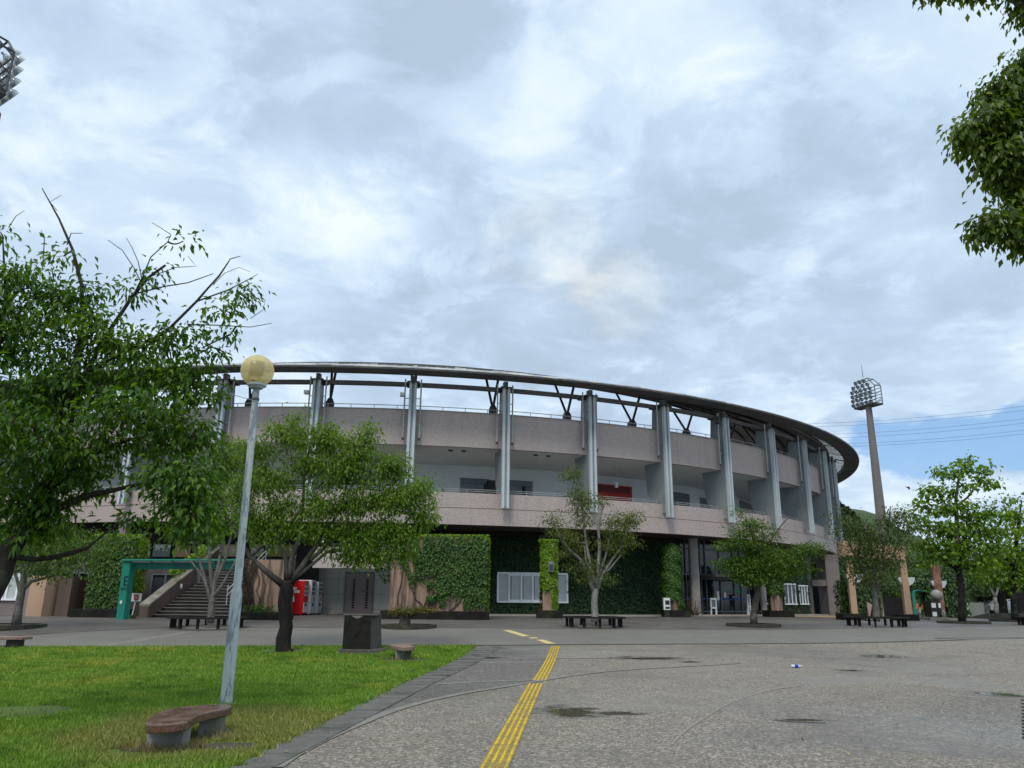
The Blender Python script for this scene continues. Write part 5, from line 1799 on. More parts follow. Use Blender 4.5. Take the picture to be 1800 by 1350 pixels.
# low slab bench at the left border
c = G(20, 1141)
rt = thing('slab_bench', 'pale slab bench on a dark block foot at the left border of the lawn', 'bench', (c.x, c.y, zg(c.y)))
z0 = zg(c.y); a = at(-60, 1125, c.y); b = at(42, 1125, c.y)
mb = MB(); mb.bbox(a.x, b.x, c.y - .1, c.y + .42, at(10, 1124.5, c.y).z, at(10, 1119, c.y).z); mb.build('seat', M_gran_w, rt, bevel=.015)
mb = MB(); mb.bbox(at(10, 1130, c.y).x, at(32, 1130, c.y).x, c.y, c.y + .3, z0 - .03, at(10, 1125, c.y).z); mb.build('leg', M_black_m, rt, bevel=.01)
mb = MB(); mb.bbox(at(-52, 1130, c.y).x, at(-34, 1130, c.y).x, c.y, c.y + .3, z0 - .03, at(10, 1125, c.y).z); mb.build('leg', M_black_m, rt, bevel=.01)

# ---------------------------------------------------------------- stone block on the lawn
M_blockf = granite('dark_grey_stone', (.014, .0135, .011), (.018, .017, .013), (.008, .0075, .0065), .6)
M_blocks = granite('grey_stone_side', (.085, .077, .069), (.10, .09, .08), (.05, .046, .042), .6)
c = G(632, 1149); Yc = c.y; z0 = zg(Yc)
rt = thing('stone_block', 'tall dark polished stone block on a stepped plinth with a shallow bowl in its top', 'monument', (c.x, Yc, z0))
mb = MB(); a = at(592, 1150, Yc); b = at(672, 1150, Yc); mb.bbox(a.x, b.x, Yc, Yc + 1.15, z0 - .03, z0 + .11); mb.build('plinth', M_blocks, rt, bevel=.015)
lo = [at(601.5, 1143, Yc + .12), at(651, 1144, Yc + .12)]; hi = [at(604, 1082, Yc + .12), at(652.5, 1082, Yc + .12)]
zt = hi[0].z
x0, x1, X0, X1 = lo[0].x, lo[1].x, hi[0].x, hi[1].x
y0 = Yc + .12; sk = .19
mb = MB()
# front plane set square to the camera's right; the right flank is turned into view
B0 = [(x0, y0), (x1, y0), (x1 + sk, y0 + .8), (x0 + .1, y0 + .85)]
T0 = [(X0 + .02, y0 + .03), (X1 - .01, y0 + .03), (X1 + sk - .03, y0 + .78), (X0 + .12, y0 + .83)]
mb.add([(p[0], p[1], z0 + .112) for p in B0] + [(p[0], p[1], zt) for p in T0], [(3, 2, 1, 0), (4, 5, 6, 7)])
mb.mi = 0; mb.add([(p[0], p[1], z0 + .112) for p in B0] + [(p[0], p[1], zt) for p in T0], [(0, 1, 5, 4)])
mb.mi = 1; mb.add([(p[0], p[1], z0 + .112) for p in B0] + [(p[0], p[1], zt) for p in T0], [(1, 2, 6, 5), (2, 3, 7, 6), (3, 0, 4, 7)])
mb.build('block', [M_blockf, M_blocks], rt)
mb = MB(); pts = [(X0 + .22 + (X1 - X0 - .44) * i / 12, zt - .075 * math.sin(PI * i / 12)) for i in range(13)]
mb.add([(p[0], y0 + .02, p[1]) for p in pts] + [(p[0], y0 + .022, zt + .004) for p in pts[::-1]], [tuple(range(26))])
mb.build('bowl_edge', M_cop, rt)
mb = MB(); mb.bbox(X0 - .02, X1 + .17, y0 + .01, y0 + .85, zt + .001, zt + .035); mb.build('top_slab', M_blocks, rt, bevel=.01)

# ---------------------------------------------------------------- globe street lamp
c = G(397, 1240); Yl = c.y
rt = thing('street_lamp', 'tall globe street lamp with a yellowed globe on a peeling pale blue pole', 'street lamp', (c.x, Yl, zg(Yl)))
m, t, p = newmat('peeling_pole_paint')
P = t.pos()
n = t.noise(t.vmath('MULTIPLY', P, (9, 9, 1.6)), 1, 5, .7, .6)
col = t.mix(t.mapr(n, .50, .53), (.44, .50, .505), (.22, .265, .295))
col = t.mix(t.mapr(t.noise(t.vmath('MULTIPLY', P, (14, 14, 3)), 1, 4, .7), .64, .68), col, (.62, .65, .64))
col = t.mix(t.mapr(t.noise(P, 5.5, 4, .7), .70, .73), col, (.20, .10, .06))
t.l.new(col, p.inputs['Base Color']); p.inputs['Roughness'].default_value = .45
t.l.new(t.bump(n, .15, .01), p.inputs['Normal'])
M_pole = m
g0 = Vector((c.x, Yl, zg(Yl) - .02)); gt = at(451, 681, Yl + .05); gj = at(414, 1036, Yl)
dv = gt - g0
Pz = lambda f: g0 + dv * f
fj = (gj.z - g0.z) / dv.z
r1, r2, r3 = .092, .060, .048
mb = MB()
mb.tube([Pz(0), Pz(fj * .5), Pz(fj - .012), Pz(fj), Pz(fj + .006), Pz(fj + .3), Pz(.9), Pz(1.0)], [r1, r1 * .97, r1 * .95, r1 * .8, r2 * 1.05, r2 * .96, r3 * 1.2, r3 * 1.12], 24)
mb.build('pole', M_pole, rt, smooth=True, auto=35)
mb = MB(); mb.tube([Pz(.955), Pz(.962)], r3 * 1.35, 20); mb.build('pole_band', M_dsteel, rt)
mb = MB(); mb.lathe(tuple(gt), [(.0, -.02), (.1, -.02), (.115, .0), (.155, .025), (.16, .06), (0, .06)], 28); mb.build('collar', M_flange, rt, smooth=True, auto=35)
gc = at(452.5, 652, Yl + .05); gr = 28.8 * mpp(Yl) * 1.03
m, t, p = newmat('yellowed_globe')
P = t.pos()
lw_ = t.new('ShaderNodeLayerWeight'); lw_.inputs[0].default_value = .35
sepz = t.new('ShaderNodeSeparateXYZ'); t.l.new(P, sepz.inputs[0])
nn = t.noise(P, 4, 3)
col = t.mix(t.mapr(nn, .35, .65), (.86, .74, .40), (.80, .70, .42))
low = t.math('ADD', t.math('MULTIPLY', t.math('SUBTRACT', gc.z - gr * .72, sepz.outputs[2]), 7.0), t.math('MULTIPLY', t.math('SUBTRACT', t.noise(P, 16, 4, .7), .5), 3.0))
col = t.mix(t.mapr(low, .0, .6), col, (.16, .115, .04))
t.l.new(col, p.inputs['Base Color']); p.inputs['Roughness'].default_value = .22
trl = t.new('ShaderNodeBsdfTranslucent'); t.l.new(col, trl.inputs[0])
trp = t.new('ShaderNodeBsdfTransparent'); trp.inputs[0].default_value = (1, .93, .70, 1)
m1 = t.new('ShaderNodeMixShader'); m1.inputs[0].default_value = .55; t.l.new(p.outputs[0], m1.inputs[1]); t.l.new(trl.outputs[0], m1.inputs[2])
m2 = t.new('ShaderNodeMixShader'); m2.inputs[0].default_value = .30; t.l.new(m1.outputs[0], m2.inputs[1]); t.l.new(trp.outputs[0], m2.inputs[2])
t.l.new(m2.outputs[0], t.n['Material Output'].inputs[0])
mb = MB(); mb.sphere(tuple(gc), gr, 48, 28); gl = mb.build('globe', m, rt, smooth=True)
mb = MB()
for k in range(7):
    mb.lathe((gc.x + .01, gc.y - .06, gc.z - .09 + k * .034), [(.06, 0), (.115, .006), (.115, .02), (.06, .014)], 24)
mb.build('louvre', pm('louvre_grey', (.12, .12, .11), None, 2, .6), rt)
# thin cable from the lamp into the big tree
mb = MB()
p0 = at(12, 543, 10.5); p1 = at(449, 705, Yl); 
mb.tube([p0.lerp(p1, i / 14) - Vector((0, 0, .10 * math.sin(PI * i / 14))) for i in range(15)], .006, 5)
p2 = at(473, 719, Yl + .3); p1b = at(455, 703, Yl)
o = mb.build('cable', pm('cable_sheath', (.35, .38, .36), None, 3, .5)); tag(o, 'thin sagging cable from the globe lamp into the large tree', 'cable')

# ---------------------------------------------------------------- ring benches round trees, and tree kerbs
M_wood = pm('dark_bench_wood', (.014, .013, .012), (.022, .020, .018), 2.5, .85, .1, 30, spec=.15)
M_kst = pm('mossy_kerb', (.05, .046, .04), (.032, .03, .026), 5, .9, .3, 40, c3=(.06, .07, .03))


def ring_bench(px0, px1, ybase, yt, label, legs=11, grp='dark timber ring benches round the plaza trees', gap=None):
    xc = (px0 + px1) / 2; c = G(xc, ybase - 3.5); Y = c.y; z0 = zg(Y)
    r = (px1 - px0) / 2 * mpp(Y) * .985
    rt = thing('ring_bench', label, 'bench', (c.x, Y, z0), grp)
    h_ = .40
    mb = MB()
    for j in range(4):
        ra = r - .11 * j; rb = ra - .09
        mb.lathe((c.x, Y, z0), [(rb, h_ - .06), (ra, h_ - .06), (ra, h_), (rb, h_), (rb, h_ - .06)], 20)
    mb.build('seat', M_wood, rt)
    for i in range(legs):
        a = 2 * PI * i / legs + .25
        p_ = Vector((c.x + (r - .2) * math.cos(a), Y + (r - .2) * math.sin(a), z0))
        mb = MB(); mb.box((p_.x, p_.y, z0 + (h_ - .062) / 2), (.11, .09, h_ - .062), a); mb.build('leg', M_wood, rt)
    return c


def tree_kerb(px0, px1, ybase, label, mat=M_kst, hgt=.12):
    xc = (px0 + px1) / 2; c = G(xc, ybase - 3.0); Y = c.y; z0 = zg(Y)
    r = (px1 - px0) / 2 * mpp(Y) * .985
    rt = thing('tree_kerb', label, 'kerb', (c.x, Y, z0), 'round kerbs at the feet of trees')
    mb = MB(); mb.lathe((c.x, Y, z0), [(r - .2, -.03), (r, -.03), (r, hgt), (r - .2, hgt), (r - .2, -.03)], 36); mb.build('kerb_ring', mat, rt)
    mb = MB(); mb.lathe((c.x, Y, z0), [(0, hgt - .03), (r * .6, hgt - .035), (r - .205, hgt - .05)], 30); mb.build('planting_soil', M_dirt, rt)
    return c


RB1 = ring_bench(298, 428, 1107, 1090, 'dark timber ring bench under the thin tree before the stairs')
RB2 = ring_bench(990, 1099, 1105, 1088, 'dark timber ring bench under the pale forked tree before the ivy wall')
RB3 = ring_bench(1488, 1594, 1104, 1087, 'dark timber ring bench under the twiggy tree before the peach portal')
RB4 = ring_bench(1793, 1880, 1103, 1088, 'dark timber ring bench cut by the right border')
K1 = tree_kerb(1279, 1370, 1104, 'round mossy kerb under the maple before the glass entrance')
K2 = tree_kerb(1653, 1735, 1099, 'round mossy kerb under the dark trunked tree right of the globe statue')
K3 = tree_kerb(1748, 1850, 1096, 'round mossy kerb at the right border')
K4 = tree_kerb(-70, 69, 1106, 'round dark kerb under the leaning pale tree at the left')
K5 = tree_kerb(668, 766, 1106, 'round grassy kerb under the flat clipped shrub', M_kst)
tufts('kerb_grass', [((K5.x, K5.y), 1.1, 900), ((K2.x, K2.y), .9, 400), ((K1.x, K1.y), .9, 200)], .14, M_grass, 'short grass inside the round kerbs of the plaza')

# bottle, litter
c = G(1400, 1174)
rt = thing('plastic_bottle', 'clear plastic bottle with a blue label lying on the paving', 'bottle', (c.x, c.y, zg(c.y)))
z0 = zg(c.y) + .04
M_clear = pm('clear_plastic', (.62, .66, .70), (.5, .55, .6), 8, .15)
prof = [(-.12, .0), (-.119, .032), (-.03, .034), (.05, .034), (.085, .02), (.1, .0135), (.118, .0135), (.12, 0)]
mb = MB(); mb.tube([(c.x + x * 1.15, c.y + x * .15, z0) for x, r in prof], [max(.001, r * 1.15) for x, r in prof], 14); mb.build('bottle_body', M_clear, rt, smooth=True)
mb = MB(); mb.tube([(c.x - .055, c.y - .007, z0), (c.x + .04, c.y + .005, z0)], .041, 14); mb.build('label_band', pm('blue_label', (.01, .04, .42), (.01, .03, .3), 6, .4), rt)
mb = MB(); mb.tube([(c.x + .137, c.y + .018, z0), (c.x + .158, c.y + .021, z0)], .018, 12); mb.build('cap', M_white, rt)
M_lit = pm('scrap_paper', (.6, .58, .52), (.45, .42, .36), 8, .9)
# fallen leaves and paper specks
Vs = []; Fs = []
k = 0
spots_f = []
for i in range(300):
    y = RNG.uniform(1088, 1345); x = RNG.uniform(30, 1790)
    if y < 1135 and RNG.random() < .5: pass
    c = G(x, y)
    if c.y > 52: continue
    spots_f.append(c)
P = np.array([tuple(c) for c in spots_f]) + [0, 0, .03]
n = len(P)
D = rnd_unit(n) * [1, 1, .1]; V, F = leaf_arrays(P, D, np.tile([0, 0, 1.0], (n, 1)) + rnd_unit(n) * .3, RNG.uniform(.025, .07, n), .5, .1)
M_fall = leafmat('fallen_leaf', [(.10, .08, .03), (.25, .2, .06), (.4, .34, .2), (.08, .10, .03)], .1, .7)
o = np_mesh('fallen_leaves', V, F, M_fall); o['kind'] = 'stuff'; tag(o, 'scattered small fallen leaves on paving and lawn', 'leaves')

# ================================================================ right-hand side: peach portal, columns, statue
M_bowl = pm('bowl_grey', (.58, .60, .63), (.50, .52, .55), 2, .6)


def bowl(parent, c, r, col_r, n=28):
    """half-round uplight wings either side of a column: a half disc, rounded below, flat on top"""
    mb = MB()
    prof = [(r * math.cos(a), r * .98 * math.sin(a)) for a in [PI + PI * i / n for i in range(n + 1)]]
    for y0, y1 in ((-.16, .16),):
        vs = [(c.x + x, c.y + y0, c.z + z) for x, z in prof] + [(c.x + x * .9, c.y + y1, c.z + z * .9) for x, z in prof]
        m_ = len(prof)
        mb.add(vs, [tuple(range(m_)), tuple(range(2 * m_ - 1, m_ - 1, -1))] + [(i, (i + 1) % m_, m_ + (i + 1) % m_, m_ + i) for i in range(m_)])
    return mb.build('uplight_bowl', M_bowl, parent)


cA = G(1503, 1086); cB = G(1599, 1086)
Yo = 47.6
root = thing('peach_portal', 'peach portal of two thick posts and a heavy beam with grey half bowl lamps', 'portal', (at(1550, 1085, Yo).x, Yo, PLAZA))


def skewpost(mb, b0, b1, t0, t1, Y, dpt):
    B0, B1, T0, T1 = at(*b0, Y), at(*b1, Y), at(*t0, Y), at(*t1, Y)
    o = Vector((.12, dpt, 0))
    lo = [B0, B1, B1 + o, B0 + o]; hi = [T0, T1, T1 + o, T0 + o]
    for v in lo: v.z = PLAZA + .02
    mb.hexa(lo, hi)


mb = MB(); skewpost(mb, (1497.5, 1079), (1508.5, 1079), (1488.5, 985), (1499, 985), Yo, .5); mb.build('post', M_peach, root, bevel=.02)
mb = MB(); skewpost(mb, (1592.5, 1080), (1605, 1080), (1582, 985), (1592.5, 985), Yo, .5); mb.build('post', M_peach, root, bevel=.02)
mb = MB()
q = [at(1481, 977, Yo - .15), at(1592, 985, Yo - .15), at(1590.5, 961.5, Yo - .15), at(1480, 950, Yo - .15)]
mb.hexa(q, [v + Vector((.1, .85, 0)) for v in q]); mb.build('beam', M_peach, root, bevel=.02)
for px, py, r_ in ((1500, 1009.5, 14.5), (1591, 1015, 14.2)):
    c = at(px, py, Yo + .25); bowl(root, c, r_ * mpp(Yo), .2)
for px0, px1, pb in ((1485, 1524, 1088), (1583, 1617, 1088)):
    a = at(px0, pb, Yo - .7); b = at(px1, pb, Yo - .7); w_ = b.x - a.x
    mb = MB(); mb.bbox(a.x, b.x, Yo - .7, Yo - .7 + w_, PLAZA - .02, PLAZA + .36); mb.build('planter', M_plant, root, bevel=.015)

Yq = 51.0
root = thing('lamp_column', 'reddish brown stone column with a grey half bowl lamp behind the globe statue', 'column', (at(1652, 1070, Yq).x, Yq, PLAZA))
mb = MB(); skewpost(mb, (1648, 1082), (1663, 1082), (1639.5, 993), (1651.5, 993), Yq, .5); mb.build('shaft', pm('red_brown_stone', (.22, .105, .075), (.15, .07, .05), 3, .85, .4, 14, c3=(.30, .17, .13)), root, bevel=.015)
bowl(root, at(1648, 1021, Yq + .25), 13.2 * mpp(Yq), .2)

Yt = G(1648, 1090).y
root = thing('globe_statue', 'grey stone globe on a black and white chequered pedestal', 'statue', (at(1650, 1090, Yt).x, Yt, PLAZA))
a = at(1638.5, 1084, Yt); b = at(1656.5, 1084, Yt); zt = at(1648, 1056, Yt).z; zb = PLAZA + .16
w_ = b.x - a.x
mb = MB(); mb.bbox(a.x, b.x, Yt, Yt + w_, zb, zt); pd = mb.build('pedestal', M_black_m, root, bevel=.01)
H_ = zt - zb
for (u0, u1, v0, v1) in ((.08, .5, .06, .33), (.08, .5, .58, .86), (.76, .99, .58, .86)):
    mb = MB(); mb.bbox(a.x + w_ * u0, a.x + w_ * u1, Yt - .006, Yt - .001, zb + H_ * v0, zb + H_ * v1); mb.build('white_square', M_white, pd)
gc_ = at(1646.5, 1046.5, Yt + w_ / 2); mb = MB(); mb.sphere((gc_.x, gc_.y, gc_.z), 9.4 * mpp(Yt), 28, 18); mb.build('globe', pm('globe_stone', (.30, .285, .29), (.22, .21, .21), 4, .5, .1, 30), root, smooth=True)
mb = MB(); a = at(1634, 1089, Yt - .3); b = at(1668, 1089, Yt - .3); mb.bbox(a.x, b.x, Yt - .4, Yt + w_ + .3, PLAZA - .02, zb - .002); mb.build('plinth', M_footc, root, bevel=.01)
mb = MB(); q = at(1658.5, 1078, Yt - .1); mb.sphere((q.x, q.y, zb + .22), .16, 14, 10, (.8, .8, 1.4)); mb.build('small_stone', M_footc, root, smooth=True)

# pink sign between the portal posts
Yp = 45.0
a = at(1526, 1087, Yp); b = at(1535.5, 1087, Yp)
root = thing('pink_sign', 'narrow slanted pink sign board beside the twiggy tree trunk', 'sign', ((a.x + b.x) / 2, Yp, PLAZA))
mb = MB(); q = [Vector((a.x + .05, Yp, PLAZA + .05)), Vector((b.x, Yp + .5, PLAZA + .05)), at(1533, 1063, Yp + .5), at(1523.5, 1058, Yp)]
mb.hexa([q[0], q[1], q[1] + Vector((.02, .06, 0)), q[0] + Vector((.02, .06, 0))], [q[3], q[2], q[2] + Vector((.02, .06, 0)), q[3] + Vector((.02, .06, 0))])
mb.build('board', pm('pink_print', (.55, .24, .22), (.48, .30, .28), 5, .5, c3=(.62, .50, .48)), root)
mb = MB(); mb.bbox(a.x, b.x, Yp + .1, Yp + .5, PLAZA, PLAZA + .048); mb.build('foot', M_black_m, root)

# green post and arch, orange board behind
Yg2 = 56.0
root = thing('green_arch', 'slender green steel arch behind the right portal post', 'arch', (at(1610, 1075, Yg2).x, Yg2, PLAZA))
mb = MB(); skewpost(mb, (1606, 1079), (1611, 1079), (1603.5, 1040), (1608, 1040), Yg2, .3); mb.build('post', M_green, root)
mb = MB(); skewpost(mb, (1628, 1076), (1630, 1076), (1626, 1040), (1628, 1040), Yg2 + 2, .15); mb.build('post', M_green, root)
mb = MB(); mb.tube([at(1604, 1040, Yg2), at(1613, 1037.5, Yg2 + .7), at(1627, 1040, Yg2 + 2)], .05, 6); mb.build('arch_bar', M_green, root)
Yo2 = 62.0
root = thing('orange_board', 'faded orange red board on a thin post seen through the green arch', 'board', (at(1619, 1075, Yo2).x, Yo2, PLAZA))
a = at(1609, 1069.5, Yo2); b = at(1626.5, 1069.5, Yo2); mb = MB(); mb.bbox(a.x, b.x, Yo2, Yo2 + .06, a.z, at(1618, 1061.5, Yo2).z); mb.build('board', pm('orange_print', (.55, .12, .06), (.5, .2, .12), 3, .6), root)
mb = MB(); q = at(1617.5, 1072, Yo2); mb.tube([(q.x, Yo2 + .03, PLAZA), (q.x, Yo2 + .03, a.z - .002)], .04, 6); mb.build('post', M_white, root)

# grey-green hoarding, parked cars, dark kerb bank
Yv = 60.0
a = at(1704, 1082, Yv); b = at(1732, 1082, Yv)
root = thing('hoarding', 'plain grey green sheet hoarding left of the white van', 'fence', ((a.x + b.x) / 2, Yv, PLAZA))
mb = MB(); mb.bbox(a.x, b.x, Yv, Yv + .08, PLAZA + .02, at(1718, 1059.5, Yv).z); mb.build('panel', pm('hoarding_sheet', (.20, .215, .19), (.17, .18, .16), 1.5, .6), root)
mb = MB(); mb.bbox(a.x - .12, a.x - .002, Yv, Yv + .1, PLAZA, at(1718, 1059.5, Yv).z); mb.build('end_post', M_white, root)


def simple_car(name, label, px, Y, ln, hgt, paint, rz, grp=None):
    c = at(px, 1078, Y); rt = thing(name, label, 'van' if 'van' in name else 'car', (c.x, Y, PLAZA), grp)
    T = Matrix.Translation((c.x, Y, PLAZA)) @ Matrix.Rotation(rz, 4, 'Z')
    van = 'van' in name
    side = [(-.5, .28), (-.5, .62), (-.47, .95) if van else (-.42, .62), (-.36, 1.0) if van else (-.27, .97), (.30, 1.0) if van else (.18, .98), (.42, .66) if van else (.33, .62), (.5, .55), (.5, .28)]
    pts = [(x * ln, z * hgt) for x, z in side]
    w2 = .76
    mb = MB(); n_ = len(pts)
    vs = [T @ Vector((x, -w2 * (1 if z < hgt * .65 else .88), z)) for x, z in pts] + [T @ Vector((x, w2 * (1 if z < hgt * .65 else .88), z)) for x, z in pts]
    mb.add(vs, [tuple(range(n_)), tuple(range(2 * n_ - 1, n_ - 1, -1))] + [(i, (i + 1) % n_, n_ + (i + 1) % n_, n_ + i) for i in range(n_)])
    bd = mb.build('body', paint, rt, bevel=.05)
    for sgn in (-1, 1):
        mb = MB(); yy_ = sgn * (w2 * .88 + .055)
        for x0, x1 in ((-.40, -.12), (-.09, .12), (.15, .31)):
            mb.add([T @ Vector((x * ln, (w2 * (1 - .0) + .012) * sgn if z < .66 else (w2 * .88 + .03) * sgn, z * hgt)) for x, z in ((x0, .66), (x1, .66), (x1 - (.03 if x1 > .3 else 0), .92), (x0, .92))], [(0, 1, 2, 3)])
        mb.build('side_window', M_dglass, bd)
        for x in (-.32, .32):
            mb = MB(); a_ = T @ Vector((x * ln, sgn * (w2 - .16), .3)); b_2 = T @ Vector((x * ln, sgn * (w2 + .01), .3)); mb.tube([a_, b_2], .3, 18); wl = mb.build('wheel', M_black_m, rt)
            mb = MB(); mb.tube([b_2, T @ Vector((x * ln, sgn * (w2 + .02), .3))], .17, 14); mb.build('rim', M_pipe, wl)
    mb = MB(); mb.add([T @ Vector((x * ln, y, z * hgt)) for x, y, z in ((.432, -.62, .66), (.432, .62, .66), (.325, .58, .95), (.325, -.58, .95))], [(0, 1, 2, 3)]); mb.build('windscreen', M_dglass, bd)
    for y in (-.52, .52):
        mb = MB(); q = T @ Vector((.5 * ln, y, .45 * hgt)); mb.box(q, (.06, .26, .14), rz); mb.build('headlight', M_white, bd)
    return rt


simple_car('parked_van', 'white van parked behind the grey hoarding', 1735, 80.0, 3.4, 1.8, M_vwht, R_(-8))
simple_car('parked_car', 'pale grey car half hidden behind dark trunks at the right', 1778, 74.0, 4.0, 1.45, pm('car_grey', (.35, .37, .40), None, 2, .3), R_(-10))
mb = MB(); a = at(1722, 1083, 55); b = at(1880, 1083, 55)
mb.hexa([(a.x, 55, PLAZA - .02), (b.x, 54, PLAZA - .02), (b.x, 57, PLAZA - .02), (a.x, 57, PLAZA - .02)], [(a.x + 1.5, 55.3, PLAZA + .35), (b.x, 54.3, PLAZA + .4), (b.x, 56.7, PLAZA + .4), (a.x + 1.5, 56.7, PLAZA + .35)])
o = mb.build('planting_bed', M_plant); tag(o, 'low dark planting bed with a pale trunked tree, before the parked van', 'planting bed')

# ================================================================ floodlight towers
M_fpole = pm('floodlight_pole', (.175, .155, .145), (.15, .132, .124), .4, .7)
M_fsteel = pm('floodlight_steel', (.075, .075, .08), (.055, .055, .06), 2, .6)
M_refl = pm('reflector', (.42, .46, .47), (.30, .34, .35), 2, .3, metal=.5)


def rig(root, c, right, up, fwd, W, H, rows, cols, lr):
    """frame of lamps facing fwd"""
    def Q(a, b, d=0): return c + right * a + up * b + fwd * d
    mb = MB()
    top = H / 2; ch = W * .28
    outline = [(-W / 2, -top), (W / 2, -top), (W / 2, top * .35), (W / 2 - ch, top), (-W / 2 + ch, top), (-W / 2, top * .35)]
    for dpt in (0, -W * .32):
        for i in range(6): mb.tube([Q(*outline[i], dpt), Q(*outline[(i + 1) % 6], dpt)], W * .016, 5)
        for j in range(1, rows): mb.tube([Q(-W / 2, -top + H * j / rows * .72, dpt), Q(W / 2, -top + H * j / rows * .72, dpt)], W * .012, 5)
    for p_ in outline: mb.tube([Q(*p_, 0), Q(*p_, -W * .32)], W * .016, 5)
    for j in range(3):
        mb.tube([Q(-W / 2, -top + H * .3 * j, 0), Q(-W / 2, -top + H * .3 * (j + .7), -W * .32)], W * .012, 5)
        mb.tube([Q(W / 2, -top + H * .3 * j, 0), Q(W / 2, -top + H * .3 * (j + .7), -W * .32)], W * .012, 5)
    fr = mb.build('lamp_frame', M_fsteel, root)
    mb = MB(); q = [Q(-W / 2, -top - .02 * W, .02 * W), Q(W / 2, -top - .02 * W, .02 * W), Q(W / 2, -top - .02 * W, -W * .34), Q(-W / 2, -top - .02 * W, -W * .34)]
    mb.hexa(q, [v - up * W * .03 for v in q]); mb.build('walkway', M_fsteel, root)
    k = 0
    for j in range(rows):
        z = -top + H * (j + .55) / rows
        half = W / 2 if z < top * .35 else W / 2 - ch * (z - top * .35) / (top * .65)
        m_ = max(2, int(round(cols * half / (W / 2))))
        for i in range(m_):
            x = -half + 2 * half * (i + .5) / m_
            o = Q(x, z, W * .06)
            dirv = (fwd + up * -.55).normalized()
            s_ = dirv.cross(up).normalized(); u_ = s_.cross(dirv)
            mb = MB()
            n_ = 12; rr = [(.28, 0), (.62, .35), (.9, .8), (1.0, 1.25)]
            vs = []; fs = []
            for (r_, d_) in rr:
                for q in range(n_):
                    a = 2 * PI * q / n_; vs.append(o + dirv * d_ * lr + (s_ * math.cos(a) + u_ * math.sin(a)) * r_ * lr)
            for l_ in range(3):
                for q in range(n_): fs.append((l_ * n_ + q, l_ * n_ + (q + 1) % n_, (l_ + 1) * n_ + (q + 1) % n_, (l_ + 1) * n_ + q))
            fs.append(tuple(range(n_)))
            mb.add(vs, fs); mb.tube([o - dirv * lr * .5, o + dirv * .02], lr * .22, 6)
            lm = mb.build('floodlight', M_refl, root, smooth=True, auto=50)
    return fr


Yf = 112.0
pb = at(1553, 930, Yf); ptop = at(1526, 708, Yf)
base = Vector((pb.x + (pb.x - ptop.x) / (pb.z - ptop.z) * (PLAZA - pb.z), Yf, PLAZA))
base = Vector((at(1551, 930, Yf).x + .4, Yf, PLAZA)); 
root = thing('floodlight_tower', 'tall floodlight tower with a thick grey pole, behind the stadium at the right', 'floodlight', tuple(base), 'stadium floodlight towers')
top = Vector((ptop.x, Yf, ptop.z))
bt = at(1551, 930, Yf); dirn = (top - bt)
foot_ = bt + dirn * ((PLAZA - bt.z) / dirn.z)
mb = MB(); mb.tube([foot_, foot_.lerp(top, .5), top], [.86, .66, .42], 24); mb.build('pole', M_fpole, root, smooth=True, auto=40)
fwd = Vector((-.80, -.35, 0)).normalized(); right = Vector((-fwd.y, fwd.x, 0)).normalized()
rig(root, at(1518, 690, Yf) , right, Vector((0, 0, 1)), fwd, 4.1, 4.0, 6, 5, .33)
mb = MB(); q = at(1517, 663, Yf); mb.tube([q, q + Vector((-.05, 0, 2.1))], [.05, .02], 6); mb.build('lightning_rod', M_fsteel, root)

Yf2 = 40.0
c2 = at(-10, 132, Yf2)
root = thing('floodlight_tower', 'floodlight lamp rig cut by the left border high in the sky', 'floodlight', (c2.x - .3, Yf2, PLAZA), 'stadium floodlight towers')
mb = MB(); mb.tube([(c2.x - .3, Yf2 + .8, PLAZA), (c2.x - .3, Yf2 + .8, c2.z - 2.0)], [.9, .5], 24); mb.build('pole', M_fpole, root, smooth=True, auto=40)
fwd = Vector((.55, .83, 0)).normalized(); right = Vector((.83, -.55, 0)).normalized()
rig(root, c2, right, Vector((0, 0, 1)), fwd, 4.4, 4.0, 5, 5, .36)

# ================================================================ power lines and a bird
M_wire = pm('wire', (.10, .13, .17), None, 1, .6)
ORD = ('highest', 'second highest', 'third highest', 'third lowest', 'second lowest', 'lowest')
for k, (y0, y1) in enumerate(((707, 738), (715, 743), (730, 757), (738, 763), (751, 773), (758, 777))):
    A = at(1900, y0 - 6, 190); B_ = at(1330, y1 + 9, 230)
    pts = [A.lerp(B_, i / 20) - Vector((0, 0, 1.6 * math.sin(PI * i / 20))) for i in range(21)]
    mb = MB(); mb.tube(pts, .035, 4)
    o = mb.build('power_line', M_wire); tag(o, 'thin power line crossing the sky at the right, %s of the six' % ORD[k], 'power line', 'power lines in the sky')
q = at(1597, 857, 70)
mb = MB(); mb.sphere(tuple(q), .10, 10, 8, (1, 1.4, .9))
mb.add([q + Vector(v) for v in ((-.05, 0, .05), (-.28, .05, .12), (-.12, .1, -.02))], [(0, 1, 2)]); mb.add([q + Vector(v) for v in ((.03, 0, .05), (.16, .02, -.12), (.0, .1, -.22))], [(0, 1, 2)])
o = mb.build('bird', M_black_m); tag(o, 'tiny dark bird flying right of the floodlight tower', 'bird')
# ================================================================ trees
def bark(name, c1, c2, c3, sc=7):
    m, t, p = newmat(name)
    P = t.pos()
    n = t.noise(t.vmath('MULTIPLY', P, (sc, sc, sc * .35)), 1, 5, .7, .4)
    col = t.mix(t.mapr(n, .35, .65), c1, c2)
    col = t.mix(t.mapr(t.noise(P, sc * .6, 4, .65), .56, .66), col, c3)
    t.l.new(col, p.inputs['Base Color']); p.inputs['Roughness'].default_value = .9
    p.inputs['Specular IOR Level'].default_value = .2
    t.l.new(t.bump(n, .6, .03), p.inputs['Normal'])
    return m


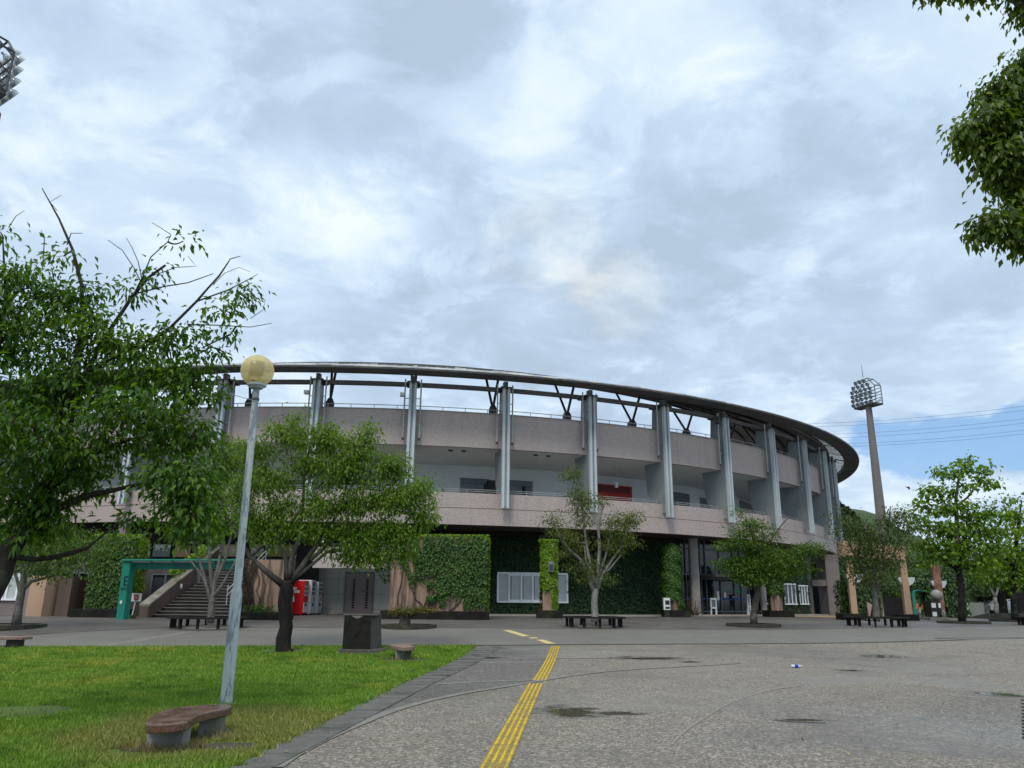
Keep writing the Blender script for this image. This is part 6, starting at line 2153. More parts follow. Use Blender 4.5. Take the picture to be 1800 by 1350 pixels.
B_dark = bark('dark_bark', (.022, .018, .015), (.045, .038, .032), (.07, .068, .055))
B_wet = bark('wet_black_bark', (.010, .009, .009), (.02, .018, .016), (.05, .05, .045))
B_grey = bark('lichen_bark', (.10, .095, .085), (.17, .165, .15), (.07, .062, .05))
B_pale = bark('pale_bark', (.17, .165, .15), (.27, .26, .24), (.07, .065, .055))
B_mid = bark('grey_brown_bark', (.06, .052, .045), (.10, .09, .078), (.15, .145, .125))
def twobark(name, zc, lo, hi):
    m, t, p = newmat(name)
    P = t.pos(); s = t.new('ShaderNodeSeparateXYZ'); t.l.new(P, s.inputs[0])
    n = t.noise(t.vmath('MULTIPLY', P, (9, 9, 3)), 1, 5, .7, .4)
    a = t.mix(t.mapr(n, .35, .65), lo, tuple(x * 2.2 for x in lo)); b = t.mix(t.mapr(n, .35, .65), hi, tuple(x * .4 for x in hi))
    f = t.mapr(t.math('ADD', s.outputs[2], t.math('MULTIPLY', n, .8)), zc + .1, zc + .75)
    t.l.new(t.mix(f, a, b), p.inputs['Base Color']); p.inputs['Roughness'].default_value = .9; p.inputs['Specular IOR Level'].default_value = .2
    t.l.new(t.bump(n, .6, .03), p.inputs['Normal'])
    return m


B_twig = twobark('dark_trunk_pale_limbs', 4.6, (.010, .009, .0085), (.13, .115, .10))
B_lawn = twobark('wet_then_lichen_bark', 2.15, (.009, .0085, .008), (.105, .10, .088))
L_cherry = leafmat('cherry_leaf', [(.016, .056, .010), (.038, .105, .012), (.075, .17, .016), (.17, .28, .026)], .46, .36)
L_light = leafmat('light_leaf', [(.032, .082, .012), (.062, .135, .018), (.095, .18, .024), (.15, .225, .035)], .42, .42)
L_spring = leafmat('spring_leaf', [(.045, .115, .012), (.09, .185, .018), (.14, .24, .028), (.22, .31, .05)], .45, .42)
L_tulip = leafmat('broad_leaf', [(.045, .115, .010), (.09, .19, .016), (.14, .25, .022), (.21, .32, .04)], .42, .4)
L_olive = leafmat('olive_leaf', [(.04, .072, .016), (.075, .115, .022), (.115, .155, .03), (.19, .21, .05)], .4, .5)
L_maple = leafmat('maple_leaf', [(.024, .068, .010), (.05, .115, .014), (.085, .16, .018), (.15, .22, .03)], .42, .45)
L_fine = leafmat('fine_dark_leaf', [(.024, .052, .014), (.05, .085, .02), (.08, .12, .026), (.13, .165, .036)], .36, .5)
L_camph = leafmat('camphor_leaf', [(.03, .062, .010), (.065, .12, .014), (.11, .175, .02), (.19, .26, .04)], .44, .32)
L_far = leafmat('far_leaf', [(.014, .042, .014), (.028, .07, .018), (.048, .10, .022), (.075, .14, .026)], .25, .5)
L_con = leafmat('conifer_leaf', [(.012, .034, .016), (.024, .052, .02), (.04, .075, .024)], .2, .6)


def tree(name, label, cat, Y, trunk, limbs, blobs, leaf, bark_m, L, clump_r, nper, group=None, twig=.008, droop=.6, w=.42, flat=.6, shell=.35, every=1, base=None, sag=.05, extra=None):
    tr = pxline(trunk, Y)
    b = Vector(tr[0][0])
    root = thing(name, label, cat, tuple(b), group)
    bl = [pxblob(q[0], q[1], q[2], q[3], Y, q[4], q[5] if len(q) > 5 else 0.0, q[6] if len(q) > 6 else None) for q in blobs]
    C = make_crown('crown', root, bl, leaf, L, clump_r, nper, droop, w, flat, shell)
    make_wood('trunk', root, tr, [pxline(l, Y) for l in limbs], C, bark_m, twig, bl, every=every, sag=sag)
    return root


def snap(px, py):
    c = G(px, py); return c.y


# --- the large near tree at the left
Y1 = 10.3
tree('broadleaf_tree', 'large dark leaved tree with bare twigs at its top, filling the left border', 'tree', Y1,
     [(-75, 1262, 27), (-50, 1150, 23), (-22, 1050, 20), (14, 975, 17), (52, 915, 14), (88, 850, 13), (113, 770, 12), (124, 690, 13), (136, 630, 7), (146, 560, 5), (143, 500, 3.6), (128, 440, 2.6), (104, 385, 1.9), (74, 331, .9)],
     [[(-22, 1050, 9.90), (-30, 960, 9.24), (-25, 880, 7.92), (-40, 780, 7.26), (-10, 660, 5.28), (10, 520, 2.64), (5, 420, 1.32)],
      [(16, 978, 5.94), (60, 984, 4.62), (95, 979, 4.29), (125, 972, 3.96), (155, 963, 3.30)],
      [(50, 930, 8.58), (100, 895, 7.26), (150, 872, 5.94), (200, 862, 3.96), (250, 850, 2.64), (300, 870, 1.58)],
      [(95, 850, 7.26), (150, 805, 5.94), (190, 785, 3.96), (240, 770, 2.64), (310, 760, 1.65)],
      [(128, 680, 5.28), (150, 655, 4.29), (190, 585, 3.96), (232, 522, 3.04), (262, 487, 2.64), (291, 466, 2.18)],
      [(236, 518, 1.98), (250, 488, 1.32), (265, 452, 1.06), (295, 425, 0.92), (300, 412, 0.73), (267, 391, 0.53)],
      [(243, 515, 1.58), (290, 503, 1.32), (330, 497, 1.06), (375, 481, 0.73)],
      [(150, 655, 3.96), (225, 615, 3.30), (290, 585, 2.77), (345, 530, 2.24), (385, 485, 1.72), (405, 455, 1.06), (423, 450, 0.59)],
      [(345, 530, 1.58), (400, 510, 1.32), (430, 495, 0.86), (453, 482, 0.53)],
      [(330, 570, 1.32), (390, 572, 1.06), (440, 575, 0.73), (478, 568, 0.53)],
      [(250, 500, 1.06), (235, 470, 0.86), (215, 440, 0.73), (190, 422, 0.59)],
      [(250, 495, 0.92), (243, 460, 0.79), (232, 435, 0.66), (222, 418, 0.46)],
      [(262, 487, 0.92), (310, 470, 0.79), (345, 468, 0.59), (330, 450, 0.46)],
      [(118, 430, 1.19), (125, 410, 0.86), (145, 410, 0.53)], [(100, 370, 0.66), (88, 355, 0.53), (108, 343, 0.40)], [(75, 470, 1.06), (78, 420, 0.79), (72, 405, 0.53)],
      [(15, 400, 0.92), (28, 380, 0.66), (43, 370, 0.46)], [(440, 560, 0.66), (462, 545, 0.53), (466, 530, 0.40), (440, 528, 0.33)], [(375, 500, 0.79), (395, 480, 0.59), (420, 470, 0.46), (440, 478, 0.33)]],
     [(-60, 590, 100, 120, 40), (60, 520, 80, 60, 40), (15, 585, 80, 60, 46), (120, 600, 90, 60, 46), (200, 605, 70, 32, 22), (285, 598, 42, 22, 11), (340, 575, 25, 14, 4), (60, 505, 36, 18, 7), (150, 520, 22, 28, 7), (20, 490, 40, 20, 7), (2, 410, 14, 10, 3),
      (-30, 720, 110, 90, 56, -.6), (80, 690, 70, 45, 36), (50, 760, 90, 55, 50, -.9), (180, 690, 80, 40, 36), (260, 650, 55, 32, 24), (330, 680, 55, 26, 22), (250, 720, 90, 30, 36, -.5),
      (60, 850, 110, 60, 50), (200, 780, 70, 30, 18), (290, 775, 55, 28, 20), (345, 770, 30, 28, 9), (120, 830, 70, 36, 18), (315, 840, 52, 40, 34, -.5), (335, 905, 40, 42, 28, -.5), (20, 900, 60, 45, 22), (80, 930, 60, 30, 16), (225, 915, 35, 16, 5), (110, 890, 50, 20, 8),
      (330, 750, 45, 18, 10), (392, 545, 26, 14, 5), (420, 515, 16, 10, 4), (240, 515, 24, 14, 4), (272, 480, 16, 10, 2), (322, 424, 7, 5, 2), (405, 588, 22, 8, 3), (355, 612, 24, 14, 5), (160, 560, 30, 24, 7), (112, 450, 14, 16, 3), (345, 655, 40, 16, 8)],
     L_cherry, B_dark, .115, .15, 24, twig=.008, droop=.7, w=.42, flat=.5, every=2)

# --- small leaning pale tree behind it
Y8 = K4.y
tree('young_tree', 'small leaning pale trunked tree with light leaves, before the kiosk at the left', 'tree', Y8,
     [(28, 1099, 8), (34, 1060, 7), (39, 1030, 6), (46, 1000, 4), (60, 965, 2.5)],
     [[(40, 1035, 4.5), (55, 1022, 3), (85, 1015, 2), (105, 1010, 1.2)], [(36, 1045, 3), (30, 1020, 2.5), (20, 990, 1.8)]],
     [(60, 975, 50, 22, 26), (110, 985, 60, 22, 34), (150, 968, 45, 22, 22), (20, 960, 40, 30, 22), (90, 945, 60, 22, 26), (95, 1005, 40, 12, 12), (190, 955, 25, 20, 10), (60, 925, 50, 25, 22)],
     L_light, B_grey, .15, .3, 30, twig=.012, droop=.5, every=2)

# --- thin many stemmed tree before the stairs
Y9 = RB1.y
tree('young_tree', 'thin many stemmed tree with airy leaves in the ring bench before the stairs', 'tree', Y9,
     [(370, 1094, 6.5), (371, 1070, 5.5), (374, 1045, 4.4), (378, 1020, 3), (386, 985, 3), (392, 940, 2.2)],
     [[(371, 1062, 3.6), (364, 1030, 2.8), (352, 990, 2.2), (338, 950, 2.2), (330, 900, 1.5)], [(372, 1060, 3.6), (380, 1020, 2.6), (398, 975, 2.8), (412, 920, 2), (420, 860, 1.4)],
      [(373, 1045, 4), (370, 1000, 3), (366, 940, 2.2), (370, 860, 1.6)], [(374, 1050, 3.6), (390, 1030, 2.6), (415, 985, 2), (440, 940, 1.3)], [(367, 1040, 3), (357, 1015, 2.2), (335, 985, 1.6)], [(376, 1030, 2.6), (384, 1000, 2), (392, 960, 1.4), (400, 880, 1)]],
     [(400, 800, 42, 26, 30), (375, 830, 48, 30, 36), (430, 810, 30, 24, 14), (345, 870, 40, 26, 24), (395, 870, 45, 26, 28), (370, 915, 45, 26, 24), (320, 920, 30, 30, 16), (425, 910, 36, 22, 14), (310, 880, 30, 30, 16)],
     L_light, B_grey, .14, .28, 46, twig=.010, droop=.45, every=1)

# --- black trunked tree on the lawn, wide airy crown
Y2 = snap(500, 1146)
tree('lawn_tree', 'wide light green tree with a wet black trunk on the far lawn edge', 'tree', Y2,
     [(499, 1149, 17), (499, 1142, 13), (500, 1100, 11.5), (502, 1060, 11), (504, 1035, 11.5), (505, 1020, 10)],
     [[(502, 1030, 7.20), (478, 1012, 5.40), (452, 990, 4.68), (437, 975, 4.32), (425, 955, 2.88), (405, 920, 2.16), (385, 880, 1.44)], [(440, 978, 3.60), (462, 960, 3.02), (490, 938, 2.30), (520, 910, 1.44)],
      [(505, 1022, 5.76), (503, 985, 4.32), (492, 950, 3.60), (480, 910, 2.59), (470, 850, 1.80), (455, 800, 1.08)], [(508, 1020, 5.76), (512, 985, 4.68), (524, 950, 3.60), (532, 900, 2.88), (535, 840, 2.16), (545, 780, 1.15), (495, 728, 0.72)],
      [(512, 1025, 5.76), (535, 990, 4.68), (555, 962, 3.96), (578, 930, 2.88), (600, 890, 2.16), (615, 830, 1.44), (625, 780, 0.86)], [(545, 985, 3.60), (580, 955, 2.88), (620, 930, 2.16), (670, 915, 1.44), (715, 895, 0.94)], [(515, 1020, 3.60), (540, 1000, 3.17), (575, 970, 2.74), (610, 965, 2.16), (660, 975, 1.58), (710, 985, 1.01)],
      [(535, 840, 1.58), (505, 800, 1.15), (488, 730, 0.72)], [(600, 890, 1.58), (640, 850, 1.22), (660, 810, 0.86)]],
     [(520, 765, 40, 25, 27), (450, 790, 36, 28, 21), (580, 775, 40, 25, 27), (640, 785, 38, 28, 29), (485, 755, 18, 12, 6), (690, 825, 36, 32, 32), (620, 830, 50, 35, 42), (550, 820, 50, 35, 38), (480, 840, 45, 35, 36), (430, 850, 30, 35, 19), (735, 868, 34, 25, 25), (690, 880, 45, 30, 36), (625, 890, 50, 35, 40), (560, 885, 45, 32, 32), (490, 900, 45, 32, 32), (440, 905, 34, 30, 21),
      (740, 910, 30, 22, 19), (690, 935, 45, 25, 27), (630, 945, 50, 25, 29), (560, 935, 45, 20, 19), (480, 945, 40, 18, 13), (610, 975, 45, 15, 15), (665, 980, 40, 15, 15), (705, 965, 30, 18, 13), (575, 757, 22, 12, 7), (650, 755, 16, 10, 5), (520, 738, 18, 10, 5)],
     L_spring, B_lawn, .125, .16, 46, twig=.008, droop=.6, every=1, flat=.8, shell=.6)

# --- pale forked tree before the ivy wall
Y3 = RB2.y
tree('forked_tree', 'sparse olive tree with a pale peeling forked trunk before the ivy wall', 'tree', Y3,
     [(1046, 1092, 6.5), (1046, 1070, 5.8), (1045, 1050, 5.8), (1047, 1035, 5)],
     [[(1044, 1040, 4.4), (1034, 1010, 3.2), (1022, 985, 2.8), (1000, 965, 2.2), (985, 945, 1.6), (970, 915, 1)], [(1048, 1030, 4.2), (1051, 1005, 3), (1054, 960, 2.8), (1052, 930, 2.4), (1056, 905, 1.6), (1064, 880, 1)],
      [(1050, 1035, 4.2), (1062, 1005, 2.8), (1075, 985, 2.2), (1090, 965, 1.6), (1105, 925, 1)], [(1046, 1030, 3.4), (1033, 970, 2.4), (1028, 940, 2), (1025, 900, 1.8), (1018, 860, 1.3), (1006, 830, .8)], [(1052, 1015, 2.4), (1064, 980, 1.6), (1072, 945, 1.2), (1075, 910, .8)], [(1040, 1010, 2), (1030, 985, 1.6), (1027, 960, 1.1)], [(1060, 1008, 2), (1072, 1000, 1.6), (1092, 975, 1)]],
     [(1006, 838, 16, 12, 9), (1013, 862, 16, 14, 9), (1023, 888, 18, 18, 16), (1022, 915, 15, 14, 8), (972, 915, 17, 12, 8), (985, 938, 24, 12, 11), (1012, 950, 26, 14, 10), (1060, 885, 12, 10, 4), (1090, 920, 24, 20, 20), (1112, 910, 12, 16, 9), (1095, 948, 28, 13, 15), (1075, 962, 24, 12, 8), (1000, 965, 24, 10, 7), (1050, 1020, 32, 8, 12), (1025, 1000, 22, 8, 6), (1045, 985, 30, 12, 7), (1070, 925, 15, 18, 5)],
     L_olive, B_pale, .12, .18, 44, twig=.008, droop=.3, every=1)

# --- maple before the entrance
Y4 = K1.y
tree('maple_tree', 'spreading maple in layered green tiers before the glass entrance', 'tree', Y4,
     [(1325, 1097, 6), (1326, 1075, 5.4), (1329, 1055, 5.2), (1332, 1035, 4.6)],
     [[(1331, 1040, 4), (1320, 1020, 3), (1308, 1005, 2.2), (1295, 985, 1.4)], [(1332, 1035, 4), (1338, 1010, 3), (1335, 975, 2.2), (1320, 935, 1.3), (1312, 915, .8)], [(1333, 1030, 3), (1350, 1015, 2.4), (1372, 1003, 2), (1395, 993, 1.4), (1420, 978, .9)],
      [(1336, 1000, 2), (1345, 965, 1.8), (1358, 945, 1.5), (1372, 925, 1.1), (1390, 905, .7)]],
     [(1322, 920, 18, 8, 9), (1335, 930, 20, 8, 8), (1300, 938, 24, 8, 12), (1345, 945, 16, 7, 6), (1290, 958, 26, 8, 16), (1325, 960, 34, 10, 24), (1350, 978, 30, 10, 22), (1284, 992, 24, 7, 14), (1315, 988, 36, 10, 30), (1350, 995, 34, 10, 26), (1310, 1008, 36, 9, 24), (1345, 1012, 34, 9, 22), (1385, 985, 20, 10, 14), (1415, 968, 22, 9, 16), (1425, 960, 12, 8, 7), (1400, 1000, 24, 9, 13), (1330, 1022, 40, 6, 14), (1375, 1010, 26, 8, 12), (1300, 900, 10, 6, 3)],
     L_maple, B_mid, .13, .24, 50, twig=.009, droop=.2, flat=.35, every=2)

# --- fine twiggy tree before the portal
Y5 = RB3.y
tree('twiggy_tree', 'fine twiggy dark leaved tree in the ring bench before the peach portal', 'tree', Y5,
     [(1541, 1092, 5.6), (1540, 1070, 5), (1538, 1050, 4.6), (1536, 1035, 4)],
     [[(1537, 1040, 3.6), (1525, 1015, 2.8), (1508, 985, 2), (1490, 950, 1.3), (1475, 915, .8)], [(1537, 1035, 3.4), (1536, 1005, 2.8), (1530, 960, 2), (1520, 920, 1.3)], [(1539, 1040, 3.6), (1546, 1010, 2.6), (1552, 970, 2), (1560, 930, 1.3), (1566, 890, .8)], [(1539, 1050, 2.6), (1552, 1015, 1.8), (1570, 975, 1.2), (1585, 935, .8)]],
     [(1475, 905, 18, 9, 10), (1490, 930, 22, 14, 14), (1520, 930, 24, 20, 22), (1550, 915, 22, 18, 16), (1575, 905, 22, 16, 16), (1590, 925, 24, 16, 16), (1510, 960, 30, 18, 26), (1545, 955, 30, 20, 28), (1580, 955, 26, 18, 16), (1500, 985, 26, 16, 16), (1535, 990, 34, 16, 26), (1565, 985, 26, 16, 14), (1525, 1015, 34, 10, 14), (1548, 1020, 26, 9, 8), (1496, 1005, 14, 10, 6)],
     L_fine, B_grey, .14, .24, 30, twig=.009, droop=.3, every=1)

# --- broad leaved trees at the right
Y6 = K2.y
tree('plane_tree', 'tall bright green broad leaved tree with a dark trunk right of the globe statue', 'tree', Y6,
     [(1691, 1094, 6.2), (1690, 1050, 5.4), (1687, 1010, 5), (1684, 990, 4.6), (1683, 960, 4.5), (1682, 920, 3.5), (1680, 880, 2.6), (1685, 840, 1.6), (1695, 815, 1)],
     [[(1682, 1000, 4), (1660, 985, 3), (1640, 972, 2.2), (1620, 955, 1.3)], [(1684, 960, 3.4), (1705, 930, 2.6), (1730, 905, 1.8), (1755, 890, 1)], [(1682, 910, 2.4), (1665, 890, 1.8), (1650, 870, 1.2)], [(1681, 890, 2.2), (1700, 875, 1.8), (1715, 855, 1.3), (1725, 840, .8)]],
     [(1698, 808, 14, 8, 7), (1692, 822, 18, 8, 7), (1655, 830, 15, 10, 8), (1680, 835, 18, 8, 7), (1728, 826, 16, 12, 9), (1735, 850, 14, 10, 6), (1722, 842, 14, 8, 5), (1640, 860, 18, 14, 10), (1665, 865, 20, 10, 8), (1693, 856, 22, 6, 7), (1630, 890, 20, 14, 12), (1660, 893, 30, 12, 16), (1690, 890, 26, 12, 14), (1715, 905, 26, 14, 16), (1745, 905, 24, 14, 14), (1610, 915, 18, 12, 9), (1635, 925, 30, 14, 18), (1670, 930, 34, 14, 24), (1710, 930, 36, 16, 28), (1750, 930, 28, 16, 20), (1625, 955, 26, 12, 14), (1660, 960, 36, 14, 24), (1705, 962, 36, 16, 28), (1745, 965, 30, 16, 20), (1640, 980, 24, 9, 10), (1680, 985, 30, 10, 16), (1720, 992, 30, 10, 16)],
     L_tulip, B_twig, .23, .24, 13, twig=.014, droop=.6, w=.8, every=1, shell=.5)
Y7 = snap(1785, 1093)
tree('plane_tree', 'bushy bright green tree with a black trunk at the right border', 'tree', Y7,
     [(1784, 1092, 5.5), (1783, 1050, 5), (1783, 1010, 4.6), (1785, 970, 3.5), (1790, 920, 2.2), (1796, 880, 1)],
     [[(1783, 1000, 3), (1765, 975, 2.2), (1750, 950, 1.3)], [(1784, 990, 3), (1805, 960, 2.2), (1825, 930, 1.3)]],
     [(1762, 880, 10, 6, 4), (1790, 878, 14, 8, 4), (1770, 905, 20, 12, 11), (1800, 915, 22, 14, 14), (1780, 940, 34, 16, 24), (1820, 950, 30, 24, 22), (1750, 965, 26, 14, 16), (1790, 975, 40, 16, 30), (1760, 995, 34, 12, 20), (1800, 1005, 30, 14, 20), (1745, 1015, 24, 8, 10), (1780, 1022, 34, 9, 16), (1830, 1000, 30, 20, 18)],
     L_tulip, B_wet, .22, .32, 15, twig=.014, droop=.6, w=.8, every=2)

# --- overhanging branches of a near tree, upper right corner
Y0 = 7.2
tree('overhanging_tree', 'near tree with drooping olive green leaves hanging in from the upper right corner', 'tree', Y0,
     [(2330, 1420, 60), (2300, 1100, 52), (2250, 800, 46), (2180, 560, 36), (2100, 380, 26), (2000, 250, 16)],
     [[(2180, 560, 16), (2050, 470, 10), (1900, 410, 6), (1820, 390, 3.5), (1770, 375, 2)], [(2100, 380, 14), (1950, 290, 9), (1850, 250, 5.5), (1780, 230, 3.2), (1720, 230, 1.8)], [(2060, 330, 12), (1960, 160, 8), (1860, 60, 5), (1790, 10, 3), (1730, -25, 2)]],
     [(1805, 120, 36, 30, 26), (1765, 170, 40, 34, 34), (1800, 215, 56, 50, 56), (1745, 225, 44, 44, 44), (1712, 240, 26, 34, 20), (1770, 280, 52, 34, 42), (1820, 310, 46, 44, 36), (1768, 315, 22, 16, 10), (1805, 362, 30, 26, 20), (1752, 388, 26, 12, 12), (1735, 405, 18, 12, 7), (1800, 412, 24, 22, 16), (1870, 300, 66, 90, 50), (1870, 410, 50, 50, 30), (1822, 432, 20, 14, 8),
      (1650, -26, 24, 10, 8), (1695, -28, 30, 10, 11), (1735, -28, 26, 10, 9), (1795, -12, 20, 18, 11), (1808, 25, 12, 14, 6), (1840, 10, 36, 40, 16), (1760, -55, 60, 20, 14), (1960, 60, 90, 80, 40), (1980, 220, 90, 90, 40), (2100, 120, 110, 100, 44), (2240, 220, 110, 110, 44), (2330, 380, 100, 110, 36), (2080, -40, 120, 80, 36), (1950, -90, 100, 60, 26), (2380, 120, 90, 90, 26), (2250, 0, 100, 80, 26)],
     L_camph, B_mid, .092, .085, 30, twig=.006, droop=1.1, w=.5, flat=.8, every=1)

# --- flat clipped shrub in the round kerb
c = K5
rt = thing('clipped_shrub', 'flat topped clipped shrub with a stout stump in a round kerb before the garden wall', 'shrub', (c.x, c.y, zg(c.y)), None)
Ysb = c.y
bl = [pxblob(722, 1073, 26, 3.5, Ysb, 60), pxblob(748, 1072, 16, 3, Ysb, 26), pxblob(705, 1078, 16, 4, Ysb, 20)]
L_rust = leafmat('rust_green_leaf', [(.03, .06, .012), (.07, .10, .02), (.16, .13, .03), (.22, .12, .03)], .3, .5)
C = make_crown('crown', rt, bl, L_rust, .08, .1, 26, .2, .5, .4)
make_wood('trunk', rt, [((c.x - .15, c.y, zg(c.y)), .24), ((c.x - .13, c.y, zg(c.y) + .35), .2), ((c.x - .1, c.y, zg(c.y) + .55), .12)], [], C, B_mid, .012, bl, every=2)

# bushes along the foot of the stadium and planters
for k, (px, py, rx, ry, Y, n, mat, lab) in enumerate(((457, 1073, 10, 9, 36.0, 22, L_maple, 'small green bush at the foot of the peach pier'), (1412, 1010, 24, 42, 56.5, 70, L_far, 'tall ivied bush between the entrance maple and the corner posts'))):
    if k == 1: continue
    b = pxblob(px, py, rx, ry, Y, n)
    rt = thing('bush', lab, 'bush', (b[0][0], Y, PLAZA))
    C = make_crown('leaves', rt, [b], mat, .1, .12, 26)
    mb = MB()
    for q in C[::3]: bezier_twig(mb, (b[0][0] + RNG.normal() * .05, Y, PLAZA), q, .012, .005, .1, 3, 3)
    mb.build('stems', M_vine, rt)

# ================================================================ far background
# wooded hill behind the stadium at the right
def hill(name, pts, Y, depth, mat):
    mb = MB()
    top = [at(px, py, Y) for px, py in pts]
    n_ = len(top); rows = 9
    vs = []; fs = []
    for j in range(rows):
        f_ = j / (rows - 1)
        for p_ in top:
            h_ = (p_.z - PLAZA) * math.sin(f_ * PI / 2) + PLAZA - .6
            vs.append((p_.x + RNG.normal() * .5, Y - depth * (1 - f_), h_))
    for j in range(rows - 1):
        for i in range(n_ - 1): fs.append((j * n_ + i, j * n_ + i + 1, (j + 1) * n_ + i + 1, (j + 1) * n_ + i))
    # far side
    b0 = len(vs)
    for p_ in top: vs.append((p_.x, Y + depth, PLAZA - .6))
    for i in range(n_ - 1): fs.append(((rows - 1) * n_ + i, (rows - 1) * n_ + i + 1, b0 + i + 1, b0 + i))
    mb.add(vs, fs); o = mb.build(name, mat, smooth=True); o['kind'] = 'structure'; return o


M_hill = pm('hillside', (.03, .06, .02), (.05, .08, .025), .15, .95, c3=(.035, .06, .02))
hill('hill', [(1380, 900), (1440, 890), (1474, 890), (1500, 912), (1535, 950), (1575, 985), (1640, 1010), (1720, 1030), (1800, 1040), (1900, 1045)], 150, 46, M_hill)
hill('hill', [(-900, 1010), (-500, 985), (-200, 1000), (100, 1005), (400, 1000), (900, 1000), (1400, 1005), (1500, 1015), (1800, 1010), (2300, 990), (2900, 1000)], 330, 80, M_hill)


# conifers and rounded trees of the hill: a few kinds, copied
def proto_conifer(seed):
    rt = thing('conifer', 'dark pointed conifer', 'tree', (0, 0, 0))
    Cs, Ps, Ds = [], [], []
    H = 9.0
    n = 1500
    z = H * (.08 + .92 * RNG.random(n) ** 1.15); r = (1 - z / H) ** .85 * 2.3 * np.sqrt(RNG.random(n)) * (1 + .25 * np.sin(z * 4 + seed))
    a = RNG.random(n) * 2 * PI
    P = np.stack([r * np.cos(a), r * np.sin(a), z], 1); D = np.stack([np.cos(a), np.sin(a), np.full(n, -.25)], 1) + rnd_unit(n) * .4
    V, F = leaf_arrays(P, D, np.tile([0, 0, 1.0], (n, 1)) + rnd_unit(n) * .5, RNG.uniform(.4, .85, n), .5, .1)
    np_mesh('crown', V, F, L_con, rt)
    mb = MB(); mb.tube([(0, 0, -.5), (0, 0, H * .9)], [.25, .04], 7); mb.build('trunk', B_dark, rt)
    return rt


def proto_round(leafm, lab, W=3.4, H=6.5, n=2600, L=.34):
    rt = thing('round_tree', lab, 'tree', (0, 0, 0))
    bl = [((RNG.normal() * W * .42, RNG.normal() * W * .42, H * RNG.uniform(.35, .9)), (W * .5, W * .5, H * .2), 14) for _ in range(12)]
    C = make_crown('crown', rt, bl, leafm, L, .5, n / (12 * 14), .3, .6)
    make_wood('trunk', rt, [((0, 0, -.4), .2), ((.1, 0, H * .35), .15), ((0, .1, H * .6), .08)], [], C, B_mid, .02, bl, every=3)
    return rt


def place_copy(proto, first, loc, sc, rz, label, group):
    o = proto if first else copy_tree(proto)
    o.location = loc; o.scale = (sc, sc, sc); o.rotation_euler = (0, 0, rz); o['label'] = label; o['group'] = group
    return o


pc = proto_conifer(1); pr = proto_round(L_far, 'x'); pr2 = proto_round(L_light, 'x', 3.6, 6.0)
spots = [(1473, 880, 128, 'c', .75), (1480, 886, 124, 'c', .8), (1489, 890, 128, 'c', .7), (1498, 898, 124, 'c', .8), (1507, 908, 126, 'c', .7), (1517, 922, 122, 'c', .7), (1526, 935, 120, 'c', .7), (1535, 945, 118, 'c', .7), (1483, 905, 114, 'r', .9), (1497, 920, 112, 'r', .9), (1512, 938, 110, 'r', .9), (1486, 940, 108, 'r', .8), (1500, 965, 104, 'r', .8), (1520, 968, 106, 'r', .8), (1530, 985, 100, 'r', .85), (1545, 968, 112, 'c', .8), (1560, 985, 106, 'r', .9), (1575, 1000, 100, 'r', .8)]
fi = {'c': True, 'r': True, 'g': True}
for k, (px, py, Y, kd, s_) in enumerate(spots):
    p_ = at(px, py, Y); 
    pt = pc if kd == 'c' else pr
    H = (9 if kd == 'c' else 6.8) * s_
    place_copy(pt, fi[kd], (p_.x, Y, p_.z - H), s_, RNG.random() * 6, 'dark %s tree of the wooded slope behind the peach portal' % ('pointed' if kd == 'c' else 'rounded'), 'trees of the wooded slope'); fi[kd] = False
# belt of trees behind the portal and at the right
belt = [(1590, 985, 78), (1612, 960, 84), (1636, 990, 76), (1655, 1000, 80), (1678, 985, 74), (1705, 975, 78), (1730, 960, 82), (1752, 985, 76), (1778, 960, 80), (1800, 975, 74), (1825, 960, 80), (1850, 985, 76), (1720, 1000, 92), (1770, 1010, 92), (1660, 965, 96), (1690, 1010, 98), (1745, 1015, 99), (1806, 1005, 97)]
for k, (px, py, Y) in enumerate(belt):
    p_ = at(px, py, Y); H = p_.z - PLAZA; s_ = H / 6.8
    o = copy_tree(pr) if k % 3 else (pr2 if k == 0 else copy_tree(pr2))
    o.location = (p_.x, Y, PLAZA); o.scale = (max(.8, s_), max(.8, s_), s_); o.rotation_euler = (0, 0, RNG.random() * 6)
    o['label'] = '%s green tree in the belt of trees behind the forecourt at the right' % ('light' if k % 3 == 0 else 'dark'); o['group'] = 'belt of trees at the right'; o['category'] = 'tree'
# clipped hedge wall behind the portal with an opening
Yh = 58.0
root = thing('hedge_wall', 'ivied hedge wall with dark opening behind the peach portal and globe statue', 'hedge', (at(1600, 1075, Yh).x, Yh, PLAZA))
M_hcore = pm('hedge_core', (.018, .03, .012), (.012, .02, .009), 1, .95)
segs = [(1494, 1512, 1019, 1080), (1512, 1548, 1022, 1080), (1548, 1604, 1020, 1033), (1604, 1632, 1016, 1038), (1632, 1648, 1014, 1080), (1660, 1702, 1005, 1080)]
mb = MB(); rects = []
for x0, x1, yt, yb in segs:
    a = at(x0, yb, Yh); b = at(x1, yb, Yh); zt = at((x0 + x1) / 2, yt, Yh).z; zb = PLAZA if yb > 1070 else a.z
    mb.bbox(a.x, b.x, Yh, Yh + .5, zb, zt)
    rects.append(((a.x - .03, Yh + .5, zb), (0, -.5, 0), (0, 0, zt - zb), (-1, 0, 0)))
    rects += [((a.x, Yh - .03, zb), (b.x - a.x, 0, 0), (0, 0, zt - zb), (0, -1, 0)), ((a.x, Yh - .1, zt - .04), (b.x - a.x, 0, 0), (0, .5, .05), (0, -.3, 1))]
a = at(1494, 1080, Yh); zt = at(1500, 1019, Yh).z; rects.append(((a.x - .03, Yh + 1.6, PLAZA), (0, -1.6, 0), (0, 0, zt - PLAZA), (-1, 0, 0)))
mb.build('core', M_hcore, root)
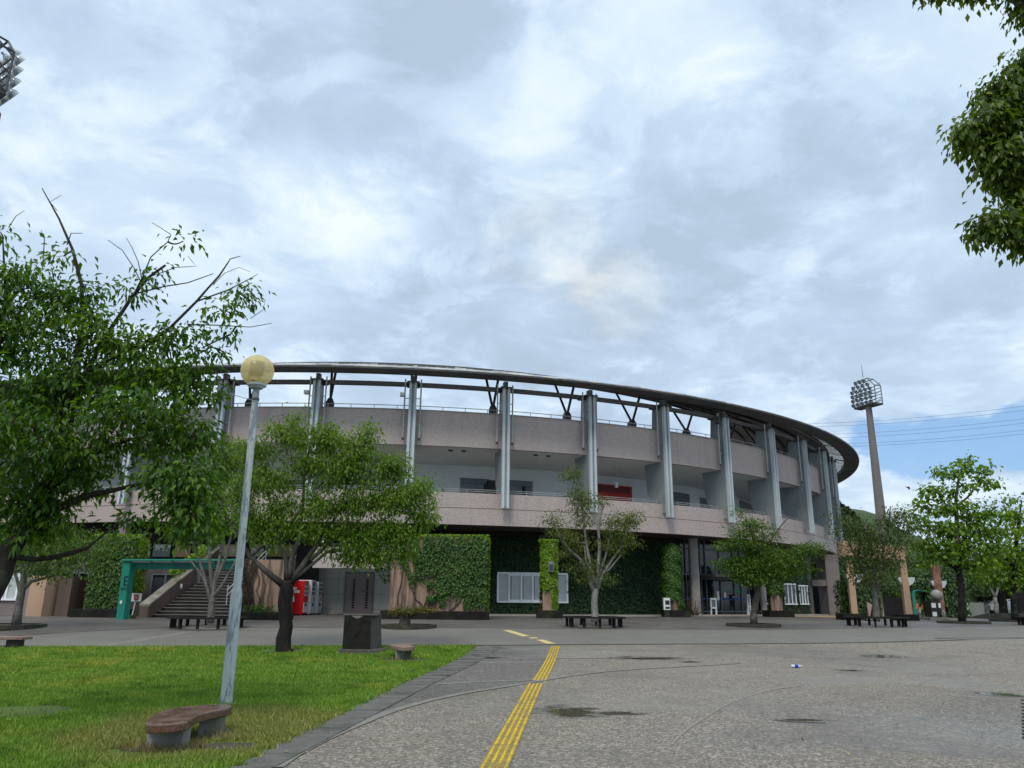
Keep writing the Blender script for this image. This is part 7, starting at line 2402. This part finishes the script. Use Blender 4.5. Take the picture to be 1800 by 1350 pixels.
ivy('leaves', root, rects, L_far, .2, 130, None, .35)
mb = MB(); a = at(1560, 1075, Yh + 4); b = at(1600, 1075, Yh + 4); mb.bbox(at(1548, 1075, Yh + 3).x, at(1590, 1075, Yh + 3).x, Yh + 3, Yh + 3.3, PLAZA, at(1570, 1050, Yh + 3).z); mb.build('dark_passage_wall', M_dark, root)
mb = MB(); mb.bbox(at(1549, 1075, Yh + 1).x, at(1554, 1075, Yh + 1).x, Yh + 1, Yh + 1.4, PLAZA, at(1550, 1040, Yh + 1).z); mb.build('inner_post', M_peach, root)
# pale forked tree in the planting bed
tree('young_tree', 'slim pale forked tree in the dark planting bed before the parked van', 'tree', 55.5,
     [(1752, 1080, 4.2), (1751, 1062, 3.6), (1749, 1050, 3)], [[(1749, 1052, 2.4), (1754, 1035, 1.8), (1758, 1020, 1.2)], [(1749, 1050, 2.4), (1742, 1035, 1.6), (1735, 1024, 1)]],
     [(1755, 1008, 30, 10, 18), (1735, 1018, 24, 8, 12), (1775, 1015, 24, 8, 12)], L_light, B_pale, .16, .35, 26, twig=.012)
# dark trunks standing at the right
for k, (px, Y) in enumerate(((1763, 66.0), (1796, 64.0))):
    c = at(px, 1078, Y)
    rt = thing('dark_tree', 'thick black trunk of a shady tree %s' % ('right of the pale forked young tree' if k == 0 else 'near the right border behind the planting bed'), 'tree', (c.x, Y, PLAZA), 'shady trees at the right')
    zt = at(px, 1005, Y).z
    bl = [((c.x + dx, Y + dy, zt + dz), (1.8, 1.8, .8), 22) for dx, dy, dz in ((0, 0, .4), (-1.4, .3, 0), (1.4, -.2, .1), (0, .5, 1.4))]
    C = make_crown('crown', rt, bl, L_far, .22, .4, 22, .4, .6)
    make_wood('trunk', rt, [((c.x, Y, PLAZA), .42), ((c.x, Y, PLAZA + 1.5), .36), ((c.x - .1, Y, zt - .5), .28)], [], C, B_wet, .02, bl, every=2)
# wood beyond the plaza, seen only as a mass
n = 5200
M_wood_far = L_far
xs = []
P = []
for i in range(n):
    a = RNG.uniform(-.9, 1.0); r = RNG.uniform(150, 175)
    if abs(a) < .0: continue
    x = math.sin(a) * r; y = math.cos(a) * r
    h_ = (4.2 + 2.0 * math.sin(a * 23) + 1.5 * math.sin(a * 57 + 1)) * math.sqrt(RNG.random())
    P.append((x, y, PLAZA + max(.1, h_)))
P = np.array(P); n = len(P)
D = rnd_unit(n) + [0, 0, -.3]; V, F = leaf_arrays(P, D, np.tile([0, -.6, .8], (n, 1)) + rnd_unit(n) * .5, RNG.uniform(1.0, 2.0, n), .8, .15)
o = np_mesh('far_wood', V, F, L_far); o['kind'] = 'stuff'; tag(o, 'low far wood closing the horizon behind the stadium', 'wood')
